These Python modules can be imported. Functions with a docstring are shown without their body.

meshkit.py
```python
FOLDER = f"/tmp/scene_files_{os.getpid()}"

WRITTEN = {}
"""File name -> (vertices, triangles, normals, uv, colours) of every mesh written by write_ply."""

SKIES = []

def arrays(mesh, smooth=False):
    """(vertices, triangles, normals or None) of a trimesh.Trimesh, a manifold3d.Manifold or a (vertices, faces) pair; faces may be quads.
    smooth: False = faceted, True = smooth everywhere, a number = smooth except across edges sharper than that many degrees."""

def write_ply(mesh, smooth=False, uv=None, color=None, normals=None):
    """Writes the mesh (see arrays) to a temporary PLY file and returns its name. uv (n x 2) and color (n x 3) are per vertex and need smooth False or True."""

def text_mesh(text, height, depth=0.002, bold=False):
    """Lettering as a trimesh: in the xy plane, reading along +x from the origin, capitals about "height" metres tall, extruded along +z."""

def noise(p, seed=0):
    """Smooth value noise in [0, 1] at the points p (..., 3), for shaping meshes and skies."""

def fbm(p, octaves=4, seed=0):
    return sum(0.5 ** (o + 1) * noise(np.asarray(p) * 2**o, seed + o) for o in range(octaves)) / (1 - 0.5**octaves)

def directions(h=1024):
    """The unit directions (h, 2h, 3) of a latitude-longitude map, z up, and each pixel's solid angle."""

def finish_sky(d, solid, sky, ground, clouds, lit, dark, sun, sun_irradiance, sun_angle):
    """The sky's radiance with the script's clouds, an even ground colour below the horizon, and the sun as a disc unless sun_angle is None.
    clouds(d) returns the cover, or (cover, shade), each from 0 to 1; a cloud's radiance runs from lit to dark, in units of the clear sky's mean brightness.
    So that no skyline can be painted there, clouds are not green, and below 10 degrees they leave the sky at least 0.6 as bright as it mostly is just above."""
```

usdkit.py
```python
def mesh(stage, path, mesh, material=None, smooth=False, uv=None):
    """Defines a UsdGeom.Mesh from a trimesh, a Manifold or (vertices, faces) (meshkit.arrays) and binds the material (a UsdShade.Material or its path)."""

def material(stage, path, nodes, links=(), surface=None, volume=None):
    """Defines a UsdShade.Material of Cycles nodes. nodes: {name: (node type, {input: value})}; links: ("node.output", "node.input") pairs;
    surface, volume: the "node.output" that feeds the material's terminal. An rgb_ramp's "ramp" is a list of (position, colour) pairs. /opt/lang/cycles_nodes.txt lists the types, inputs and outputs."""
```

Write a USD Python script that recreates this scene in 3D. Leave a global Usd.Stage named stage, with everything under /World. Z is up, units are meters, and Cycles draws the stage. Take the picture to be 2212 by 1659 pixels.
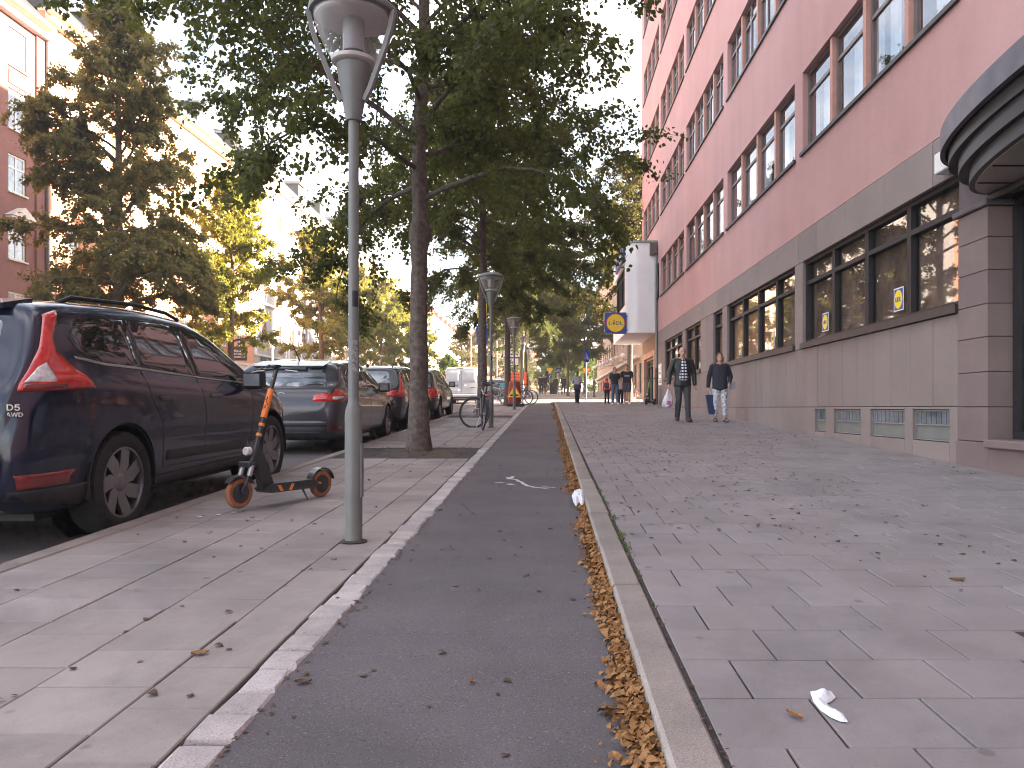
import math, random, numpy as np, trimesh, usdkit, meshkit
from collections import Counter
from pxr import Usd, UsdGeom, UsdLux, UsdShade, Gf, Sdf, Vt
from shapely.geometry import Polygon, Point, box as sbox
from scipy.spatial import Delaunay
import manifold3d as m3

stage = Usd.Stage.CreateInMemory()
UsdGeom.SetStageUpAxis(stage, 'Z')
UsdGeom.SetStageMetersPerUnit(stage, 1.0)
world = UsdGeom.Xform.Define(stage, '/World')
stage.SetDefaultPrim(world.GetPrim())
rng = np.random.default_rng(7)

# ---------------------------------------------------------------- camera, sky, sun, exposure
EXPOSURE = 3.5
SUN_EL, SUN_AZ = math.radians(16.0), math.atan2(1.0, -0.02)
cam = UsdGeom.Camera.Define(stage, '/World/camera')
cam.CreateHorizontalApertureAttr(36.0)
cam.CreateVerticalApertureAttr(27.0)
cam.CreateFocalLengthAttr(36.0 * 1661 / 2212)
cam.CreateHorizontalApertureOffsetAttr(-36.0 * 78 / 2212)
cam.CreateVerticalApertureOffsetAttr(36.0 * 52.1 / 2212)
cam.CreateClippingRangeAttr(Gf.Vec2f(0.05, 5000))
cam.CreateExposureAttr(EXPOSURE)
cam.AddTranslateOp().Set(Gf.Vec3d(0, 0, 0))
cam.AddRotateXOp().Set(90.0)

sky = UsdLux.DomeLight.Define(stage, '/World/sky')
sky.CreateIntensityAttr(1.0)
skymat = usdkit.material(stage, '/World/Looks/sky_material', {
    'sky': ('sky_texture', {'sky_type': 'single_scattering', 'sun_disc': False, 'sun_elevation': SUN_EL, 'sun_rotation': SUN_AZ, 'aerosol_density': 1.5}),
    'tc': ('texture_coordinate', {}),
    'mp': ('mapping', {'scale': (1.0, 1.0, 2.4), 'location': (0.35, 0.1, 0.2)}),
    'n': ('noise_texture', {'scale': 2.1, 'detail': 7.0, 'roughness': 0.56, 'distortion': 0.25}),
    'r': ('rgb_ramp', {'ramp': [(0.44, (0.08, 0.08, 0.08)), (0.66, (1, 1, 1))]}),
    'n2': ('noise_texture', {'scale': 5.0, 'detail': 5.0}),
    'r2': ('rgb_ramp', {'ramp': [(0.3, (5.1, 4.95, 5.25)), (0.7, (7.6, 7.2, 7.3))]}),
    'mx': ('mix_color', {'use_clamp': False}),
    'bg': ('background_shader', {'strength': 0.055}),
}, [('tc.generated', 'mp.vector'), ('mp.vector', 'n.vector'), ('mp.vector', 'n2.vector'), ('n.fac', 'r.fac'), ('n2.fac', 'r2.fac'),
    ('r.color', 'mx.fac'), ('sky.color', 'mx.a'), ('r2.color', 'mx.b'), ('mx.result', 'bg.color')], surface='bg.background')
UsdShade.MaterialBindingAPI.Apply(sky.GetPrim()).Bind(skymat)
sky.GetPrim().SetCustomDataByKey('kind', 'structure')

sun = UsdLux.DistantLight.Define(stage, '/World/sun')
sun.CreateIntensityAttr(1.25)
sun.CreateAngleAttr(0.5)
sun.CreateColorAttr(Gf.Vec3f(1.0, 0.86, 0.68))
sun.CreateNormalizeAttr(True)
_sd = np.array([math.sin(SUN_AZ) * math.cos(SUN_EL), math.cos(SUN_AZ) * math.cos(SUN_EL), math.sin(SUN_EL)])
_z = _sd; _x = np.cross([0, 0, 1.0], _z); _x /= np.linalg.norm(_x); _y = np.cross(_z, _x)
_m = np.eye(4); _m[0, :3] = _x; _m[1, :3] = _y; _m[2, :3] = _z
sun.AddTransformOp().Set(Gf.Matrix4d(*_m.ravel().tolist()))

# ---------------------------------------------------------------- naming and scene tree
_used = Counter()
def path_for(parent, name):
    key = f'{parent}/{name}'
    k = _used[key]; _used[key] += 1
    return key if k == 0 else f'{key}_{k:03d}'

def meta(prim, label=None, cat=None, group=None, kind=None):
    for k, v in (('label', label), ('category', cat), ('group', group), ('kind', kind)):
        if v: prim.SetCustomDataByKey(k, v)
    return prim

def thing(name, label, cat, loc=(0, 0, 0), rotz=0.0, group=None, rotx=0.0, scale=None):
    p = path_for('/World', name)
    x = UsdGeom.Xform.Define(stage, p)
    x.AddTranslateOp().Set(Gf.Vec3d(*map(float, loc)))
    x.AddRotateZOp().Set(float(rotz))
    if rotx: x.AddRotateXOp().Set(float(rotx))
    if scale is not None: x.AddScaleOp().Set(Gf.Vec3f(*([float(scale)] * 3 if np.ndim(scale) == 0 else map(float, scale))))
    meta(x.GetPrim(), label, cat, group)
    return p

def copy_of(src, name, label, cat, loc, rotz=0.0, group=None, rotx=0.0, scale=None):
    p = path_for('/World', name)
    x = UsdGeom.Xform.Define(stage, p)
    pr = x.GetPrim()
    pr.GetReferences().AddInternalReference(src)
    x.ClearXformOpOrder()
    x.AddTranslateOp().Set(Gf.Vec3d(*map(float, loc)))
    x.AddRotateZOp().Set(float(rotz))
    if rotx: x.AddRotateXOp().Set(float(rotx))
    if scale is not None: x.AddScaleOp().Set(Gf.Vec3f(*([float(scale)] * 3 if np.ndim(scale) == 0 else map(float, scale))))
    meta(pr, label, cat, group)
    pr.SetInstanceable(True)
    return p

def put(parent, name, mesh, mat, smooth=False, label=None, kind=None, cat=None, group=None):
    """One Mesh prim under parent. Returns its path."""
    p = path_for(parent, name)
    m = usdkit.mesh(stage, p, mesh, MATS[mat] if isinstance(mat, str) else mat, smooth)
    meta(m.GetPrim(), label, cat, group, kind)
    return p

def top(name, mesh, mat, smooth=False, label=None, cat=None, group=None, kind=None):
    return put('/World', name, mesh, mat, smooth, label, kind, cat, group)

# ---------------------------------------------------------------- mesh helpers: every mesh is (v, f) with triangles
def cat(*ms):
    ms = [m for m in ms if m is not None and len(m[0])]
    off, vs, fs = 0, [], []
    for v, f in ms:
        vs.append(np.asarray(v, float)); fs.append(np.asarray(f, int) + off); off += len(v)
    return np.vstack(vs), np.vstack(fs)

def quads(v, q):
    q = np.asarray(q, int)
    return np.asarray(v, float), np.vstack([q[:, [0, 1, 2]], q[:, [0, 2, 3]]])

BOXF = np.array([[0, 3, 2, 1], [4, 5, 6, 7], [0, 1, 5, 4], [1, 2, 6, 5], [2, 3, 7, 6], [3, 0, 4, 7]])
def box(x0, x1, y0, y1, z0, z1):
    x0, x1 = min(x0, x1), max(x0, x1); y0, y1 = min(y0, y1), max(y0, y1); z0, z1 = min(z0, z1), max(z0, z1)
    v = [(x0, y0, z0), (x1, y0, z0), (x1, y1, z0), (x0, y1, z0), (x0, y0, z1), (x1, y0, z1), (x1, y1, z1), (x0, y1, z1)]
    return quads(v, BOXF)

def bbox(x0, x1, y0, y1, z0, z1, b=0.01):
    """Box with bevelled edges (hull of 24 points)."""
    pts = []
    for sx, a in ((1, x0), (-1, x1)):
        for sy, c in ((1, y0), (-1, y1)):
            for sz, d in ((1, z0), (-1, z1)):
                pts += [(a, c + sy * b, d + sz * b), (a + sx * b, c, d + sz * b), (a + sx * b, c + sy * b, d)]
    return hull(pts)

def hull(pts):
    h = trimesh.convex.convex_hull(np.asarray(pts, float))
    return np.array(h.vertices), np.array(h.faces)

def tf(m, mat=None, t=(0, 0, 0), rz=0, rx=0, ry=0, s=1):
    v = np.asarray(m[0], float) * s
    for ax, a in ((0, rx), (1, ry), (2, rz)):
        if a:
            a = math.radians(a); c, sn = math.cos(a), math.sin(a)
            R = {0: [[1, 0, 0], [0, c, -sn], [0, sn, c]], 1: [[c, 0, sn], [0, 1, 0], [-sn, 0, c]], 2: [[c, -sn, 0], [sn, c, 0], [0, 0, 1]]}[ax]
            v = v @ np.array(R).T
    if mat is not None: v = v @ np.asarray(mat).T
    return v + np.asarray(t, float), m[1]

def mirror(m):
    return np.asarray(m[0]) * [-1, 1, 1], np.asarray(m[1])[:, ::-1]

def tube(pts, r, n=8, cap=True):
    pts = np.asarray(pts, float); k = len(pts)
    r = np.full(k, float(r)) if np.ndim(r) == 0 else np.asarray(r, float)
    d = np.gradient(pts, axis=0); d /= np.maximum(np.linalg.norm(d, axis=1, keepdims=True), 1e-9)
    a = np.array([0, 0, 1.0]) if abs(d[0][2]) < 0.9 else np.array([1.0, 0, 0])
    u = np.cross(d[0], a); u /= np.linalg.norm(u)
    th = np.arange(n) / n * 2 * math.pi
    rows = []
    for i in range(k):
        u = u - d[i] * (u @ d[i]); u /= max(np.linalg.norm(u), 1e-9)
        w = np.cross(d[i], u)
        rows.append(pts[i] + r[i] * (np.cos(th)[:, None] * u + np.sin(th)[:, None] * w))
    v = np.vstack(rows)
    i, j = np.meshgrid(np.arange(k - 1), np.arange(n), indexing='ij')
    a0 = (i * n + j).ravel(); b0 = (i * n + (j + 1) % n).ravel()
    f = np.vstack([np.stack([a0, b0, b0 + n], 1), np.stack([a0, b0 + n, a0 + n], 1)])
    if cap:
        c0, c1 = len(v), len(v) + 1
        v = np.vstack([v, pts[0], pts[-1]])
        j = np.arange(n)
        f = np.vstack([f, np.stack([np.full(n, c0), (j + 1) % n, j], 1), np.stack([np.full(n, c1), (k - 1) * n + j, (k - 1) * n + (j + 1) % n], 1)])
    return v, f

def rod(p0, p1, r0, r1=None, n=10):
    return tube([p0, p1], [r0, r0 if r1 is None else r1], n)

def lathe(prof, n=24, axis='z', cap=True):
    """prof: (r, h) pairs, closed with caps where r > 0 at the ends; outward when h runs upward."""
    prof = np.asarray(prof, float); k = len(prof)
    th = np.arange(n) / n * 2 * math.pi
    v = np.stack([prof[:, None, 0] * np.cos(th), prof[:, None, 0] * np.sin(th), np.repeat(prof[:, 1:2], n, 1)], -1).reshape(-1, 3)
    i, j = np.meshgrid(np.arange(k - 1), np.arange(n), indexing='ij')
    a0 = (i * n + j).ravel(); b0 = (i * n + (j + 1) % n).ravel()
    f = np.vstack([np.stack([a0, b0, b0 + n], 1), np.stack([a0, b0 + n, a0 + n], 1)])
    if cap:
        v = np.vstack([v, [0, 0, prof[0, 1]], [0, 0, prof[-1, 1]]]); j = np.arange(n)
        f = np.vstack([f, np.stack([np.full(n, len(v) - 2), (j + 1) % n, j], 1), np.stack([np.full(n, len(v) - 1), (k - 1) * n + j, (k - 1) * n + (j + 1) % n], 1)])
    if axis == 'x': v = v[:, [2, 0, 1]]
    if axis == 'y': v = v[:, [1, 2, 0]]
    return v, f

def sphere(c, r, sub=1, sc=(1, 1, 1)):
    s = trimesh.creation.icosphere(subdivisions=sub, radius=1.0)
    return np.array(s.vertices) * np.array(sc) * r + np.asarray(c, float), np.array(s.faces)

def extrude(poly, d):
    """shapely polygon extruded along +z by d."""
    m = trimesh.creation.extrude_polygon(poly, d, engine='earcut')
    return np.array(m.vertices), np.array(m.faces)

def text(s, h, depth=0.003, bold=True):
    m = meshkit.text_mesh(s, h, depth, bold)
    return np.array(m.vertices), np.array(m.faces)

def centre(m, axes=(0, 1)):
    v = np.asarray(m[0]).copy()
    for a in axes: v[:, a] -= (v[:, a].min() + v[:, a].max()) / 2
    return v, m[1]

def grid(xs, ys, zf):
    X, Y = np.meshgrid(xs, ys, indexing='ij')
    v = np.stack([X, Y, zf(X, Y)], -1).reshape(-1, 3)
    n = len(ys); i, j = np.meshgrid(np.arange(len(xs) - 1), np.arange(n - 1), indexing='ij'); a = (i * n + j).ravel()
    return quads(v, np.stack([a, a + n, a + n + 1, a + 1], 1))

# ---------------------------------------------------------------- materials
MATS = {}
def M(name, c, rough=0.6, metal=0.0, var=0.12, vscale=6.0, c2=None, bump=0.0, bscale=60.0, coat=0.0, spec=0.5, world=False, isl=None, detail=3.0, coatr=0.03, sheen=0.0, rand=0.0):
    c = np.array(c, float)
    lo, hi = (c * (1 - var), np.minimum(c * (1 + var), 0.95)) if c2 is None else (c, np.array(c2, float))
    nodes = {'tc': ('geometry', {}) if world else ('texture_coordinate', {}),
             'n': ('noise_texture', {'scale': vscale, 'detail': detail, 'roughness': 0.6}),
             'r': ('rgb_ramp', {'ramp': [(0.3, tuple(lo)), (0.7, tuple(hi))]}),
             'p': ('principled_bsdf', {'roughness': rough, 'metallic': metal, 'specular_ior_level': spec, 'coat_weight': coat, 'coat_roughness': coatr, 'sheen_weight': sheen})}
    src = 'tc.position' if world else 'tc.object'
    links = [(src, 'n.vector'), ('n.fac', 'r.fac')]
    out = 'r.color'
    if isl is not None:
        nodes['g'] = ('geometry', {}); nodes['ri'] = ('rgb_ramp', {'ramp': isl}); nodes['mi'] = ('mix_color', {'blend_type': 'multiply', 'fac': 1.0})
        links += [('g.random_per_island', 'ri.fac'), (out, 'mi.a'), ('ri.color', 'mi.b')]; out = 'mi.result'
    if rand:
        nodes['oi'] = ('object_info', {}); nodes['ro'] = ('rgb_ramp', {'ramp': [(0, (1 - rand,) * 3), (1, (1 + rand,) * 3)]}); nodes['mo'] = ('mix_color', {'blend_type': 'multiply', 'fac': 1.0, 'use_clamp': False})
        links += [('oi.random', 'ro.fac'), (out, 'mo.a'), ('ro.color', 'mo.b')]; out = 'mo.result'
    links.append((out, 'p.base_color'))
    if bump:
        nodes['nb'] = ('noise_texture', {'scale': bscale, 'detail': 4.0}); nodes['b'] = ('bump', {'strength': bump, 'distance': 0.01})
        links += [(src, 'nb.vector'), ('nb.fac', 'b.height'), ('b.normal', 'p.normal')]
    MATS[name] = usdkit.material(stage, f'/World/Looks/{name}', nodes, links, surface='p.BSDF')
    return MATS[name]

def M_pane(name, tint=(1, 1, 1), rough=0.02, ior=1.5, gl=(1, 1, 1), wobble=0.0):
    nodes = {'t': ('transparent_bsdf', {'color': tint}), 'g': ('glossy_bsdf', {'roughness': rough, 'color': gl}), 'f': ('fresnel', {'IOR': ior}), 'm': ('mix_closure', {}), 'ge': ('geometry', {}), 'iv': ('math', {'math_type': 'subtract', 'value1': 1.0}), 'mu': ('math', {'math_type': 'multiply'})}
    links = [('ge.backfacing', 'iv.value2'), ('iv.value', 'mu.value1'), ('f.fac', 'mu.value2'), ('mu.value', 'm.fac'), ('t.BSDF', 'm.closure1'), ('g.BSDF', 'm.closure2')]
    if wobble:
        nodes['tc'] = ('texture_coordinate', {}); nodes['n'] = ('noise_texture', {'scale': 1.6, 'detail': 1.0}); nodes['b'] = ('bump', {'strength': wobble, 'distance': 0.02})
        links += [('tc.object', 'n.vector'), ('n.fac', 'b.height'), ('b.normal', 'g.normal'), ('b.normal', 'f.normal')] if False else [('tc.object', 'n.vector'), ('n.fac', 'b.height'), ('b.normal', 'g.normal')]
    MATS[name] = usdkit.material(stage, f'/World/Looks/{name}', nodes, links, surface='m.closure')

def M_leaf(name, ramp, trans=0.45, rough=0.5):
    nodes = {'g': ('geometry', {}), 'r': ('rgb_ramp', {'ramp': ramp}), 'n': ('noise_texture', {'scale': 0.55, 'detail': 2.0}), 'tc': ('texture_coordinate', {}),
             'a': ('math', {'math_type': 'multiply_add', 'value2': 0.7, 'value3': -0.35}), 's': ('math', {'math_type': 'add', 'use_clamp': True}),
             'p': ('principled_bsdf', {'roughness': rough, 'specular_ior_level': 0.35}), 't': ('translucent_bsdf', {}), 'h': ('hsv', {'saturation': 1.15, 'value': 1.5}), 'm': ('mix_closure', {'fac': trans})}
    links = [('tc.object', 'n.vector'), ('n.fac', 'a.value1'), ('a.value', 's.value1'), ('g.random_per_island', 's.value2'), ('s.value', 'r.fac'), ('r.color', 'p.base_color'),
             ('r.color', 'h.color'), ('h.color', 't.color'), ('p.BSDF', 'm.closure1'), ('t.BSDF', 'm.closure2')]
    MATS[name] = usdkit.material(stage, f'/World/Looks/{name}', nodes, links, surface='m.closure')

def M_speckle(name, c, spk=(0.3, 0.29, 0.28), dark=None, rough=0.85, scale=180.0, amount=0.63, patch=0.25, pscale=0.8, bump=0.3, rand=0.0, stain=0.0, gum=0.0, spec=0.22):
    """Grainy stone or asphalt in world space: patches of tone, fine light and dark specks, fine relief."""
    c = np.array(c, float); dark = c * 0.55 if dark is None else np.array(dark, float)
    nodes = {'g': ('geometry', {}), 'n1': ('noise_texture', {'scale': pscale, 'detail': 5.0, 'roughness': 0.65}), 'r1': ('rgb_ramp', {'ramp': [(0.3, tuple(c * (1 - patch))), (0.7, tuple(np.minimum(c * (1 + patch), 0.9)))]}),
             'n2': ('noise_texture', {'scale': scale, 'detail': 2.0, 'roughness': 0.7}), 'r2': ('rgb_ramp', {'ramp': [(amount, (0, 0, 0)), (amount + 0.08, (1, 1, 1))]}),
             'r3': ('rgb_ramp', {'ramp': [(1 - amount - 0.06, (1, 1, 1)), (1 - amount + 0.04, (0, 0, 0))]}),
             'm1': ('mix_color', {'b': tuple(spk)}), 'm2': ('mix_color', {'b': tuple(dark)}), 'b': ('bump', {'strength': bump, 'distance': 0.006}),
             'p': ('principled_bsdf', {'roughness': rough, 'specular_ior_level': spec})}
    links = [('g.position', 'n1.vector'), ('g.position', 'n2.vector'), ('n1.fac', 'r1.fac'), ('n2.fac', 'r2.fac'), ('n2.fac', 'r3.fac'), ('r1.color', 'm1.a'), ('r2.color', 'm1.fac'),
             ('m1.result', 'm2.a'), ('r3.color', 'm2.fac'), ('n2.fac', 'b.height'), ('b.normal', 'p.normal')]
    out = 'm2.result'
    if stain:
        nodes.update({'ns': ('noise_texture', {'scale': 0.7, 'detail': 8.0, 'roughness': 0.72, 'distortion': 0.6}), 'rs': ('rgb_ramp', {'ramp': [(0.38, (1 - stain, 1 - stain * 0.95, 1 - stain * 0.95)), (0.52, (1, 1, 1)), (0.72, (1 + stain * 0.3,) * 3)]}), 'ms': ('mix_color', {'blend_type': 'multiply', 'fac': 1.0, 'use_clamp': False})})
        links += [('g.position', 'ns.vector'), ('ns.fac', 'rs.fac'), (out, 'ms.a'), ('rs.color', 'ms.b')]; out = 'ms.result'
    if gum:
        nodes.update({'vo': ('voronoi_texture', {'scale': 2.3, 'randomness': 1.0}), 'rg': ('rgb_ramp', {'ramp': [(0.035, (1 - gum,) * 3), (0.06, (1, 1, 1))]}), 'mg': ('mix_color', {'blend_type': 'multiply', 'fac': 1.0, 'use_clamp': False})})
        links += [('g.position', 'vo.vector'), ('vo.distance', 'rg.fac'), (out, 'mg.a'), ('rg.color', 'mg.b')]; out = 'mg.result'
    if rand:
        nodes['oi'] = ('object_info', {}); nodes['gi'] = ('geometry', {}); nodes['ad'] = ('math', {'math_type': 'add'}); nodes['fr'] = ('math', {'math_type': 'fraction'})
        nodes['ro'] = ('rgb_ramp', {'ramp': [(0, (1 - rand, 1 - rand, 1 - rand)), (0.5, (1, 0.985, 0.97)), (1, (1 + rand,) * 3)]}); nodes['mo'] = ('mix_color', {'blend_type': 'multiply', 'fac': 1.0, 'use_clamp': False})
        links += [('oi.random', 'ad.value1'), ('gi.random_per_island', 'ad.value2'), ('ad.value', 'fr.value1'), ('fr.value', 'ro.fac'), (out, 'mo.a'), ('ro.color', 'mo.b')]; out = 'mo.result'
    links.append((out, 'p.base_color'))
    MATS[name] = usdkit.material(stage, f'/World/Looks/{name}', nodes, links, surface='p.BSDF')

M_speckle('asphalt', (0.125, 0.110, 0.114), spk=(0.26, 0.235, 0.235), scale=130, amount=0.62, patch=0.16, pscale=1.1, stain=0.12)
M_speckle('sun_lightened_asphalt', (0.24, 0.22, 0.21), scale=120, patch=0.2)  # asphalt lightened: the sunshine on the junction is put into its colour
M_speckle('road_asphalt', (0.14, 0.125, 0.125), spk=(0.3, 0.28, 0.27), scale=120, patch=0.2)
M_speckle('slab_concrete', (0.27, 0.238, 0.235), spk=(0.36, 0.33, 0.32), scale=220, amount=0.66, patch=0.10, pscale=2.2, bump=0.15, rand=0.05, stain=0.16, gum=0.3)
M_speckle('slab_left', (0.30, 0.262, 0.245), spk=(0.40, 0.36, 0.34), scale=200, amount=0.66, patch=0.16, pscale=1.6, bump=0.2, rand=0.11, stain=0.2, gum=0.35)
M_speckle('sett_granite', (0.42, 0.38, 0.365), spk=(0.6, 0.56, 0.53), scale=160, amount=0.62, patch=0.2, pscale=6.0, bump=0.6, rand=0.16)
M_speckle('kerb_granite', (0.29, 0.25, 0.225), spk=(0.42, 0.37, 0.33), scale=200, amount=0.6, patch=0.18, pscale=3.0, bump=0.4, rand=0.12)
M_speckle('joint_sand', (0.06, 0.05, 0.045), scale=160, patch=0.3)
M_speckle('soil', (0.10, 0.078, 0.06), spk=(0.2, 0.16, 0.12), scale=70, amount=0.58, patch=0.3, pscale=5, bump=0.9)
M_speckle('stone_panel', (0.255, 0.200, 0.186), spk=(0.36, 0.29, 0.27), scale=150, amount=0.58, patch=0.12, pscale=0.9, bump=0.35, rand=0.06)
M_speckle('stone_pier', (0.205, 0.150, 0.142), spk=(0.27, 0.21, 0.2), scale=190, amount=0.62, patch=0.12, pscale=1.2, bump=0.2, rand=0.06)
MATS['pink_plaster'] = usdkit.material(stage, '/World/Looks/pink_plaster', {
    'g': ('geometry', {}), 'n1': ('noise_texture', {'scale': 0.45, 'detail': 6.0, 'roughness': 0.62}), 'r1': ('rgb_ramp', {'ramp': [(0.28, (0.465, 0.263, 0.243)), (0.5, (0.50, 0.286, 0.265)), (0.72, (0.535, 0.312, 0.290))]}),
    'mp': ('mapping', {'scale': (1.0, 1.0, 0.10)}), 'n2': ('noise_texture', {'scale': 1.0, 'detail': 5.0, 'roughness': 0.7}), 'r2': ('rgb_ramp', {'ramp': [(0.42, (0.945, 0.94, 0.945)), (0.58, (1.0, 1.0, 1.0)), (0.75, (1.03, 1.03, 1.04))]}),
    'n3': ('noise_texture', {'scale': 85.0, 'detail': 4.0}), 'r3': ('rgb_ramp', {'ramp': [(0.3, (0.94, 0.94, 0.94)), (0.7, (1.05, 1.05, 1.05))]}),
    'm1': ('mix_color', {'blend_type': 'multiply', 'fac': 1.0, 'use_clamp': False}), 'm2': ('mix_color', {'blend_type': 'multiply', 'fac': 1.0, 'use_clamp': False}),
    'b': ('bump', {'strength': 0.5, 'distance': 0.01}), 'p': ('principled_bsdf', {'roughness': 0.92, 'specular_ior_level': 0.3})},
    [('g.position', 'n1.vector'), ('g.position', 'mp.vector'), ('mp.vector', 'n2.vector'), ('g.position', 'n3.vector'), ('n1.fac', 'r1.fac'), ('n2.fac', 'r2.fac'), ('n3.fac', 'r3.fac'), ('r1.color', 'm1.a'), ('r2.color', 'm1.b'),
     ('m1.result', 'm2.a'), ('r3.color', 'm2.b'), ('m2.result', 'p.base_color'), ('n3.fac', 'b.height'), ('b.normal', 'p.normal')], surface='p.BSDF')
M('pink_trim', (0.47, 0.24, 0.19), 0.8, var=0.1, world=True)
M('dark_sill', (0.03, 0.023, 0.025), 0.5, var=0.2)
M('bronze_frame', (0.012, 0.009, 0.011), 0.55, 0.0, var=0.2)
M('grey_frame', (0.15, 0.12, 0.115), 0.5, var=0.12)
M('curtain', (0.66, 0.66, 0.68), 0.9, var=0.16, vscale=3.5)
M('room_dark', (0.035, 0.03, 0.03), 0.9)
M('film_print', (0.06, 0.047, 0.045), 0.6, c2=(0.26, 0.20, 0.17), vscale=3.2, detail=6, rand=0.25)
M('film_reflection', (0.30, 0.16, 0.105), 0.6, c2=(0.48, 0.27, 0.185), vscale=2.2, rand=0.2)  # orange reflection of the sunlit house, painted behind the far shop windows
M('white_render', (0.80, 0.76, 0.745), 0.85, var=0.06, vscale=0.8, bump=0.2, bscale=60, world=True)
M('copper_edge', (0.22, 0.27, 0.235), 0.6, var=0.25)
M('canopy_metal', (0.018, 0.016, 0.017), 0.45, 0.1, var=0.25, vscale=3)
M('canopy_fascia', (0.10, 0.083, 0.095), 0.5, 0.2, var=0.25, vscale=4)
M('canopy_glass', (0.22, 0.17, 0.15), 0.35, var=0.25, vscale=1.5)
M('grey_paint', (0.155, 0.155, 0.145), 0.55, var=0.1, vscale=5, bump=0.06, bscale=120)
M('grey_paint_light', (0.19, 0.185, 0.18), 0.5, var=0.08)
MATS['lamp_glass'] = usdkit.material(stage, '/World/Looks/lamp_glass', {
    'lw': ('layer_weight', {'blend': 0.42}), 'pw': ('math', {'math_type': 'power', 'value2': 2.0}), 'sc': ('math', {'math_type': 'multiply_add', 'value2': 0.55, 'value3': 0.10}),
    't': ('transparent_bsdf', {'color': (0.93, 0.92, 0.92)}), 'd': ('principled_bsdf', {'base_color': (0.50, 0.46, 0.44), 'roughness': 0.12, 'specular_ior_level': 0.8}), 'm': ('mix_closure', {})},
    [('lw.facing', 'pw.value1'), ('pw.value', 'sc.value1'), ('sc.value', 'm.fac'), ('t.BSDF', 'm.closure1'), ('d.BSDF', 'm.closure2')], surface='m.closure')
M('lamp_inner', (0.52, 0.46, 0.44), 0.5, var=0.1)
M('lamp_tube', (0.24, 0.235, 0.24), 0.25, var=0.1, coat=0.5)
M_pane('window_pane', (0.93, 0.95, 0.96), 0.015, 2.6)
M_pane('shop_pane', (0.88, 0.86, 0.85), 0.02, 1.6)
M('white_frame', (0.72, 0.69, 0.66), 0.5, var=0.05)
M('old_pane', (0.09, 0.10, 0.11), 0.06, var=0.4, vscale=2.5, spec=1.0, coat=1.0)
M('bright_pane', (0.22, 0.23, 0.25), 0.05, var=0.5, vscale=3.5, spec=1.0, coat=1.0)
M('brown_frame', (0.26, 0.10, 0.065), 0.5, var=0.15)
M('red_render', (0.20, 0.088, 0.074), 0.9, var=0.12, vscale=0.6, world=True)
M('orange_render', (0.60, 0.265, 0.155), 0.9, var=0.1, vscale=0.6, world=True)
M('grey_render', (0.37, 0.335, 0.325), 0.9, var=0.08, vscale=0.5, world=True)
M('cream_render', (0.66, 0.57, 0.47), 0.9, var=0.06, vscale=0.6, world=True)
M('peach_render', (0.66, 0.43, 0.32), 0.9, var=0.07, vscale=0.6, world=True)
M('tan_render', (0.42, 0.275, 0.195), 0.9, var=0.1, vscale=0.5, world=True)
M('trim_pale', (0.60, 0.53, 0.47), 0.8, var=0.06, world=True)
M('roof_dark', (0.05, 0.048, 0.05), 0.5, var=0.2, vscale=3)
M('roof_red', (0.42, 0.085, 0.06), 0.6, var=0.2, vscale=2)
M('downpipe', (0.10, 0.07, 0.065), 0.5, var=0.2)
M('dark_void', (0.02, 0.017, 0.016), 0.8)
M('bark', (0.105, 0.078, 0.066), 0.95, var=0.45, vscale=14, bump=1.0, bscale=28)
M('bark_warm', (0.13, 0.085, 0.055), 0.95, var=0.4, vscale=8, bump=1.0, bscale=20)
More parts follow.
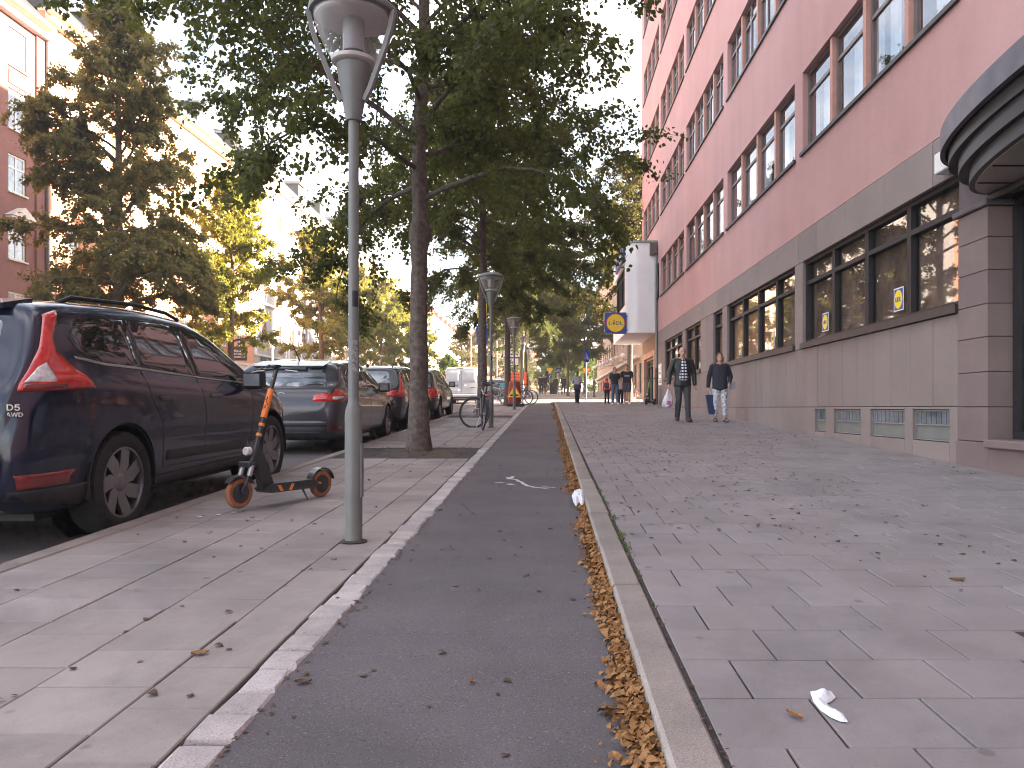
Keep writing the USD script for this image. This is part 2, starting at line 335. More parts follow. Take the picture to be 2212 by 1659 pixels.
M_leaf('lime_leaf', [(0, (0.09, 0.10, 0.032)), (0.3, (0.15, 0.142, 0.043)), (0.55, (0.22, 0.172, 0.06)), (0.8, (0.27, 0.175, 0.07)), (1, (0.38, 0.26, 0.065))], 0.58)
M_leaf('olive_leaf', [(0, (0.18, 0.155, 0.055)), (0.4, (0.28, 0.22, 0.075)), (0.7, (0.38, 0.255, 0.09)), (1, (0.45, 0.26, 0.085))], 0.58)  # lighter, warmer leaf: glow of the bright background put into its colour
M_leaf('autumn_leaf', [(0, (0.20, 0.19, 0.035)), (0.4, (0.32, 0.27, 0.045)), (0.75, (0.42, 0.30, 0.05)), (1, (0.46, 0.27, 0.05))], 0.42)
M_leaf('bronze_leaf', [(0, (0.09, 0.085, 0.026)), (0.5, (0.19, 0.125, 0.04)), (1, (0.29, 0.165, 0.05))], 0.4)
M_leaf('bush_leaf', [(0, (0.09, 0.12, 0.012)), (0.5, (0.16, 0.18, 0.018)), (1, (0.24, 0.21, 0.02))], 0.4)
M('fallen_leaf', (0.62, 0.36, 0.12), 0.75, var=0.25, vscale=60, isl=[(0, (0.38, 0.30, 0.26)), (0.25, (0.75, 0.58, 0.45)), (0.7, (1.0, 0.85, 0.65)), (1, (1.0, 1.05, 0.9))])
M('fallen_leaf_brown', (0.17, 0.105, 0.065), 0.8, var=0.3, vscale=60, isl=[(0, (0.5, 0.45, 0.42)), (0.6, (1, 0.9, 0.8)), (1, (1.0, 1.0, 0.75))])
M('weed', (0.07, 0.10, 0.025), 0.7, var=0.4, vscale=30)
M('white_paper', (0.66, 0.66, 0.69), 0.8, var=0.04)
M('chalk_paint', (0.50, 0.48, 0.47), 0.9, var=0.2, vscale=20)
M('zebra_paint', (0.62, 0.60, 0.57), 0.85, var=0.12, vscale=3)
M('tyre', (0.018, 0.017, 0.017), 0.85, var=0.3, vscale=30)
M('black_plastic', (0.016, 0.015, 0.016), 0.5, var=0.2)
M('cladding', (0.024, 0.022, 0.026), 0.55, var=0.2)
M('alloy', (0.27, 0.255, 0.26), 0.3, 0.85, var=0.12)
M('alloy_dark', (0.06, 0.055, 0.055), 0.4, 0.6, var=0.2)
M('chrome', (0.62, 0.6, 0.6), 0.15, 1.0, var=0.05)
M('blue_paint', (0.006, 0.008, 0.026), 0.22, 0.0, var=0.08, coat=0.6, spec=0.4)
M('graphite_paint', (0.052, 0.048, 0.055), 0.3, 0.3, var=0.06, coat=0.7, spec=0.5)
M('black_paint', (0.010, 0.008, 0.009), 0.22, 0.0, var=0.08, coat=0.7, spec=0.5)
M('brown_grey_paint', (0.06, 0.05, 0.051), 0.3, 0.3, var=0.06, coat=1.0)
M('white_paint', (0.60, 0.585, 0.60), 0.35, 0.0, var=0.03, coat=0.7)
M('silver_paint', (0.36, 0.35, 0.36), 0.3, 0.5, var=0.05, coat=0.8)
M('car_glass', (0.012, 0.012, 0.014), 0.03, var=0.3, vscale=2, spec=0.9, coat=0.6)
M('car_glass_pale', (0.16, 0.18, 0.20), 0.05, var=0.5, vscale=3.0, spec=0.9, coat=1.0)
M('lamp_red', (0.52, 0.018, 0.012), 0.12, var=0.25, vscale=18, coat=1.0)
M('lamp_red_dark', (0.16, 0.006, 0.006), 0.15, var=0.2, coat=1.0)
M('lamp_clear', (0.55, 0.52, 0.52), 0.12, var=0.3, vscale=40, coat=1.0)
M('number_plate', (0.60, 0.60, 0.62), 0.5, var=0.08)
M('blue_badge', (0.02, 0.05, 0.2), 0.3, coat=1)
M('orange_paint', (0.80, 0.20, 0.03), 0.4, var=0.06, coat=0.4)
M('orange_tyre', (0.27, 0.10, 0.05), 0.75, var=0.25, vscale=20)
M('green_paint', (0.06, 0.50, 0.08), 0.4, var=0.1)
M('bike_black', (0.02, 0.019, 0.02), 0.4, coat=0.5)
M('bike_silver', (0.45, 0.44, 0.44), 0.35, 0.7)
M('bike_blue', (0.02, 0.045, 0.18), 0.35, coat=0.6)
M('bike_teal', (0.12, 0.40, 0.46), 0.5)
M('sign_blue', (0.012, 0.055, 0.30), 0.35, var=0.05, coat=0.4)
M('sign_yellow', (0.85, 0.60, 0.02), 0.4, var=0.03, coat=0.3)
M('sign_red', (0.60, 0.03, 0.025), 0.4, var=0.05, coat=0.3)
M('sign_white', (0.75, 0.74, 0.73), 0.4, var=0.03)
M('sign_black', (0.02, 0.02, 0.022), 0.5)
M('sign_orange', (0.88, 0.13, 0.03), 0.5, var=0.04)
M('barrier_red', (0.22, 0.04, 0.028), 0.6, var=0.15)
M('galvanised', (0.26, 0.255, 0.25), 0.45, 0.5, var=0.12)
M('globe_white', (0.72, 0.69, 0.66), 0.3, coat=0.4)
M('skin', (0.50, 0.27, 0.19), 0.55, var=0.08)
M('skin_dark', (0.36, 0.18, 0.12), 0.55, var=0.08)
M('hair_grey', (0.33, 0.29, 0.27), 0.7, var=0.3, vscale=60)
M('hair_brown', (0.10, 0.055, 0.032), 0.6, var=0.3, vscale=60)
M('hair_dark', (0.028, 0.02, 0.017), 0.6, var=0.3, vscale=60)
M('leather_black', (0.016, 0.015, 0.017), 0.38, var=0.3, vscale=18, bump=0.3, bscale=30)
M('navy_cloth', (0.020, 0.020, 0.034), 0.85, var=0.2, vscale=20, bump=0.3, bscale=25)
M('navy_bag', (0.018, 0.025, 0.095), 0.5, var=0.3, vscale=14)
M('grey_trouser', (0.05, 0.047, 0.054), 0.85, var=0.2, vscale=16, bump=0.4, bscale=18)
M('black_cloth', (0.016, 0.015, 0.018), 0.85, var=0.2, bump=0.3, bscale=25)
M('denim', (0.075, 0.10, 0.15), 0.85, var=0.25, vscale=20, bump=0.3, bscale=25)
M('grey_short', (0.075, 0.075, 0.095), 0.85, var=0.2)
M('purple_cloth', (0.065, 0.04, 0.125), 0.85, var=0.2)
M('pale_cloth', (0.36, 0.35, 0.38), 0.85, var=0.3, vscale=25)
M('red_cloth', (0.60, 0.045, 0.03), 0.8, var=0.15)
M('green_coat', (0.085, 0.09, 0.07), 0.85, var=0.2)
M('white_shoe', (0.62, 0.60, 0.58), 0.6, var=0.1)
M('dark_shoe', (0.03, 0.027, 0.026), 0.5, var=0.2)
M('print_trouser', (0.10, 0.10, 0.13), 0.85, c2=(0.78, 0.78, 0.82), vscale=22, detail=3)
M('plastic_bag', (0.60, 0.57, 0.60), 0.4, var=0.15, vscale=14)
M('magenta_print', (0.45, 0.08, 0.30), 0.5)
def _plaid():
    MATS['plaid'] = usdkit.material(stage, '/World/Looks/plaid', {
        'tc': ('texture_coordinate', {}),
        'w': ('brick_texture', {'offset': 0.0, 'scale': 1.0, 'brick_width': 0.072, 'row_height': 0.072, 'mortar_size': 0.013, 'color1': (0.78, 0.78, 0.82), 'color2': (0.72, 0.73, 0.78), 'mortar': (0.02, 0.022, 0.045)}),
        'mp': ('mapping', {'rotation': (math.pi / 2, 0, 0)}),
        'p': ('principled_bsdf', {'roughness': 0.85})}, [('tc.object', 'mp.vector'), ('mp.vector', 'w.vector'), ('w.color', 'p.base_color')], surface='p.BSDF')
_plaid()

# ---------------------------------------------------------------- the street's slope and reference frame: camera at the origin, looking along +y
F0 = 1661.0
def zp(Y):
    return np.interp(Y, [-200, 26, 40, 100, 600], [-1.01 - 0.0344 * 200, -1.01 + 0.0344 * 26, -0.1156 + 0.028 * 14, 0.2764 + 0.031 * 60, 2.1364 + 0.006 * 500])
SLOPE_DEG = math.degrees(math.atan(0.0344))
WALL_X, LEFT_X = 4.7, -25.5
KERB_L0, KERB_L1 = -3.03, -2.89
SETT0, SETT1 = -1.029, -0.8775
KR0, KR1 = 0.297, 0.436
PAV = 0.07
YJ = 40.2            # the junction begins here
# ================================================================ ground, road, pavements
def strip(x0, x1, y0, y1, off, step=2.0, nx=2):
    ys = np.arange(y0, y1, step).tolist() + [y1]
    ys = sorted(set(ys + [k for k in (26, 40, 100) if y0 < k < y1]))
    return grid(np.linspace(x0, x1, nx), np.array(ys), lambda X, Y: zp(Y) + off)

top('ground', grid(np.array([-900, -60, 80, 900.]), np.array([-120, 0, 26, 40, 100, 300, 1500.]), lambda X, Y: zp(Y) - 0.30), 'joint_sand', label='dark earth below and beyond the paved street', cat='ground', kind='structure')
top('road', strip(-17.2, KERB_L0, -30, 420, -0.09), 'road_asphalt', label='asphalt carriageway beside the row of parked cars', cat='road', kind='structure')
top('bike_path', strip(SETT1 - 0.01, KR0 + 0.02, -6, YJ, 0.0), 'asphalt', label='narrow asphalt cycle path between the setts and the granite kerb', cat='cycle path', kind='structure')
top('side_street', strip(KERB_L0, 60, YJ, 51.5, -0.035, nx=3), 'sun_lightened_asphalt', label='sunlit side street crossing beyond the corner of the pink building', cat='road', kind='structure')
top('far_pavement', strip(KERB_L0, 6.6, 51.5, 300, 0.02), 'slab_left', label='pavement continuing on the far side of the side street', cat='pavement', kind='structure')
top('opposite_pavement', strip(LEFT_X - 0.2, -17.2, -30, 420, 0.02), 'slab_left', label='pavement along the houses across the road', cat='pavement', kind='structure')

def slab(x0, x1, y0, y1, off, b=0.004, dep=0.045, jx=0.0, tilt=0.0):
    """Paver: bevelled top and sides, following the street's slope."""
    def ring(i, z):
        out = []
        for x, y in ((x0 + i, y0 + i), (x1 - i, y0 + i), (x1 - i, y1 - i), (x0 + i, y1 - i)):
            out.append((x + jx, y, float(zp(y)) + off + z + tilt * (x - x0)))
        return out
    v = ring(b, 0) + ring(0, -b) + ring(0, -dep)
    q = [[0, 1, 2, 3]] + [[4 + k, 4 + (k + 1) % 4, (k + 1) % 4, k] for k in range(4)] + [[8 + k, 8 + (k + 1) % 4, 4 + (k + 1) % 4, 4 + k] for k in range(4)]
    return quads(v, q)

PITS = [(10.1, 11.8), (21.5, 23.1), (33.0, 34.6)]
# left pavement
lp = top('left_pavement', strip(KERB_L1, SETT0, -6, YJ, -0.0095), 'joint_sand', label='slab pavement between the parked cars and the cycle path', cat='pavement', kind='structure')
cols = [-1.035, -1.31, -1.70, -2.09, -2.48, -2.885]
near, far = [], []
for ci in range(5):
    y = 1.0 + (ci % 2) * 0.17
    while y < YJ - 0.4:
        a, b_, x1, x0 = y, y + 0.345, cols[ci], cols[ci + 1]
        y += 0.345
        hit = [p for p in PITS if b_ > p[0] and a < p[1] and x1 > -2.62]
        if hit:
            p = hit[0]
            if a < p[0] and p[0] - a > 0.08: b_ = p[0]
            elif b_ > p[1] and b_ - p[1] > 0.08: a = p[1]
            else: continue
        px = 1184 + x1 * F0 / max(a, 0.3)
        if px < -30: continue
        m = slab(x0 + 0.003, x1 - 0.003, a + 0.0025, b_ - 0.0025, float(np.clip(rng.normal(0, 0.0014), -0.003, 0.003)), tilt=float(np.clip(rng.normal(0, 0.003), -0.006, 0.006)))
        (near if True else far).append((a, m))
near.sort(key=lambda t: t[0])
for a, m in near[:298]: put(lp, 'paving_slab', m, 'slab_left')
put(lp, 'paving_slabs', cat(*[m for a, m in near[298:]]), 'slab_left', kind='stuff')
for k, (a, b_) in enumerate(PITS):
    def soilz(X, Y, a=a, b_=b_):
        e = np.minimum(np.minimum(X + 2.6, -1.035 - X), np.minimum(Y - a, b_ - Y))
        return zp(Y) - 0.035 + 0.04 * np.clip(e / 0.4, 0, 1) + 0.03 * (meshkit.noise(np.stack([X * 7, Y * 7, X * 0], -1), 3) - 0.5)
    top('soil_patch', grid(np.linspace(-2.6, -1.037, 26), np.linspace(a + 0.003, b_ - 0.003, 26), soilz), 'soil', True, kind='structure', label='bare earth patch around a street tree', cat='soil')
# granite setts along the cycle path
sr = top('sett_row', strip(SETT0 - 0.008, SETT1 + 0.01, -6, YJ, -0.014), 'joint_sand', label='single row of pale granite setts edging the cycle path', cat='sett edging', kind='structure')
y, n = 1.2, 0
rs = np.random.default_rng(3)
rest = []
while y < YJ - 0.2:
    ln = rs.uniform(0.13, 0.21)
    w = rs.uniform(-0.012, 0.010)
    pts = []
    z = rs.normal(0.004, 0.004)
    x0, x1 = SETT0 + rs.uniform(0, 0.005), SETT1 + w
    for (ix, iy, dz) in ((0.004, 0.004, -0.06), (0, 0, -0.022), (0.005, 0.007, -0.007), (0.016, 0.020, 0.003)):
        for (x, yy) in ((x0 + ix, y + iy), (x1 - ix, y + iy), (x1 - ix, y + ln - iy), (x0 + ix, y + ln - iy)):
            pts.append((x + rs.normal(0, 0.003), yy + rs.normal(0, 0.003), float(zp(yy)) + z + dz + rs.normal(0, 0.0015)))
    m = hull(pts)
    if n < 250: put(sr, 'granite_sett', m, 'sett_granite')
    n += 1; y += ln + rs.uniform(0.010, 0.018)
# kerbs
def kerb_stone(x0, x1, y0, y1, off, dep, b=0.012):
    v = []
    for y in (y0, y1):
        z = float(zp(y)) + off
        v += [(x0, y, z - dep), (x1, y, z - dep), (x1, y, z - b), (x1 - b, y, z), (x0 + b, y, z), (x0, y, z - b)]
    q = [[i, (i + 1) % 6, 6 + (i + 1) % 6, 6 + i] for i in range(6)]
    vv, ff = quads(v, q)
    ff = np.vstack([ff[:, ::-1], [[0, i, i + 1] for i in range(1, 5)], [[6, 6 + i + 1, 6 + i] for i in range(1, 5)]])
    return vv, ff
kr = top('path_kerb', strip(KR0, KR1, -6, YJ, -0.06), 'joint_sand', label='raised granite kerb between the cycle path and the wide pavement', cat='kerb', kind='structure')
y = -3.0
while y < YJ - 0.3:
    ln = rs.uniform(0.85, 1.15); e = min(y + ln, YJ)
    put(kr, 'kerb_stone', kerb_stone(KR0 + rs.normal(0, 0.002), KR1 + rs.normal(0, 0.002), y + 0.003, e - 0.003, PAV + rs.normal(0, 0.002), 0.16), 'kerb_granite')
    y += ln
kl = top('road_kerb', strip(KERB_L0 + 0.01, KERB_L1, -6, YJ, -0.06), 'joint_sand', label='granite kerb along the parked cars', cat='kerb', kind='structure')
y = 0.0
while y < YJ - 0.3:
    ln = rs.uniform(0.9, 1.2); e = min(y + ln, YJ)
    put(kl, 'kerb_stone', kerb_stone(KERB_L0 + rs.normal(0, 0.003), KERB_L1 - 0.004, y + 0.003, e - 0.003, 0.004 + rs.normal(0, 0.002), 0.16), 'kerb_granite')
    y += ln
# wide right pavement in running bond
rp = top('right_pavement', strip(KR1, WALL_X + 0.1, -6, YJ, PAV - 0.0085), 'joint_sand', label='wide pavement of square concrete slabs beside the pink building', cat='pavement', kind='structure')
near, row, y = [], 0, 1.35
SW, SH = 0.327, 0.312
while y < YJ - 0.1:
    x = KR1 + 0.012 - (SW * 0.5 if row % 2 else 0)
    while x < WALL_X + 0.02:
        x0, x1 = max(x, KR1 + 0.012), min(x + SW, WALL_X + 0.03)
        if x1 - x0 > 0.05 and 1184 + x0 * F0 / max(y, 0.3) < 2300:
            near.append((y, slab(x0 + 0.005, x1 - 0.005, y + 0.0025, min(y + SH, YJ) - 0.0025, PAV + float(np.clip(rng.normal(0, 0.0012), -0.0025, 0.0025)), b=0.0012, tilt=float(np.clip(rng.normal(0, 0.0025), -0.005, 0.005)))))
        x += SW
    y += SH; row += 1
for a, m in near[:298]: put(rp, 'paving_slab', m, 'slab_concrete')
put(rp, 'paving_slabs', cat(*[m for a, m in near[298:]]), 'slab_concrete', kind='stuff')
# painted marks
def decal(pts, off, base=0.0):
    """A flat painted patch: polygon given in plan, laid on the ground."""
    p = Polygon(pts).buffer(0)
    v2, f = trimesh.creation.triangulate_polygon(p, engine='earcut')
    v = np.column_stack([v2, zp(v2[:, 1]) + base + off])
    f = np.asarray(f); 
    a = v[f]; nz = np.cross(a[:, 1] - a[:, 0], a[:, 2] - a[:, 0])[:, 2]
    f[nz < 0] = f[nz < 0][:, ::-1]
    return v, f
def brush(line, w, seed):
    """Ragged brush stroke outline around a plan polyline."""
    r = np.random.default_rng(seed); line = np.asarray(line, float); out1, out2 = [], []
    for k in range(len(line) - 1):
        for t in np.linspace(0, 1, 6, endpoint=False):
            p = line[k] * (1 - t) + line[k + 1] * t; d = line[k + 1] - line[k]; d /= np.linalg.norm(d); nrm = np.array([-d[1], d[0]])
            out1.append(p + nrm * w * r.uniform(0.25, 1.0)); out2.append(p - nrm * w * r.uniform(0.25, 1.0))
    return np.array(out1 + out2[::-1])
def gp(x, y, off=0.0):
    """Plan point on the path seen at pixel (x, y) of the reference frame."""
    Y = 1.0
    for _ in range(30): Y = (zp(Y) + off) * F0 / (881.6 - y) if abs(881.6 - y) > 1 else Y; Y = min(max(Y, 1.0), 39)
    return ((x - 1184) * Y / F0, Y)
def ground_px(x, y, off=0.0):
    Ys = np.linspace(1.2, 130, 20000); py = 881.6 - (zp(Ys) + off) * F0 / Ys
    i = np.argmin(np.abs(py - y)); return ((x - 1184) * Ys[i] / F0, Ys[i])
marks = [([(1094, 1032), (1118, 1038), (1138, 1050), (1162, 1054), (1186, 1056)], 0.022), ([(1070, 1044), (1092, 1042)], 0.02), ([(1096, 1036), (1112, 1028)], 0.022), ([(1172, 1052), (1205, 1055)], 0.014), ([(1098, 1046), (1108, 1049)], 0.03)]
for k, (ln, w) in enumerate(marks):
    pl = [ground_px(*p) for p in ln]
    if k == 0: CM = thing('chalk_mark', 'worn white paint scrawl across the cycle path level with the first tree', 'paint mark')
    put(CM, 'stroke', decal(brush(pl, w * 1.6, 20 + k), 0.003 + 0.0006 * k), 'chalk_paint')
pl = [ground_px(1147, 888.2), ground_px(1166, 889)]
top('chalk_mark', decal(brush(pl, 0.05, 31), 0.003), 'chalk_paint', label='short white paint dash on the far end of the cycle path', cat='paint mark')
for k in range(9):
    x0 = 0.7 + k * 0.95
    if k == 0: ZC = thing('zebra_crossing', 'white striped zebra crossing over the sunlit side street', 'road marking')
    put(ZC, 'stripe', decal([(x0, 41.3), (x0 + 0.5, 41.3), (x0 + 0.5, 50.5), (x0, 50.5)], 0.004, -0.035), 'zebra_paint')

# ---------------------------------------------------------------- leaves on the ground
def leaf_cloud(pos, d, nrm, L, W, curl=0.2):
    n = len(pos); d = d / np.linalg.norm(d, axis=1, keepdims=True)
    nrm = nrm - d * (nrm * d).sum(1, keepdims=True); nrm /= np.maximum(np.linalg.norm(nrm, axis=1, keepdims=True), 1e-9)
    s = np.cross(d, nrm); L = np.broadcast_to(L, n)[:, None]; W = np.broadcast_to(W, n)[:, None]
    cu = np.broadcast_to(curl, n)[:, None] * W
    base, tip = pos, pos + d * L - nrm * cu * 0.5
    l1, r1 = pos + d * L * 0.25 + s * W * 0.46 + nrm * cu, pos + d * L * 0.25 - s * W * 0.46 + nrm * cu
    l2, r2 = pos + d * L * 0.66 + s * W * 0.36 + nrm * cu * 0.6, pos + d * L * 0.66 - s * W * 0.36 + nrm * cu * 0.6
    v = np.stack([base, l1, l2, tip, r2, r1], 1).reshape(-1, 3)
    o = np.arange(n)[:, None] * 6
    f = np.concatenate([o + [0, 5, 1], o + [1, 5, 4], o + [1, 4, 2], o + [2, 4, 3]], 1).reshape(-1, 3)
    return v, f
def rand_unit(r, n):
    v = r.normal(size=(n, 3)); return v / np.linalg.norm(v, axis=1, keepdims=True)
r = np.random.default_rng(11)
n = 21000
Y = 1.3 + (39.5 - 1.3) * r.random(n) ** 1.35
dens = meshkit.noise(np.stack([Y * 1.7, Y * 0, Y * 0], -1), 5) * 0.6 + meshkit.noise(np.stack([Y * 0.5, Y * 0, Y * 0], -1), 8) * 0.6
wid = 0.022 + 0.105 * np.clip(dens - 0.18, 0, 1) ** 1.2
X = KR0 - 0.004 - np.abs(r.normal(0, 1, n)) * wid * 0.62
h = 0.038 * np.exp(-((KR0 - X) / 0.07) ** 1.0) * (0.4 + dens)
pos = np.stack([X, Y, zp(Y) + 0.004 + h * r.random(n)], -1)
d = rand_unit(r, n); d[:, 2] *= 0.45
nr = rand_unit(r, n) * 0.7 + [0, 0, 1]
sz = 0.010 + 0.036 * r.random(n) ** 1.6
top('leaf_drift', leaf_cloud(pos, d, nr, sz, sz * r.uniform(0.5, 0.95, n), r.uniform(0.1, 0.6, n)), 'fallen_leaf', kind='stuff', label='drift of ochre and brown fallen leaves against the granite kerb', cat='leaves')
n = 5200
Yr = 2.6 + 33 * r.random(n) ** 0.75; Xr = KR1 + 0.05 + 4.0 * r.random(n) ** 1.15
keep = meshkit.noise(np.stack([Xr * 0.9, Yr * 0.35, Xr * 0], -1), 4) + 0.24 * (Yr > 7) + 0.2 * (Yr > 12) > 0.60
Xr, Yr = Xr[keep], Yr[keep]; n2 = 190
Xl, Yl = r.uniform(-2.85, -0.9, n2), 2.4 + 18 * r.random(n2) ** 1.2
Xp, Yp = r.uniform(-0.85, 0.15, 130), 1.8 + 20 * r.random(130)
Xe, Ye = SETT1 + np.abs(r.normal(0, 0.03, 420)) - 0.01, 1.5 + 14 * r.random(420)
Xg, Yg = KR1 + r.normal(0.004, 0.008, 500), 1.4 + 30 * r.random(500)
Xs, Ys_ = r.uniform(-2.55, -1.1, 160), r.uniform(10.2, 11.7, 160)
Xk, Yk = r.uniform(KERB_L0 - 0.35, KERB_L0 - 0.02, 120), r.uniform(9.6, 30, 120)
Xa = np.concatenate([Xr, Xl, Xp, Xe, Xg, Xs, Xk]); Ya = np.concatenate([Yr, Yl, Yp, Ye, Yg, Ys_, Yk])
za = np.concatenate([np.full(len(Xr), PAV), np.zeros(n2), np.zeros(130), np.full(420, 0.002), np.full(500, PAV - 0.004), np.full(160, 0.012), np.full(120, -0.09)])
pos = np.stack([Xa, Ya, zp(Ya) + za + 0.003], -1); n = len(Xa)
d = rand_unit(r, n); d[:, 2] *= 0.08; nr = rand_unit(r, n) * 0.22 + [0, 0, 1]
sz = r.uniform(0.018, 0.042, n); sz[-120 - 160 - 500 - 420:-280] *= 0.6
top('scattered_leaves', leaf_cloud(pos, d, nr, sz, sz * r.uniform(0.55, 0.9, n), r.uniform(0.05, 0.35, n)), 'fallen_leaf_brown', kind='stuff', label='small brown leaves scattered over the pavements and in their joints', cat='leaves')
# single larger leaves near the camera
def one_leaf(x, y, L, W, ang, mat, label, off=0.0):
    X, Y = ground_px(x, y, off)
    xs = np.linspace(0, 1, 9); wv = np.sin(np.pi * np.clip(xs, 0.02, 1)) ** 0.7 * (1 - 0.35 * xs)
    v = [];
    for t, w in zip(xs, wv):
        for s in (-1, 0, 1): v.append(((t - 0.5) * L, s * w * W / 2, 0.006 + 0.006 * abs(s) + 0.008 * (t - 0.5) ** 2))
    q = [[3 * i + k, 3 * i + 3 + k, 3 * i + 4 + k, 3 * i + 1 + k] for i in range(8) for k in range(2)]
    m = tf(quads(v, q), t=(X, Y, float(zp(Y)) + off), rz=ang)
    top('fallen_leaf', m, mat, True, label=label, cat='leaf')
one_leaf(1716, 1550, 0.062, 0.028, 118, 'fallen_leaf', 'narrow ochre leaf on the slab beside the crumpled white tissue', PAV)
one_leaf(2068, 1254, 0.085, 0.04, 10, 'fallen_leaf', 'pale tan leaf at the right edge of the wide pavement', PAV)
one_leaf(432, 1415, 0.06, 0.055, 30, 'fallen_leaf', 'yellow leaf lying across a joint of the left pavement', 0.0)
one_leaf(1020, 1476, 0.03, 0.028, 70, 'fallen_leaf', 'small orange leaf in the middle of the cycle path', 0.0)
one_leaf(655, 1476, 0.055, 0.045, 15, 'fallen_leaf_brown', 'curled brown leaf on the asphalt beside the granite setts', 0.0)
# weeds in the joint behind the kerb
n = 420; Yw = np.clip(r.normal(5.2, 1.1, n), 3.2, 8.5); Yw[:260] = r.choice([4.3, 4.7, 5.3, 5.9, 6.6], 260) + r.normal(0, 0.07, 260)
pos = np.stack([KR1 + r.normal(0.012, 0.012, n), Yw, zp(Yw) + PAV - 0.005], -1)
d = rand_unit(r, n); d[:, 2] = np.abs(d[:, 2]) + 0.5
top('weeds', leaf_cloud(pos, d, rand_unit(r, n), r.uniform(0.010, 0.032, n), r.uniform(0.003, 0.008, n), 0.1), 'weed', kind='stuff', label='green weeds growing in the joint behind the kerb', cat='weeds')
# white tissues
def crumpled(outline, h, seed):
    p = Polygon(outline).buffer(0); mn = np.array(p.bounds); rr = np.random.default_rng(seed)
    pts = [q for q in np.array(np.meshgrid(np.linspace(mn[0], mn[2], 22), np.linspace(mn[1], mn[3], 22))).reshape(2, -1).T if p.contains(Point(q))] + list(np.array(p.segmentize(0.012).exterior.coords)[:-1])
    pts = np.array(pts); tri = Delaunay(pts).simplices
    tri = np.array([t for t in tri if p.contains(Point(pts[t].mean(0)))])
    e = np.array([p.exterior.distance(Point(q)) for q in pts])
    z = h * (0.25 + np.minimum(e / 0.025, 1) * (0.3 + 0.9 * meshkit.noise(np.column_stack([pts * 45, pts[:, :1] * 0]), seed))) * (1 - 0.6 * (e < 1e-4))
    a = pts[tri]; cr = (a[:, 1, 0] - a[:, 0, 0]) * (a[:, 2, 1] - a[:, 0, 1]) - (a[:, 1, 1] - a[:, 0, 1]) * (a[:, 2, 0] - a[:, 0, 0])
    tri[cr < 0] = tri[cr < 0][:, ::-1]
    return np.column_stack([pts, z]), tri
tpx = [(1750, 1497), (1775, 1496), (1797, 1497), (1805, 1508), (1797, 1517), (1786, 1522), (1793, 1530), (1808, 1537), (1822, 1545), (1832, 1562), (1814, 1560), (1794, 1552), (1772, 1536), (1757, 1518)]
m = crumpled([ground_px(*p, PAV) for p in tpx], 0.02, 4)
m = (np.column_stack([m[0][:, :2], m[0][:, 2] + zp(m[0][:, 1]) + PAV + 0.001]), m[1])
top('tissue', m, 'white_paper', False, label='crumpled white tissue lying on the near slabs of the wide pavement', cat='tissue')
tpx = [(1240, 1076), (1257, 1073), (1268, 1076), (1270, 1090), (1262, 1098), (1256, 1090), (1250, 1100), (1244, 1090)]
m = crumpled([ground_px(x, y + 4, 0.0) for x, y in tpx], 0.05, 9)
m = (np.column_stack([m[0][:, :2] + [-0.02, 0], m[0][:, 2] + zp(m[0][:, 1]) + 0.03]), m[1])
top('tissue', m, 'white_paper', False, label='torn white paper caught in the leaf drift against the kerb', cat='tissue')
for (x, y) in ((472, 1113), (432, 1118), (506, 1108)):
    X, Y = ground_px(x, y)
    top('paper_scrap', tf(bbox(-0.016, 0.016, -0.012, 0.012, 0, 0.004, 0.0015), t=(X, Y, float(zp(Y)) + 0.004), rz=float(rng.uniform(0, 90))), 'white_paper', label='tiny white paper scrap on the slabs near the scooter front wheel', cat='litter', group='paper scraps by the scooter')
# a twig at the edge of the setts
tw = [ground_px(*p) for p in ((1068, 917 + 24), (1085, 955), (1098, 958))]
a = np.array([ground_px(998, 1090), ground_px(1010, 1100), ground_px(1022, 1112)])
top('twig', cat(tube(np.column_stack([a, zp(a[:, 1]) + 0.012]), 0.004, 5)), 'bark', label='thin dark twig lying across the setts onto the cycle path', cat='twig')
# ================================================================ the pink office building on the right
def frame_mesh(y0, y1, z0, z1, xa, xb, b, transoms=(), mull=(), tb=None):
    """Window frame in a plane of constant x: stiles, rails, transoms and mullions butted together."""
    tb = tb or b
    ms = [box(xa, xb, y0, y0 + b, z0, z1), box(xa, xb, y1 - b, y1, z0, z1), box(xa, xb, y0 + b, y1 - b, z0, z0 + b), box(xa, xb, y0 + b, y1 - b, z1 - b, z1)]
    zs = [z0 + b] + [t for t in transoms] + [z1 - b]
    for t in transoms: ms.append(box(xa, xb, y0 + b, y1 - b, t - tb / 2, t + tb / 2))
    for m_ in mull:
        prev = z0 + b
        for t in list(transoms) + [None]:
            nz = (t - tb / 2) if t is not None else z1 - b
            ms.append(box(xa, xb, m_ - tb / 2, m_ + tb / 2, prev, nz)); prev = (t + tb / 2) if t is not None else nz
    return cat(*ms)

def wall_rows(x0, x1, y0, y1, z0, z1, rows):
    """Wall between x0 and x1 with rows of openings: rows = [(za, zb, [(ya, yb), ...]), ...] from the bottom up."""
    ms, z = [], z0
    for za, zb, ops in rows:
        if za > z: ms.append(box(x0, x1, y0, y1, z, za))
        y = y0
        for a, b in sorted(ops):
            if a > y: ms.append(box(x0, x1, y, a, za, zb))
            y = b
        if y1 > y: ms.append(box(x0, x1, y, y1, za, zb))
        z = zb
    if z1 > z: ms.append(box(x0, x1, y0, y1, z, z1))
    return cat(*ms)

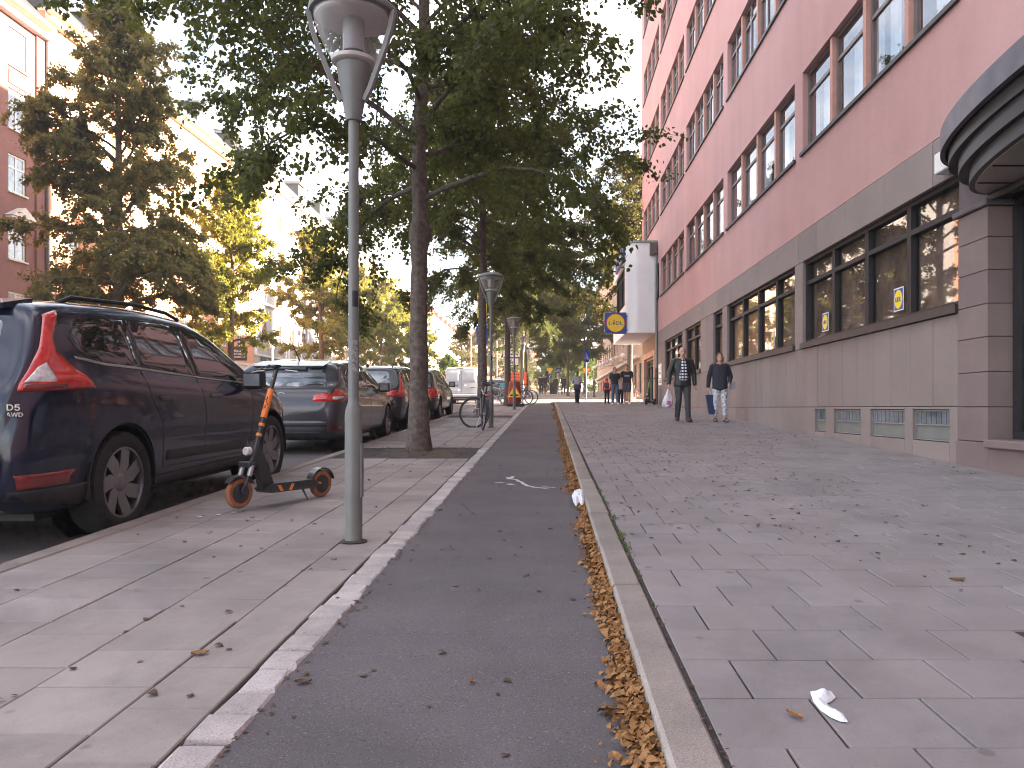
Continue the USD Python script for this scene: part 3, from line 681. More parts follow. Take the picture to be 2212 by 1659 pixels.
OB = thing('office_building', 'large pink rendered office block with stone ground floor filling the right side', 'building', (0, 0, 0))
W = WALL_X
G = [(2.9, 8.33), (8.8, 14.2), (14.65, 20.15), (20.62, 26.12), (26.6, 32.1), (32.6, 37.8)]
SILL = [4.71 + 3.38 * k for k in range(5)]
YE = 38.5
rows = [(s, s + 1.48, G) for s in SILL]
put(OB, 'pink_wall', wall_rows(W, W + 0.32, 2.0, YE, 3.26, 23.3, rows), 'pink_plaster')
put(OB, 'rear_wing', box(W, W + 16, -34, 2.0, -1.3, 23.3), 'pink_plaster')
put(OB, 'side_wall', box(W + 0.32, W + 16, YE - 0.3, YE, -0.1, 23.3), 'pink_plaster')
put(OB, 'roof', box(W - 0.25, W + 16.2, -34.2, YE + 0.2, 23.3, 23.65), 'roof_dark')
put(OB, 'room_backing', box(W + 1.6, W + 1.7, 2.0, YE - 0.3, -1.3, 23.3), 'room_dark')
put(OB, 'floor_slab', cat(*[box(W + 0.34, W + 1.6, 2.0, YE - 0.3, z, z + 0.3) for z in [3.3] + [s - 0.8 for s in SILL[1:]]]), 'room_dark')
rw = np.random.default_rng(5)
def curtain_mesh(y0, y1, z0, z1, x, amp, seed):
    ys = np.linspace(y0, y1, max(int((y1 - y0) / 0.035), 3)); r_ = np.random.default_rng(seed)
    xx = x + amp * np.sin(ys * r_.uniform(38, 55) + r_.uniform(0, 6)) + amp * 0.5 * np.sin(ys * 17 + 1)
    v = np.concatenate([np.column_stack([xx, ys, np.full_like(ys, z0)]), np.column_stack([xx, ys, np.full_like(ys, z1)])]); n = len(ys)
    return quads(v, [[i, i + 1, n + i + 1, n + i] for i in range(n - 1)])
for k, s in enumerate(SILL):
    for gi, (a, b) in enumerate(G):
        put(OB, 'window_sill', box(W - 0.045, W + 0.20, a - 0.06, b + 0.06, s - 0.055, s + 0.004), 'dark_sill')
        n = 4; wd = (b - a) / n
        if k > 2 and b < 14: continue
        for i in range(n):
            y0, y1 = a + wd * i, a + wd * (i + 1)
            if i: put(OB, 'mullion', box(W + 0.03, W + 0.17, y0 - 0.055, y0 + 0.055, s + 0.004, s + 1.478), 'pink_trim')
            f0, f1 = y0 + (0.057 if i else 0.002), y1 - (0.057 if i < n - 1 else 0.002)
            z0, z1 = s + 0.006, s + 1.476
            w = put(OB, 'window', frame_mesh(f0, f1, z0, z1, W + 0.10, W + 0.17, 0.05, transoms=(s + 1.06,), mull=(() if k == 0 else ((f0 + f1) / 2 + 0.1,)), tb=0.06), 'grey_frame')
            put(w, 'pane', box(W + 0.125, W + 0.133, f0 + 0.05, f1 - 0.05, z0 + 0.05, s + 1.03), 'window_pane')
            put(w, 'top_pane', box(W + 0.125, W + 0.133, f0 + 0.05, f1 - 0.05, s + 1.09, z1 - 0.05), 'window_pane')
            if rw.random() < 0.93:
                q = rw.choice([0.35, 0.55, 1.0], p=[0.12, 0.2, 0.68]); yy0 = f0 + 0.06 if rw.random() < 0.5 else f1 - 0.06 - (f1 - f0 - 0.12) * q
                put(w, 'curtain', curtain_mesh(yy0, yy0 + (f1 - f0 - 0.12) * q, z0 + 0.02, z1 - 0.02, W + 0.38, 0.02, int(rw.integers(1e6))), 'curtain', True)
# stone-clad ground floor
SW_ = [(8.82, 14.2, 4), (14.65, 20.2, 4), (20.75, 21.9, 1), (23.7, 26.3, 2), (26.9, 31.0, 3)]
ZS, ZH = 1.19, 2.70
put(OB, 'stone_core', wall_rows(W + 0.062, W + 0.34, 8.8, 33.0, -1.6, 3.26, [(-0.40, -0.02, [(13.03, 13.55), (11.56, 12.65), (10.14, 11.22), (9.01, 9.91)]), (ZS, ZH, [(a, b) for a, b, n in SW_])]), 'joint_sand')
def panel(y0, y1, z0, z1, mat='stone_panel', out=0.0, name='stone_panel', z0b=None):
    g = 0.004; x0 = W - out + float(rng.normal(0, 0.0012)); x1 = W + 0.06
    zb0, zb1 = (z0, z0) if z0b is None else z0b
    v = []
    for (i, x) in ((0.004, x0), (0, x0 + 0.004), (0, x1)):
        v += [(x, y0 + g + i, zb0 + g + i), (x, y1 - g - i, zb1 + g + i), (x, y1 - g - i, z1 - g - i), (x, y0 + g + i, z1 - g - i)]
    q = [[0, 3, 2, 1]] + [[4 + k, k, (k + 1) % 4, 4 + (k + 1) % 4] for k in range(4)] + [[8 + k, 4 + k, 4 + (k + 1) % 4, 8 + (k + 1) % 4] for k in range(4)]
    vv, ff = quads(v, q)
    put(OB, name, (vv, ff[:, ::-1]), mat)
y = 8.82
while y < 32.9:                                   # apron below the windows
    e = min(y + 0.575, 33.0); panel(y, e, 0.02, 1.09); y = e
y = 8.82
for e in [9.4, 10.75, 12.1, 13.45, 14.43, 15.8, 17.15, 18.5, 19.85, 20.45, 21.3, 22.3, 23.4, 24.4, 23.3, 26.6, 28.0, 29.4, 31.0, 32.0, 33.0]:
    panel(y, e, ZH, 3.26); y = e
for a, b in ((14.2, 14.65), (20.2, 20.75), (26.3, 26.9), (31.0, 32.0), (32.0, 33.0)): panel(a, b, 1.09, ZH)
for a, b in ((21.9, 22.8), (22.8, 23.7)): panel(a, b, 1.09, ZH)
zb = lambda y: float(zp(y)) + PAV - 0.10
CW = [(9.01, 9.91), (10.14, 11.22), (11.56, 12.65), (13.03, 13.55)]
ed = [8.82, 9.01, 9.91, 10.14, 11.22, 11.56, 12.65, 13.03, 13.55]
for i in range(8):
    a, b = ed[i], ed[i + 1]
    if (a, b) in CW:
        panel(a, b, 0, -0.405, z0b=(zb(a), zb(b)))
        panel(a, b, -0.02, 0.02)
    else: panel(a, b, 0, 0.02, z0b=(zb(a), zb(b)))
y = 13.55
while y < 32.9:
    e = min(y + 1.9, 33.0)
    if zb(e) < 0.0: panel(y, e, 0, 0.02, z0b=(zb(y), zb(e)))
    y = e
for a, b in CW:
    w = put(OB, 'cellar_window', frame_mesh(a + 0.004, b - 0.004, -0.398, -0.024, W + 0.03, W + 0.07, 0.016, transoms=(-0.205,), tb=0.02), 'galvanised')
    nb = max(int(round((b - a) / 0.13)), 2); st = (b - a - 0.04) / nb
    for i in range(nb): put(w, 'glass_block', box(W + 0.045, W + 0.06, a + 0.02 + st * i + 0.006, a + 0.02 + st * (i + 1) - 0.006, -0.192, -0.042), 'old_pane')
    put(w, 'lower_pane', box(W + 0.045, W + 0.06, a + 0.021, b - 0.021, -0.38, -0.217), 'grey_paint')
    put(w, 'backing', box(W + 0.09, W + 0.12, a, b, -0.42, 0), 'dark_void')
LIDL = lambda h: text('LiDL', h)
def sticker(w, yc, zc, wy, hz):
    x = W + 0.132
    s = put(w, 'sticker', box(x, x + 0.003, yc - wy / 2, yc + wy / 2, zc - hz / 2, zc + hz / 2), 'sign_white')
    put(OB, 'sticker_print', cat(box(x - 0.003, x - 0.0005, yc - wy * 0.44, yc + wy * 0.44, zc - hz * 0.45, zc + hz * 0.45)), 'sign_blue')
    e = Polygon([(math.cos(t) * wy * 0.40, math.sin(t) * hz * 0.40) for t in np.linspace(0, 2 * math.pi, 40)[:-1]])
    R = np.array([[0, 0, -1], [-1, 0, 0], [0, 1, 0]], float)
    put(OB, 'sticker_disc', tf(extrude(e, 0.002), mat=R, t=(x - 0.0035, yc, zc)), 'sign_yellow')
    t = centre(LIDL(0.055)); t = (t[0] * [wy * 0.62 / np.ptp(t[0][:, 0]), 1, 1], t[1])
    put(OB, 'sticker_lettering', tf(t, mat=R, t=(x - 0.006, yc, zc)), 'sign_blue')
for (a, b, n) in SW_:
    wd = (b - a) / n
    put(OB, 'shop_sill', box(W - 0.05, W + 0.14, a - 0.03, b + 0.03, ZS - 0.095, ZS + 0.003), 'dark_sill')
    for i in range(n):
        y0, y1 = a + wd * i + 0.004, a + wd * (i + 1) - 0.004
        w = put(OB, 'shop_window', frame_mesh(y0, y1, ZS + 0.004, ZH - 0.004, W + 0.07, W + 0.17, 0.055, transoms=(2.30,), tb=0.07), 'bronze_frame')
        put(w, 'pane', box(W + 0.135, W + 0.143, y0 + 0.055, y1 - 0.055, ZS + 0.06, 2.265), 'shop_pane')
        put(w, 'top_pane', box(W + 0.135, W + 0.143, y0 + 0.055, y1 - 0.055, 2.335, ZH - 0.06), 'shop_pane')
        put(w, 'window_print', box(W + 0.19, W + 0.20, y0 + 0.03, y1 - 0.03, ZS + 0.02, ZH - 0.02), 'film_print' if y0 < 15.5 else 'film_reflection')  # near windows: brown print; far windows: painted reflection
        for yc in (10.6, 13.4, 16.53, 19.35, 24.0):
            if y0 < yc < y1: sticker(w, yc, 1.50, 0.29, 0.32)
# corner bay with rounded edge
bp = [(W, 33.0)] + [(3.85 - 0.5 * math.sin(t), 33.5 - 0.5 * math.cos(t)) for t in np.linspace(0, math.pi / 2, 9)] + [(3.35, YE + 0.9), (W, YE + 0.9)]
bay = Polygon(bp)
bay_low = extrude(bay, 4.5 - 3.24); bay_up = extrude(bay, 7.10 - 6.3); bay_mid = extrude(bay.intersection(sbox(3.62, 0, 9, 99)), 1.8)
mid_front = box(3.35, 3.62, 33.4, 33.75, 4.5, 6.3)
strip_near = extrude(bay.intersection(sbox(3.3, 32, 3.62, 33.42)), 1.8)
bw = put(OB, 'bay', cat(tf(bay_low, t=(0, 0, 3.24)), tf(bay_mid, t=(0, 0, 4.5)), tf(bay_up, t=(0, 0, 6.3)), tf(strip_near, t=(0, 0, 4.5)), box(3.36, 3.62, 33.43, 33.7, 4.5, 6.3)), 'white_render', 25)
put(bw, 'copper_edging', tf(extrude(bay.buffer(0.05, join_style=1).intersection(sbox(0, 0, W - 0.002, 99)), 0.09), t=(0, 0, 7.103)), 'copper_edge', 25)
put(bw, 'hopper_head', cat(box(4.36, W - 0.002, 32.86, 32.998, 6.55, 7.08), box(4.5, 4.66, 32.80, 32.86, 6.6, 6.95)), 'downpipe')
for i in range(7):
    y0 = 33.72 + i * 0.66
    w = put(bw, 'bay_window', frame_mesh(y0, y0 + 0.64, 4.504, 6.296, 3.42, 3.50, 0.05, transoms=(5.9,)), 'bronze_frame')
put(bw, 'bay_panes', box(3.46, 3.468, 33.74, 38.3, 4.55, 6.25), 'old_pane')
put(bw, 'blue_board', box(3.24, 3.335, 33.5, 37.0, 6.42, 6.98), 'sign_blue')
R_ = np.array([[0, 0, -1], [-1, 0, 0], [0, 1, 0]], float)
put(bw, 'board_lettering', tf(centre(text('LIDL', 0.34)), mat=R_, t=(3.238, 35.3, 6.70)), 'sign_white')
# drain pipe at the corner of the bay
put(OB, 'drain_pipe', cat(tube([(4.62, 32.93, 6.6), (4.62, 32.93, 4.0), (4.64, 32.95, 3.2), (4.64, 32.95, 1.7)], 0.055, 10)), 'galvanised', 30)
put(OB, 'drain_pipe_foot', tube([(4.64, 32.95, 1.7), (4.64, 32.95, float(zp(33)) + PAV)], 0.062, 10), 'downpipe', 30)
# entrance below the bay
gz = float(zp(36)) + 0.02
put(OB, 'entrance_wall', cat(box(W + 0.02, W + 0.3, 33.0, 33.6, -0.3, 3.24), box(W + 0.02, W + 0.3, 36.9, YE, -0.3, 3.24), box(W + 0.02, W + 0.3, 33.6, 36.9, 2.2, 3.24)), 'tan_render')
put(OB, 'entrance_surround', cat(box(W - 0.1, W + 0.02, 33.35, 33.58, 0.0, 2.3), box(W - 0.1, W + 0.02, 36.92, 37.15, 0.0, 2.3), box(W - 0.1, W + 0.02, 33.35, 37.15, 2.302, 2.55)), 'peach_render')
d_ = put(OB, 'entrance_door', frame_mesh(33.6, 36.9, 0.0, 2.2, W + 0.12, W + 0.2, 0.09, transoms=(1.95,), mull=(34.7, 35.8)), 'bronze_frame')
put(d_, 'pane', box(W + 0.155, W + 0.165, 33.68, 36.82, 0.09, 2.12), 'old_pane')
put(OB, 'notice_board', box(W - 0.03, W - 0.002, 31.75, 32.55, 0.95, 1.85), 'sign_white')
put(OB, 'notice_print', cat(*[box(W - 0.034, W - 0.031, 31.85 + 0.2 * i, 31.98 + 0.2 * i, 1.05 + 0.18 * j, 1.17 + 0.18 * j) for i in range(3) for j in range(4)]), 'lamp_red_dark')
put(OB, 'meter_hatch', bbox(W - 0.02, W + 0.02, 31.7, 32.5, 0.18, 0.85, 0.008), 'stone_pier')
# pier, entrance recess and canopy at the right edge
for zc0, zc1 in ((-1.2, -0.365), (-0.365, 0.013), (0.013, 0.39), (0.39, 0.765), (0.765, 1.12), (1.12, 1.48), (1.48, 1.83), (1.83, 2.16)):
    put(OB, 'pier_block', bbox(W - 0.015, W + 0.5, 8.20, 8.79, zc0 + 0.003, zc1 - 0.003, 0.006), 'stone_pier')
put(OB, 'pier_plinth', bbox(W - 0.035, W + 0.5, 8.15, 8.80, -1.25, -0.372, 0.008), 'stone_pier')
put(OB, 'pier_cap', bbox(W - 0.06, W + 0.5, 8.15, 8.84, 2.163, 2.225, 0.01), 'canopy_fascia')
put(OB, 'pier_head', box(W - 0.006, W + 0.5, 8.2, 8.78, 2.228, 2.70), 'canopy_fascia')
put(OB, 'recess_wall', cat(box(W + 0.24, W + 0.5, 2.0, 8.2, -1.3, -0.40), box(W + 0.02, W + 0.34, 2.0, 8.8, 2.70, 3.26), box(W + 0.24, W + 0.5, 2.0, 8.2, 2.28, 2.70)), 'stone_pier')
put(OB, 'front_base', box(W - 0.04, W + 0.24, 2.0, 8.14, -1.3, -0.42), 'stone_pier')
put(OB, 'display_sill', bbox(W - 0.10, W + 0.30, 2.0, 8.14, -0.418, -0.33, 0.012), 'stone_pier')
w = put(OB, 'display_window', frame_mesh(4.2, 8.19, -0.328, 2.278, W + 0.25, W + 0.36, 0.075, mull=(6.2,)), 'bronze_frame')
put(w, 'pane', box(W + 0.30, W + 0.308, 4.27, 8.12, -0.25, 2.2), 'shop_pane')
M('reflection_pale', (0.62, 0.66, 0.65), 0.8, var=0.06)  # pale reflection in the display glass, painted on a sheet behind the pane
put(w, 'blind', box(W + 0.40, W + 0.41, 4.2, 8.15, -0.3, 2.25), 'reflection_pale')
R_ = np.array([[0, 0, 1], [-1, 0, 0], [0, 1, 0]], float)
pr = []
for k in range(4):
    for j in range(5):
        y1 = 8.02 - j * 0.30; z = 0.02 + k * 0.30 + 0.0 + (8.02 - y1) * 0.28 - 0.25
        pr.append(hull([(W + 0.385, y1, z), (W + 0.385, y1 - 0.17, z + 0.05), (W + 0.385, y1 - 0.17, z + 0.19), (W + 0.385, y1, z + 0.14), (W + 0.392, y1, z), (W + 0.392, y1 - 0.17, z + 0.05), (W + 0.392, y1 - 0.17, z + 0.19), (W + 0.392, y1, z + 0.14)]))
put(w, 'poster_print', cat(*pr), 'film_print')  # reflected windows of the house opposite, drawn as flat dark shapes
CY, RY, RX = 5.15, 3.62, 0.95
def ell(ry, rx, n=60): return Polygon([(W + 0.02, CY + ry)] + [(W - rx * math.sin(t), CY + ry * math.cos(t)) for t in np.linspace(0.001, math.pi - 0.001, n)] + [(W + 0.02, CY - ry)])
cn = put(OB, 'canopy', tf(extrude(ell(RY - 0.03, RX - 0.03), 0.12), t=(0, 0, 2.86)), 'canopy_metal', 25)
put(cn, 'fascia', tf(extrude(ell(RY, RX).difference(ell(RY - 0.06, RX - 0.06).buffer(0.0005)).buffer(0), 0.235), t=(0, 0, 2.735)), 'canopy_fascia', 25)
for z0, z1, ry, rx in ((2.60, 2.855, RY - 0.12, RX - 0.075), (2.44, 2.598, RY - 0.32, RX - 0.10), (2.29, 2.438, RY - 0.52, RX - 0.14)):
    put(cn, 'stepped_ring', tf(extrude(ell(ry, rx), z1 - z0), t=(0, 0, z0)), 'canopy_metal', 25)
SY, SX = RY - 0.60, RX - 0.19
put(cn, 'soffit_glass', tf(extrude(ell(SY, SX), 0.014), t=(0, 0, 2.274)), 'canopy_glass')
put(cn, 'soffit_bar', cat(*[box(W - SX * math.sqrt(max(1 - ((y - CY) / SY) ** 2, 0)) + 0.02, W - 0.005, y - 0.010, y + 0.010, 2.262, 2.273) for y in (3.0, 3.9, 4.8, 5.7, 6.5, 7.2, 7.75)]), 'canopy_metal')
put(cn, 'wall_beam', box(W - 0.03, W + 0.02, 2.0, 8.19, 2.20, 2.258), 'canopy_metal')
put(OB, 'flood_light', bbox(W - 0.16, W - 0.002, 8.72, 9.05, 2.74, 2.98, 0.012), 'white_frame')
# projecting shop sign
SGN = thing('shop_sign', 'square blue sign with a yellow disc projecting from the white corner bay', 'sign', (2.91, 33.25, 3.67))
put(SGN, 'board', bbox(-0.46, 0.46, -0.09, 0.09, -0.46, 0.46, 0.015), 'sign_blue')
RF = np.array([[1, 0, 0], [0, 0, -1], [0, 1, 0]], float)
circ = lambda rad: Point(0, 0).buffer(rad, 40)
put(SGN, 'red_ring', tf(extrude(circ(0.405), 0.006), mat=RF, t=(0, -0.09, 0)), 'sign_red')
put(SGN, 'yellow_disc', tf(extrude(circ(0.375), 0.010), mat=RF, t=(0, -0.09, 0)), 'sign_yellow')
def bold_letter(s, h, x, z, rz=0):
    t = centre(text(s, h)); t = (t[0] * [1.35, 1, 1], t[1]); return tf(tf(t, rz=rz), mat=RF, t=(x, -0.101, z))
put(SGN, 'lettering', cat(bold_letter('L', 0.145, -0.23, 0.0), bold_letter('D', 0.145, 0.09, 0.0), bold_letter('L', 0.145, 0.265, 0.0)), 'sign_blue')
put(SGN, 'red_letter', cat(tf(extrude(Polygon([(-0.06, 0), (0, -0.085), (0.06, 0), (0, 0.085)]), 0.004), mat=RF, t=(-0.075, -0.101, -0.01)), tf(extrude(circ(0.03), 0.004), mat=RF, t=(-0.065, -0.101, 0.115))), 'sign_red')
put(SGN, 'bracket', cat(rod((0.46, 0, 0.3), (0.56, 0, 0.3), 0.025), rod((0.46, 0, -0.3), (0.56, 0, -0.3), 0.025)), 'sign_blue')

# ================================================================ tan building beyond the side street
TB = thing('tan_building', 'tan rendered low block with globe lamps beyond the side street', 'building', (0, 0, 0))
tx = 6.5
trows = [(1.0, 3.2, [(53.5 + 3 * i, 55.2 + 3 * i) for i in range(16)])] + [(z, z + 1.5, [(53.7 + 3 * i, 54.9 + 3 * i) for i in range(16)]) for z in (5.2, 8.2, 11.2)]
put(TB, 'wall', wall_rows(tx, tx + 0.35, 52, 102, 0.0, 14.9, trows), 'tan_render')
put(TB, 'end_wall', box(tx + 0.35, tx + 14, 52, 52.35, 0.0, 14.9), 'tan_render')
put(TB, 'backing', box(tx + 0.5, tx + 13.6, 52.6, 102, 0.0, 14.7), 'room_dark')
put(TB, 'roof', box(tx - 0.3, tx + 14.2, 51.7, 102.3, 14.9, 15.3), 'roof_dark')
for z in (5.2, 8.2, 11.2):
    for i in range(16):
        w = put(TB, 'window', frame_mesh(53.7 + 3 * i, 54.9 + 3 * i, z, z + 1.5, tx + 0.1, tx + 0.17, 0.09, mull=(54.3 + 3 * i,)), 'white_frame')
        put(w, 'pane', box(tx + 0.13, tx + 0.14, 53.78 + 3 * i, 54.82 + 3 * i, z + 0.08, z + 1.42), 'old_pane')
for i in range(16):
    w = put(TB, 'shop_window', frame_mesh(53.5 + 3 * i, 55.2 + 3 * i, 1.0, 3.2, tx + 0.1, tx + 0.17, 0.08), 'bronze_frame')
    put(w, 'pane', box(tx + 0.13, tx + 0.14, 53.57 + 3 * i, 55.13 + 3 * i, 1.07, 3.13), 'old_pane')
put(TB, 'canopy_ledge', box(tx - 0.35, tx - 0.002, 54, 101, 3.55, 3.75), 'trim_pale')
for i in range(8):
    Y = 60 + i * 5.2; z = 4.1 + 0.028 * (Y - 60)
    lp_ = put(TB, 'globe_lamp', sphere((5.85, Y, z), 0.2, 2), 'globe_white', True)
    put(lp_, 'bracket', cat(tube([(5.85, Y, z - 0.2), (5.85, Y, z - 0.34), (tx - 0.01, Y, z - 0.34)], 0.03, 6)), 'downpipe')
# ================================================================ houses across the road
def left_window(parent, y0, y1, z0, z1, frame='white_frame', pane='old_pane', fb=0.09, tr=True, dep=0.14, sill='trim_pale'):
    xf, xb = LEFT_X - dep + 0.06, LEFT_X - dep
    w = put(parent, 'window', frame_mesh(y0 + 0.003, y1 - 0.003, z0 + 0.003, z1 - 0.003, xb, xf, fb, transoms=((z0 + (z1 - z0) * 0.66,) if tr else ()), mull=((y0 + y1) / 2,), tb=fb * 0.8), frame)
    put(w, 'pane', box(xb + 0.02, xb + 0.03, y0 + fb * 0.9, y1 - fb * 0.9, z0 + fb * 0.9, z1 - fb * 0.9), pane)
    put(w, 'sill', box(LEFT_X - dep, LEFT_X + 0.09, y0 - 0.06, y1 + 0.06, z0 - 0.075, z0 - 0.002), sill)

def house(name, label, y0, y1, z0, zt, cols, ww, rows, mat, base=None, basez=None, roof='roof_dark', frame='white_frame', pane='old_pane', group=None, fb=0.09, roofh=3.2, shop=True, dormers=True, skip=None):
    H = thing(name, label, 'building', (0, 0, 0), group=group)
    ops = [(c - ww / 2, c + ww / 2) for c in cols]
    rws = [(za, zb, ops) for za, zb in rows]
    zlo = z0
    if base:
        so = [(c - 0.95, c + 0.95) for c in cols]
        zs0 = float(zp((y0 + y1) / 2)) + 0.35
        put(H, 'ground_floor', wall_rows(LEFT_X - 0.4, LEFT_X + 0.05, y0, y1, z0, basez, [(zs0, min(zs0 + 2.6, basez - 0.5), so)]), base)
        for a, b in so:
            w = put(H, 'shop_window', frame_mesh(a + 0.003, b - 0.003, zs0 + 0.003, min(zs0 + 2.6, basez - 0.5) - 0.003, LEFT_X - 0.2, LEFT_X - 0.12, 0.08), 'bronze_frame')
            put(w, 'pane', box(LEFT_X - 0.17, LEFT_X - 0.16, a + 0.07, b - 0.07, zs0 + 0.07, min(zs0 + 2.6, basez - 0.5) - 0.07), 'old_pane')
        put(H, 'string_course', box(LEFT_X, LEFT_X + 0.14, y0, y1, basez + 0.002, basez + 0.18), 'trim_pale')
        zlo = basez
    put(H, 'wall', wall_rows(LEFT_X - 0.4, LEFT_X, y0, y1, zlo + (0.002 if base else 0), zt, rws), mat)
    put(H, 'backing', box(LEFT_X - 0.9, LEFT_X - 0.8, y0, y1, z0, zt), 'room_dark')
    put(H, 'body', cat(box(LEFT_X - 12, LEFT_X - 0.9, y0, y0 + 0.3, z0, zt), box(LEFT_X - 12, LEFT_X - 0.9, y1 - 0.3, y1, z0, zt)), mat)
    put(H, 'cornice', cat(box(LEFT_X, LEFT_X + 0.35, y0, y1, zt - 0.55, zt - 0.28), box(LEFT_X - 0.4, LEFT_X + 0.55, y0, y1, zt, zt + 0.16)), 'trim_pale')
    v = [(LEFT_X + 0.5, y0, zt + 0.165), (LEFT_X + 0.5, y1, zt + 0.165), (LEFT_X - 2.6, y1, zt + roofh), (LEFT_X - 2.6, y0, zt + roofh), (LEFT_X - 12, y1, zt + roofh + 1), (LEFT_X - 12, y0, zt + roofh + 1), (LEFT_X - 12, y0, zt + 0.165), (LEFT_X - 12, y1, zt + 0.165)]
    rf = put(H, 'roof', quads(v, [[0, 1, 2, 3], [3, 2, 4, 5], [5, 4, 7, 6], [0, 6, 7, 1], [0, 3, 5, 6], [1, 7, 4, 2]]), roof)
    if dormers:
        for c in cols[1::2]:
            d_ = put(rf, 'dormer', cat(box(LEFT_X - 2.6, LEFT_X - 0.35, c - 0.7, c + 0.7, zt + 0.8, zt + 2.3), hull([(LEFT_X - 2.6, c - 0.85, zt + 2.302), (LEFT_X - 0.2, c - 0.85, zt + 2.302), (LEFT_X - 0.2, c + 0.85, zt + 2.302), (LEFT_X - 2.6, c + 0.85, zt + 2.302), (LEFT_X - 2.6, c, zt + 2.8), (LEFT_X - 0.3, c, zt + 2.8)])), roof)
    for (za, zb) in rows:
        for c in cols: left_window(H, c - ww / 2, c + ww / 2, za, zb, frame, pane, fb)
    return H

HA = house('apartment_house', 'dark red rendered apartment house at the left edge with white framed windows', 20, 39.0, -1.5, 19.1, [21.9, 24.9, 27.9, 30.9, 33.9, 36.95], 1.25,
           [(3.85, 5.55), (7.1, 8.85), (10.3, 12.1), (13.3, 15.2), (16.3, 18.1)], 'red_render', base='trim_pale', basez=2.4, pane='bright_pane')
# window pediment and panel on the red house
put(HA, 'pediment', cat(box(LEFT_X, LEFT_X + 0.32, 36.1, 37.8, 8.98, 9.10), hull([(LEFT_X, 36.05, 9.102), (LEFT_X + 0.4, 36.05, 9.102), (LEFT_X, 37.85, 9.102), (LEFT_X + 0.4, 37.85, 9.102), (LEFT_X, 36.95, 9.62), (LEFT_X + 0.4, 36.95, 9.62)])), 'trim_pale')
put(HA, 'relief_panel', bbox(LEFT_X, LEFT_X + 0.05, 36.3, 37.6, 15.4, 16.05, 0.02), 'red_render')
put(HA, 'corner_strip', box(LEFT_X, LEFT_X + 0.10, 38.2, 39.0, 2.6, 18.5), 'red_render')
put(HA, 'drain_pipe', tube([(LEFT_X + 0.18, 38.9, 18.6), (LEFT_X + 0.18, 38.9, -0.2)], 0.09, 8), 'downpipe', 30)
HB = house('apartment_house', 'orange rendered apartment house lit by the sun behind the tallest lime tree', 39.0, 66.6, -1.3, 20.2, [41.3 + 3.2 * i for i in range(8)], 1.15,
           [(4.9, 6.6), (8.1, 9.9), (11.3, 13.1), (14.5, 16.2), (17.4, 18.9)], 'orange_render', base='cream_render', basez=3.6, pane='bright_pane')
HC = house('apartment_house', 'grey rendered house with white arches around its first floor windows', 66.6, 112, -0.6, 20.9, [69.0 + 3.75 * i for i in range(12)], 1.35,
           [(6.1, 7.75), (10.2, 12.0), (13.4, 15.2), (16.5, 18.2)], 'grey_render', base='grey_render', basez=4.6, frame='brown_frame', fb=0.12)
for i in range(2, 9):
    c = 69.0 + 3.75 * i
    arc = [(LEFT_X + 0.06, c - 1.15, 4.8)] + [(LEFT_X + 0.06, c - 1.15 * math.cos(t), 7.5 + 1.15 * math.sin(t)) for t in np.linspace(0, math.pi, 14)] + [(LEFT_X + 0.06, c + 1.15, 4.8)]
    put(HC, 'arch_moulding', tube(arc, 0.13, 6), 'white_render')
    put(HC, 'keystone', hull([(LEFT_X, c - 0.14, 8.6), (LEFT_X + 0.22, c - 0.14, 8.6), (LEFT_X, c + 0.14, 8.6), (LEFT_X + 0.22, c + 0.14, 8.6), (LEFT_X, c - 0.2, 9.15), (LEFT_X + 0.22, c - 0.2, 9.15), (LEFT_X, c + 0.2, 9.15), (LEFT_X + 0.22, c + 0.2, 9.15)]), 'white_render')
for c in (66.9, 70.9, 74.6):
    put(HC, 'pilaster', box(LEFT_X, LEFT_X + 0.12, c - 0.2, c + 0.2, 4.8, 8.9), 'white_render')
put(HC, 'ledge', box(LEFT_X, LEFT_X + 0.22, 66.7, 111.9, 9.25, 9.45), 'white_render')
HD = house('apartment_house', 'pale peach house shining in the sun beyond the grey house', 113, 141, 0.5, 21.0, [115.5 + 3.6 * i for i in range(7)], 1.4,
           [(5, 7), (8.5, 10.5), (12, 14), (15.4, 17.3)], 'peach_render', dormers=False)
HE = house('apartment_house', 'long cream house with red roof and row of dormers far down the road', 150, 250, 2.0, 20.0, [153 + 4.0 * i for i in range(24)], 1.5,
           [(6.5, 8.5), (10.5, 12.5), (14.5, 16.5)], 'cream_render', roof='roof_red', roofh=3.4)
# shop boards on the houses
def board(label, y0, y1, z0, z1, x=LEFT_X + 0.1, words=None, dx=0.06):
    b = thing('shop_board', label, 'sign', (x, (y0 + y1) / 2, (z0 + z1) / 2))
    put(b, 'board', bbox(0, dx, -(y1 - y0) / 2, (y1 - y0) / 2, -(z1 - z0) / 2, (z1 - z0) / 2, 0.012), 'sign_black')
    R = np.array([[0, 0, 1], [1, 0, 0], [0, 1, 0]], float)
    for t, h, z in words:
        m = centre(text(t, h)); put(b, 'lettering', tf(m, mat=R, t=(dx, 0, z)), 'sign_white')
    return b
board('black shop board with white lettering low on the grey house', 68.0, 71.6, 3.55, 4.55, words=[('Econ', 0.34, 0.18), ('og', 0.3, -0.28)])
b = thing('hanging_sign', 'small square black hanging sign on the orange house', 'sign', (LEFT_X + 0.9, 61.4, 4.35))
put(b, 'board', bbox(-0.55, 0.55, -0.05, 0.05, -0.55, 0.55, 0.012), 'sign_black')
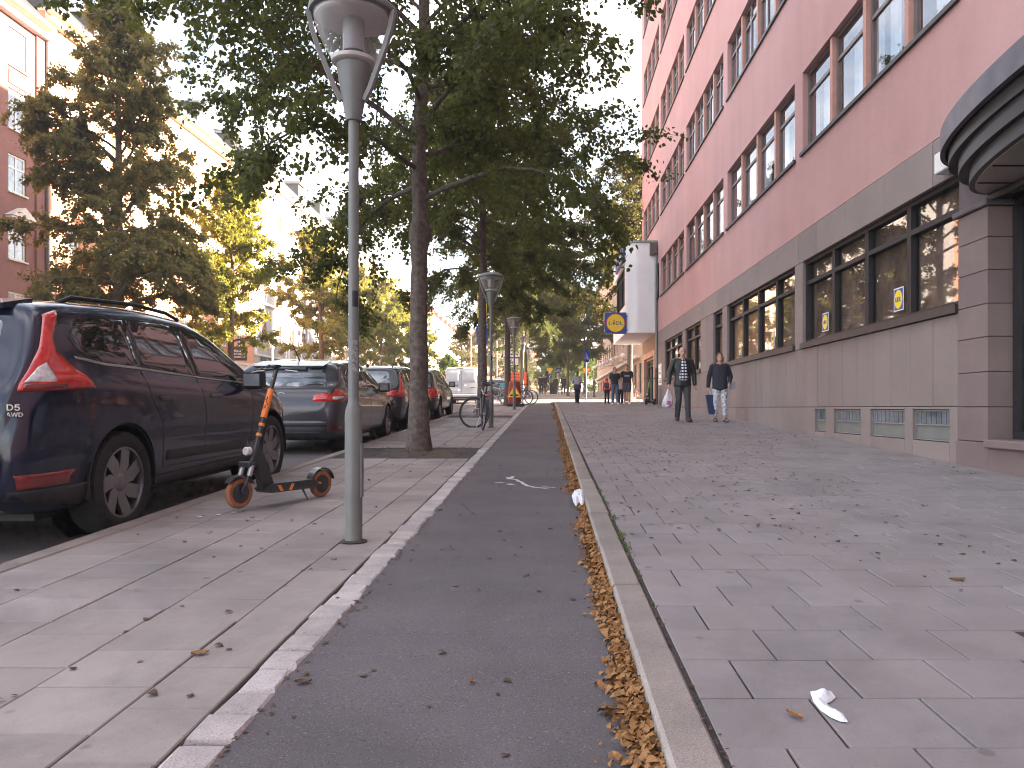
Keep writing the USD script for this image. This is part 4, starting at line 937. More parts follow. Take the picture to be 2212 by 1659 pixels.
for t, h, z in (('BAGAR', 0.17, 0.22), ('STREET', 0.17, -0.03), ('MARKET', 0.15, -0.27)):
    m = centre(text(t, h)); m = (m[0] * [0.92 / np.ptp(m[0][:, 0]), 1, 1], m[1])
    put(b, 'lettering', tf(m, mat=np.array([[1, 0, 0], [0, 0, -1], [0, 1, 0]], float), t=(0, -0.05, z)), 'sign_white')
put(b, 'bracket', rod((-0.88, 0, 0.5), (-0.55, 0, 0.5), 0.02), 'downpipe')
# house closing the view
FH = thing('far_house', 'orange house with red hipped roof closing the view far behind the road signs', 'building', (0, 0, 0))
orows = [(z, z + 2.0, [(-24 + 3.4 * i, -22.6 + 3.4 * i) for i in range(6)]) for z in (6, 10, 14, 18.4)]
def rot90(m): v = np.asarray(m[0]); return np.column_stack([v[:, 1], v[:, 0], v[:, 2]]), np.asarray(m[1])[:, ::-1]
put(FH, 'wall', rot90(wall_rows(240, 240.4, -26, -3, 2, 17.6, orows[:3])), 'orange_render')
put(FH, 'top_floor', rot90(wall_rows(240, 240.4, -26, -3, 17.9, 21.4, [orows[3]])), 'cream_render')
put(FH, 'balcony', box(-26, -3, 239.2, 239.99, 17.6, 17.9), 'trim_pale')
put(FH, 'backing', box(-26, -3, 240.6, 241, 2, 21.4), 'room_dark')
put(FH, 'roof', hull([(-26.6, 239, 21.45), (-2.4, 239, 21.45), (-26.6, 252, 21.45), (-2.4, 252, 21.45), (-21, 245, 26.5), (-8, 245, 26.5)]), 'roof_red')
for zi, (za, zb, ops) in enumerate(orows):
    for a, c in ops:
        w = put(FH, 'window', rot90(frame_mesh(a, c, za, zb, 240.1, 240.2, 0.12, mull=((a + c) / 2,))), 'white_frame')
        put(w, 'pane', box(a + 0.1, c - 0.1, 240.14, 240.16, za + 0.1, zb - 0.1), 'old_pane')

# ================================================================ trees
def tree_meshes(seed, H, cb, R, nleaf, r0=0.14, leaf=0.075, lean=(0, 0), top_=0.55, droop=0.35, nprim=26, low=1.0, knots=(), elev=(30, 66), clump=0.6):
    """Trunk with limbs and a crown of single leaves held on drooping twigs. Base at the origin."""
    r = np.random.default_rng(seed)
    zs = np.linspace(0, H * 0.94, 16)
    wob = np.cumsum(r.normal(0, 0.035, (16, 2)), 0) * np.linspace(0, 1, 16)[:, None] + np.outer(np.linspace(0, 1, 16) ** 1.3, lean)
    tp = np.column_stack([wob, zs])
    t = zs / zs[-1]
    tr = r0 * (1 - t) ** 0.75 + 0.018
    tr[0] *= 1.32
    zz = np.concatenate([[-0.35], np.linspace(0, zs[-1], 46)]); txy = np.column_stack([np.interp(zz, zs, tp[:, k]) for k in (0, 1)])
    rr = np.interp(zz, zs, tr) * (1 + 0.10 * np.exp(-((zz - 0.0) / 0.12) ** 2))
    for kz, ka in knots: rr += ka * np.exp(-((zz - kz) / 0.14) ** 2)
    trunk = tube(np.column_stack([txy, zz]), rr, 14)
    v = trunk[0]; nrm = v[:-2] - np.repeat(np.column_stack([txy, zz]), 14, 0)
    v[:-2] += nrm * (meshkit.noise(v[:-2] * [9, 9, 3.0], seed) - 0.5)[:, None] * 0.22
    limbs, twigs = [], []
    golden = 2.39996
    for i in range(nprim):
        s = (i + 0.5) / nprim
        h = cb + (H * 0.93 - cb) * s ** 0.95
        k = h / zs[-1]; base = np.array([np.interp(h, zs, tp[:, 0]), np.interp(h, zs, tp[:, 1]), h])
        az = i * golden + r.normal(0, 0.35)
        shape = (low * (1 - s) + 1.0 * s) * (1 - s ** 1.9) ** top_ if s > 0.15 else low * (0.72 + 1.9 * s)
        L = R * max(shape, 0.16) * r.uniform(0.78, 1.18)
        el = math.radians(elev[0] + (elev[1] - elev[0]) * s + r.normal(0, 9))
        n = 8; d = np.array([math.cos(az) * math.cos(el), math.sin(az) * math.cos(el), math.sin(el)])
        pts = [base]; dd = d.copy()
        for j in range(n - 1):
            dd = dd + r.normal(0, 0.10, 3) + [0, 0, -droop * 0.30 * (1.3 - s) * (0.4 + j / n)]
            dd /= np.linalg.norm(dd); pts.append(pts[-1] + dd * L / (n - 1))
        pts = np.array(pts)
        rb = max(r0 * 0.42 * (1 - k * 0.75), 0.012) * (0.7 + 0.5 * L / R)
        limbs.append(tube(pts, np.linspace(rb, 0.006, n), 6))
        ns = max(int(round(L * 3.4)), 4)
        for q in range(ns):
            u = 0.16 + 0.84 * (q + r.random()) / ns
            p = np.array([np.interp(u * (n - 1), np.arange(n), pts[:, c]) for c in range(3)])
            j = min(int(u * (n - 1)), n - 2); dl = pts[j + 1] - pts[j]; dl /= np.linalg.norm(dl)
            side = np.cross(dl, [0, 0, 1.0]); side /= max(np.linalg.norm(side), 1e-6)
            sd = dl * r.uniform(0.4, 0.9) + side * r.choice([-1, 1]) * r.uniform(0.5, 1.1) + np.array([0, 0, r.normal(0.12, 0.5)])
            sd /= np.linalg.norm(sd)
            l2 = L * (0.42 - 0.22 * u) * r.uniform(0.6, 1.25) + 0.18
            q_pts = [p]; d2 = sd.copy()
            for _ in range(4):
                d2 = d2 + r.normal(0, 0.12, 3) + [0, 0, -droop * 0.34]; d2 /= np.linalg.norm(d2); q_pts.append(q_pts[-1] + d2 * l2 / 4)
            q_pts = np.array(q_pts)
            limbs.append(tube(q_pts, np.linspace(0.009 + 0.004 * l2, 0.003, 5), 4, cap=False))
            for m in range(4): twigs.append((q_pts[m], q_pts[m + 1], 1.0))
            for _ in range(4):
                w = r.random(); a = q_pts[min(int(w * 4), 3)] * (1 - (w * 4 % 1)) + q_pts[min(int(w * 4) + 1, 4)] * (w * 4 % 1)
                dr = sd + r.normal(0, 0.75, 3) + [0, 0, -droop * 0.9]; dr /= np.linalg.norm(dr)
                twigs.append((a, a + dr * r.uniform(0.18, 0.5), 1.0))
    A = np.array([x[0] for x in twigs]); B = np.array([x[1] for x in twigs])
    ln = np.linalg.norm(B - A, axis=1); wgt = ln * (1.0 - clump + clump * 2.6 * meshkit.noise((A + B) * 0.55, seed + 3) ** 2); wgt /= wgt.sum()
    idx = r.choice(len(A), nleaf, p=wgt); u = r.random(nleaf)[:, None]
    P = A[idx] * (1 - u) + B[idx] * u + r.normal(0, 0.07, (nleaf, 3))
    tdir = (B - A)[idx] / ln[idx][:, None]
    d = tdir * 0.5 + r.normal(0, 0.6, (nleaf, 3)) + [0, 0, -0.55]
    nr = r.normal(0, 0.8, (nleaf, 3)) + [0, 0, 0.8]
    sz = leaf * r.uniform(0.65, 1.25, nleaf)
    crown = leaf_cloud(P, d, nr, sz * 1.12, sz * 0.98, r.uniform(0.02, 0.22, nleaf))
    return trunk, cat(*limbs), crown

def tree(name, label, loc, ms, leafmat, bark='bark', group=None, rotz=0, cat_='tree', scale=None):
    p = thing(name, label, cat_, loc, rotz, group, scale=scale)
    put(p, 'trunk', ms[0], bark, True); put(p, 'limbs', ms[1], bark, True)
    put(p, 'crown', ms[2], leafmat)
    return p
gz_ = lambda Y, off=0.0: float(zp(Y)) + off
GT = 'street trees along the cycle path'
T1 = tree('lime_tree', 'nearest lime tree, knobbly trunk in the bare earth patch behind the near lamp post', (-1.92, 11.4, gz_(11.4)), tree_meshes(21, 11.8, 3.6, 4.8, 88000, 0.125, 0.066, clump=0.35, lean=(0.15, 0.1), knots=((3.2, 0.05), (4.0, 0.03)), droop=0.55, low=0.95, nprim=38, elev=(20, 62)), 'lime_leaf')
m2 = tree_meshes(33, 10.8, 3.9, 4.1, 80000, 0.13, 0.076, clump=0.4, droop=0.6, low=1.0, nprim=34, elev=(22, 62))
T2 = tree('lime_tree', 'second lime tree of the row, trunk behind the black bicycle', (-1.95, 22.8, gz_(22.8)), m2, 'lime_leaf', rotz=40)
copy_of(T2, 'lime_tree', 'third lime tree of the row, trunk beside the red roadworks barrel', 'tree', (-1.80, 34.2, gz_(34.2)), 165)
copy_of(T2, 'lime_tree', 'lime tree just past the side street on the cycle path line', 'tree', (-1.80, 53.0, gz_(53.0)), 250)
copy_of(T2, 'lime_tree', 'farthest lime tree on the cycle path line, beyond the orange notice board', 'tree', (-1.9, 66.0, gz_(66)), 10)
T6 = tree('pavement_tree', 'dark leaning tree at the corner of the white bay', (4.45, 42.2, gz_(42.2, -0.04)), tree_meshes(52, 13.5, 4.2, 4.6, 60000, 0.17, 0.10, lean=(0.4, -0.3), droop=0.4), 'bronze_leaf', rotz=20)
T7 = tree('pavement_tree', 'slim green tree on the far pavement in front of the tan building', (1.6, 62.0, gz_(62)), tree_meshes(61, 9.5, 2.9, 3.4, 36000, 0.10, 0.11, droop=0.4), 'lime_leaf', rotz=0)
copy_of(T7, 'pavement_tree', 'tree behind the slim green one, close to the globe lamps', 'tree', (3.6, 76.0, gz_(76)), 130, scale=1.1)
copy_of(T7, 'pavement_tree', 'small tree deepest along the far pavement', 'tree', (0.9, 88.0, gz_(88)), 230)
# trees across the road
TL = tree('lime_tree', 'tallest lime tree, across the road in front of the orange house', (-17.5, 31.3, gz_(31.3)), tree_meshes(71, 17.4, 3.0, 4.1, 95000, 0.23, 0.115, top_=0.62, nprim=56, droop=0.55, clump=0.35, elev=(26, 66)), 'olive_leaf', bark='bark_warm')
ma = tree_meshes(83, 12.5, 3.1, 3.6, 42000, 0.19, 0.13, lean=(0.2, 0.0), nprim=30, droop=0.35)
TA = tree('lime_tree', 'yellow autumn lime beside the hanging sign across the road', (-17.5, 42.4, gz_(42.4)), ma, 'autumn_leaf', bark='bark_warm')
copy_of(TA, 'lime_tree', 'leaning yellow lime in front of the white arches', 'tree', (-17.3, 58.7, gz_(58.7)), 200, scale=(1.15, 1.15, 1.05))
for k, (X, Y, rz, lab) in enumerate(((-17.6, 70, 90, 'yellow lime just past the white arches of the grey house'), (-17.6, 81, 300, 'yellow lime left of the pair of slim trunks by the peach house'), (-17.6, 88, 20, 'right one of the pair of slim trunks by the peach house'), (-17.6, 103, 140, 'yellow lime half hidden behind the near trunk across the road'))):
    copy_of(TA, 'lime_tree', lab, 'tree', (X, Y, gz_(Y)), rz, scale=0.95 + 0.05 * (k % 2))
# far greenery
mb = tree_meshes(95, 4.2, 0.5, 2.2, 9000, 0.07, 0.16, nprim=22, droop=0.2)
BU = tree('bush', 'bright yellow green bush behind the orange notice board', (-4.6, 110, gz_(110)), mb, 'bush_leaf', cat_='bush', scale=1.25)
far = [(1.5, 118, 1.5, 'yellow green bush under the yellow traffic sign'), (-0.5, 130, 1.2, 'yellow green bush left of the far pedestrians'), (5.0, 120, 1.6, 'yellow bush right of the round blue sign'), (-13.5, 105, 1.1, 'bright bush left of the white van roof'), (8.5, 128, 1.7, 'sunlit bush in front of the far pavement trees')]
for X, Y, s, lab in far: copy_of(BU, 'bush', lab, 'bush', (X, Y, gz_(Y)), X * 40, scale=s)
mf = tree_meshes(99, 12.0, 2.0, 4.6, 16000, 0.22, 0.2, nprim=34, droop=0.25)
FT = tree('far_tree', 'brownish autumn tree far behind the white van', (-9.0, 135, gz_(135)), mf, 'bronze_leaf', bark='bark_warm', scale=1.0)
for X, Y, s, rz, lab in ((-14, 125, 0.9, 80, 'thin brown tree left of the white van'), (4.5, 150, 1.0, 10, 'autumn tree closing the view above the cyclists'), (10.5, 140, 1.1, 220, 'tall autumn tree behind the small far pavement tree'), (-4.5, 165, 0.8, 140, 'pale tree far behind the road signs'), (0.5, 185, 0.75, 50, 'low autumn tree at the end of the cycle path')):
    copy_of(FT, 'far_tree', lab, 'tree', (X, Y, gz_(Y)), rz, scale=s)
# ================================================================ lamp posts
def make_lamp(name, label, loc, group, rotz=0):
    """Post with thick sleeve, conical neck, clear bowl held by three arms and a disc hood. 3.45 m tall."""
    p = thing(name, label, 'street lamp', loc, rotz, group)
    put(p, 'sleeve', lathe([(0.052, -0.25), (0.054, 0.0), (0.054, 0.80), (0.050, 0.835), (0.036, 0.875), (0.034, 0.90)], 28), 'grey_paint', 40)
    put(p, 'service_door', tf(bbox(-0.03, 0.03, -0.004, 0.004, 0.28, 0.62, 0.003), t=(0.0535, 0.0, 0), rz=90), 'grey_paint_light')
    put(p, 'post', lathe([(0.033, 0.86), (0.032, 2.62), (0.031, 2.67)], 24), 'grey_paint', 40)
    put(p, 'neck', lathe([(0.046, 2.655), (0.050, 2.673), (0.082, 2.843), (0.104, 2.990), (0.106, 3.004), (0.095, 3.008)], 28), 'grey_paint', 30)
    put(p, 'gear_stem', lathe([(0.052, 3.006), (0.052, 3.072), (0.048, 3.091)], 20), 'grey_paint_light', 30)
    put(p, 'lamp_bulb', lathe([(0.067, 3.089), (0.068, 3.246), (0.068, 3.288)], 20), 'lamp_tube', 30)
    bowl = [(0.081, 3.013), (0.112, 3.015), (0.142, 3.049), (0.195, 3.146), (0.236, 3.256), (0.249, 3.303)]
    put(p, 'bowl', lathe(bowl, 36), 'lamp_glass', True)
    put(p, 'bowl_ring', lathe([(0.113, 3.008), (0.135, 3.020), (0.139, 3.040), (0.118, 3.046), (0.108, 3.030)], 36), 'lamp_inner', 40)
    put(p, 'base_joint', lathe([(0.056, -0.01), (0.085, 0.003), (0.078, 0.008), (0.056, 0.012)], 24), 'joint_sand', 30)  # dark ring on the slabs around the foot of the post
    put(p, 'reflector', lathe([(0.095, 3.288), (0.233, 3.294), (0.237, 3.312), (0.095, 3.317)], 32), 'lamp_inner', 30)
    put(p, 'hood', lathe([(0.239, 3.307), (0.271, 3.314), (0.277, 3.331), (0.272, 3.349), (0.242, 3.375), (0.162, 3.404), (0.057, 3.418), (0.019, 3.420)], 40), 'grey_paint', 35)
    for k in range(3):
        a = math.radians((194, 346, 90)[k])
        prof = [(0.074, 2.779), (0.115, 2.852), (0.163, 2.971), (0.217, 3.100), (0.255, 3.219), (0.274, 3.320)]
        put(p, 'arm', hullstrip(prof, 0.032, 0.014, a), 'grey_paint_light', 30)
    return p

def hullstrip(prof, w, t, a):
    """Flat curved bar swept along a profile in the vertical plane at azimuth a."""
    prof = np.asarray(prof, float); d = np.gradient(prof, axis=0); d /= np.linalg.norm(d, axis=1, keepdims=True); nn = np.column_stack([d[:, 1], -d[:, 0]])
    c, s = math.cos(a), math.sin(a); v = []
    for (r_, z), n_, dd in zip(prof, nn, d):
        for o in (-t, t):
            for ww in (-w / 2, w / 2):
                R = r_ + n_[0] * o * 1.0 + 0.0; Z = z + n_[1] * o
                v.append((R * c - ww * s, R * s + ww * c, Z))
    k = len(prof); q = []
    for i in range(k - 1):
        b = 4 * i
        q += [[b, b + 4, b + 5, b + 1], [b + 2, b + 3, b + 7, b + 6], [b, b + 2, b + 6, b + 4], [b + 1, b + 5, b + 7, b + 3]]
    q += [[0, 1, 3, 2], [4 * k - 4, 4 * k - 2, 4 * k - 1, 4 * k - 3]]
    return quads(v, q)

LG = 'street lamps along the cycle path'
L1 = make_lamp('street_lamp', 'nearest street lamp, grey post with clear bowl beside the orange and black scooter', (-1.228, 4.855, float(zp(4.855))), LG)
# stickers on the near post
for z0, z1, w0, mt, lab in ((1.42, 1.62, 0.04, 'sticker_grey', 'worn grey sticker'), (1.83, 1.93, 0.045, 'sign_black', 'black and white torn sticker')):
    if 'sticker_grey' not in MATS: M('sticker_grey', (0.22, 0.21, 0.20), 0.7, var=0.7, vscale=60)
    th = np.linspace(-math.pi / 2 + 0.0, -math.pi / 2 + 1.15, 8); z0 -= 0.35; z1 -= 0.35
    v = [(0.0338 * math.cos(t), 0.0338 * math.sin(t), z) for z in (z0, z1) for t in th]
    put(L1, 'sticker', quads(v, [[i, i + 1, 9 + i, 8 + i] for i in range(7)]), mt, label=lab)
copy_of(L1, 'street_lamp', 'second street lamp of the row, with the black bicycle leaning on its post', 'street lamp', (-1.262, 17.0, gz_(17.0)), 4, LG)
copy_of(L1, 'street_lamp', 'third street lamp, post standing in front of the red roadworks barrel', 'street lamp', (-1.25, 28.4, gz_(28.4)), -6, LG)
copy_of(L1, 'street_lamp', 'fourth street lamp, thin post in front of the orange notice board', 'street lamp', (-1.28, 39.6, gz_(39.6)), 10, LG)
copy_of(L1, 'street_lamp', 'fifth street lamp, the farthest of the row past the side street', 'street lamp', (-1.3, 52.5, gz_(52.5)), 33, LG)
# old style lamps across the road
def make_old_lamp(label, loc, group):
    p = thing('mushroom_lamp', label, 'street lamp', loc, 0, group)
    put(p, 'post', lathe([(0.13, -0.2), (0.13, 0.8), (0.07, 0.9), (0.055, 3.2)], 14), 'trim_pale', 30)
    put(p, 'lantern', lathe([(0.10, 3.2), (0.14, 3.3), (0.24, 3.72), (0.24, 3.76)], 16), 'globe_white', 30)
    put(p, 'hood', lathe([(0.25, 3.762), (0.52, 3.80), (0.5, 3.86), (0.2, 3.98), (0.05, 4.0)], 18), 'trim_pale', 30)
    return p
OG = 'lamps across the road'
O1 = make_old_lamp('pale mushroom lamp across the road in front of the grey house shop board', (-17.2, 48.0, gz_(48)), OG)
for Y, lab in ((66, 'second mushroom lamp across the road, right of the near post'), (79, 'third mushroom lamp across the road by the slim trunks')):
    copy_of(O1, 'mushroom_lamp', lab, 'street lamp', (-17.3, Y, gz_(Y)), 0, OG)

# ================================================================ traffic signs
RF = np.array([[1, 0, 0], [0, 0, -1], [0, 1, 0]], float)
def regular(n, rad, rot=0): return Polygon([(rad * math.cos(rot + 2 * math.pi * k / n), rad * math.sin(rot + 2 * math.pi * k / n)) for k in range(n)])
def plate(parent, poly, t, y, mat, name='plate', z=0, x=0): return put(parent, name, tf(extrude(poly, t), mat=RF, t=(x, y, z)), mat)
def sign_post(name, label, X, Y, h, off=0.02, cat_='traffic sign', r=0.03):
    p = thing(name, label, cat_, (X, Y, float(zp(Y)) + off))
    put(p, 'pole', lathe([(r, -0.2), (r, h)], 10), 'galvanised', 30)
    return p
# yield sign behind the corner
s = sign_post('yield_sign', 'yellow and red triangular yield sign on a grey pole at the side street', 2.87, 57.9, 2.35)
plate(s, regular(3, 0.40, -math.pi / 2).buffer(0.03), 0.02, -0.035, 'sign_red', z=1.98)
plate(s, regular(3, 0.29, -math.pi / 2).buffer(0.02), 0.024, -0.036, 'sign_yellow', 'face', z=1.98)
# pedestrian crossing sign edge-on
s = sign_post('crossing_sign', 'blue crossing sign seen nearly edge-on on a thin pole near the zebra crossing', 1.93, 39.3, 2.62, PAV, r=0.022)
for k, a in enumerate((78, -62)):
    pl = put(s, 'panel', tf(box(-0.28, 0.28, -0.012, 0.012, 2.02, 2.62), rz=a, t=(0.05 * (1 if k else -1), -0.02, 0)), 'sign_blue')
    tri_ = tf(extrude(regular(3, 0.24, math.pi / 2), 0.03), mat=RF, t=(0, 0.015, 2.28)); put(s, 'triangle', tf(tri_, rz=a, t=(0.05 * (1 if k else -1), -0.02, 0)), 'sign_white')
# round blue cycle sign
s = sign_post('cycle_sign', 'large round blue cycle sign on a pole on the far pavement', 0.90, 68.0, 2.45)
plate(s, circ(0.29), 0.02, -0.035, 'sign_white', z=2.18); plate(s, circ(0.275), 0.024, -0.036, 'sign_blue', 'face', z=2.18)
bk = cat(*[tf(extrude(Point(x, -0.05).buffer(0.085).difference(Point(x, -0.05).buffer(0.062)), 0.004), mat=RF, t=(0, -0.06, 2.18)) for x in (-0.11, 0.11)])
bk = cat(bk, *[tf(box(-0.09, 0.09, -0.0642, -0.0602, -0.01, 0.014), ry=r_, t=(0, 0, 2.17 + z)) for r_, z in ((0, 0.04), (55, 0.01), (-55, 0.01))])
put(s, 'cycle_emblem', bk, 'sign_white')
# small blue sign with yellow triangle on a dark post
s = sign_post('traffic_post', 'dark post with a yellow yield triangle above a small round blue sign', 0.17, 75.0, 2.9, 0.02, 'traffic sign', 0.05)
plate(s, regular(3, 0.34, -math.pi / 2).buffer(0.03), 0.02, -0.06, 'sign_yellow', z=2.30); plate(s, circ(0.22), 0.02, -0.06, 'sign_blue', 'blue_disc', z=1.72)
put(s, 'arrow', tf(box(-0.03, 0.03, -0.086, -0.082, -0.12, 0.12), t=(0, 0, 1.72), ry=25), 'sign_white')
put(s, 'signal_head', bbox(-0.45, -0.17, -0.16, 0.12, 1.5, 2.25, 0.03), 'sign_black'); put(s, 'signal_arm', rod((-0.17, 0, 2.1), (0, 0, 2.1), 0.02), 'sign_black')
# road number boards
s = thing('route_sign', 'white route number boards with black lettering on a pole between the street tree trunks', 'road sign', (-3.05, 62.0, gz_(62)))
put(s, 'pole', rod((-0.45, 0, -0.2), (-0.45, 0, 4.9), 0.05), 'galvanised', 30); put(s, 'pole', rod((0.55, 0, -0.2), (0.55, 0, 4.9), 0.05), 'galvanised', 30)
for k, (w, h, x, z, t_) in enumerate(((1.35, 0.80, 0.12, 4.35, 'E4'), (1.45, 0.80, 0.10, 3.52, 'E20'), (1.1, 0.62, 0.16, 2.78, '4'))):
    put(s, 'border', bbox(x - w / 2, x + w / 2, -0.085, -0.055, z - h / 2, z + h / 2, 0.01), 'sign_black')
    put(s, 'board', bbox(x - w / 2 + 0.05, x + w / 2 - 0.05, -0.092, -0.058, z - h / 2 + 0.05, z + h / 2 - 0.05, 0.005), 'sign_white')
    t = text(t_, 0.40); t = (t[0] - [t[0][:, 0].min(), 0.20, 0], t[1]); put(s, 'lettering', tf(t, mat=RF, t=(x - w / 2 + 0.32, -0.092, z)), 'sign_black')
# orange roadworks notice board
s = thing('notice_board', 'large orange roadworks notice board with black lines of text behind the bicycles', 'road sign', (-2.32, 57.0, gz_(57)))
put(s, 'board', bbox(-0.72, 0.72, -0.03, 0.03, 0.78, 1.86, 0.02), 'sign_orange')
for k, t_ in enumerate(('Avsmalning med', 'omledning av gc', 'bil passage före', 'i korsningen')):
    t = text(t_, 0.105); wv = np.ptp(t[0][:, 0]); t = (t[0] * [1.22 / max(wv, 1.22) if k < 2 else 1.0, 1, 1] - [0, 0, 0], t[1])
    put(s, 'lettering', tf(t, mat=RF, t=(-0.63, -0.031, 1.66 - 0.215 * k)), 'sign_black')
for x in (-0.5, 0.5): put(s, 'leg', box(x - 0.03, x + 0.03, 0.032, 0.09, -0.05, 1.7), 'galvanised')
# roadworks barrel with warning triangle
s = thing('roadworks_barrier', 'dark red roadworks barrel with a yellow warning triangle by the third tree', 'barrier', (-1.42, 32.6, gz_(32.6)))
put(s, 'base', bbox(-0.32, 0.42, -0.3, 0.3, 0.0, 0.12, 0.03), 'black_plastic')
put(s, 'barrel', lathe([(0.26, 0.122), (0.28, 0.2), (0.27, 0.62), (0.24, 0.98), (0.23, 1.06)], 24), 'barrier_red', 35)
tri0 = regular(3, 0.36, math.pi / 2).buffer(0.025)
put(s, 'warning_triangle', tf(extrude(tri0, 0.02), mat=RF, t=(0.0, -0.30, 0.56)), 'sign_red')
put(s, 'triangle_face', tf(extrude(regular(3, 0.275, math.pi / 2).buffer(0.02), 0.006), mat=RF, t=(0, -0.321, 0.56)), 'sign_yellow')
hump = Polygon([(-0.19, 0)] + [(-0.10 + 0.085 * math.cos(t), 0.055 * math.sin(t)) for t in np.linspace(math.pi, 0, 7)] + [(0.10 + 0.085 * math.cos(t), 0.055 * math.sin(t)) for t in np.linspace(math.pi, 0, 7)] + [(0.19, 0), (0.19, -0.018), (-0.19, -0.018)]).buffer(0)
put(s, 'hump_symbol', tf(extrude(hump, 0.004), mat=RF, t=(0, -0.328, 0.46)), 'sign_black')
# yellow crane-like sign behind the second trunk, litter bin, far posts
s = thing('parking_sign', 'blue and yellow sign mostly hidden behind the second tree trunk', 'traffic sign', (-2.62, 30.5, gz_(30.5)))
put(s, 'pole', rod((0, 0, -0.2), (0, 0, 4.6), 0.03), 'galvanised', 30)
put(s, 'yellow_disc', bbox(-0.19, 0.19, -0.05, -0.03, 3.55, 4.55, 0.008), 'sign_yellow'); put(s, 'blue_plate', bbox(-0.22, 0.22, -0.05, -0.03, 2.55, 3.25, 0.008), 'sign_blue')
s = thing('litter_bin', 'dark litter bin on the far pavement by the cyclists', 'litter bin', (0.42, 73.0, gz_(73)))
put(s, 'body', bbox(-0.28, 0.28, -0.25, 0.25, 0.05, 1.0, 0.04), 'black_plastic'); put(s, 'lid', bbox(-0.31, 0.31, -0.28, 0.28, 1.0, 1.1, 0.03), 'black_plastic')
for X, Y, lab in ((-12.0, 120, 'left one of the thin lamp masts far above the van'), (-8.5, 128, 'right one of the thin lamp masts far above the van')):
    s = thing('lamp_mast', lab, 'lamp mast', (X, Y, gz_(Y))); put(s, 'mast', lathe([(0.1, 0), (0.06, 9.0)], 8), 'trim_pale', 30); put(s, 'lamp_head', bbox(-0.1, 0.6, -0.1, 0.1, 9.0, 9.15, 0.03), 'grey_paint')
# ================================================================ cars
def smooth_interp(x, xs, ys):
    from scipy.interpolate import PchipInterpolator
    return PchipInterpolator(xs, ys)(np.clip(x, xs[0], xs[-1]))

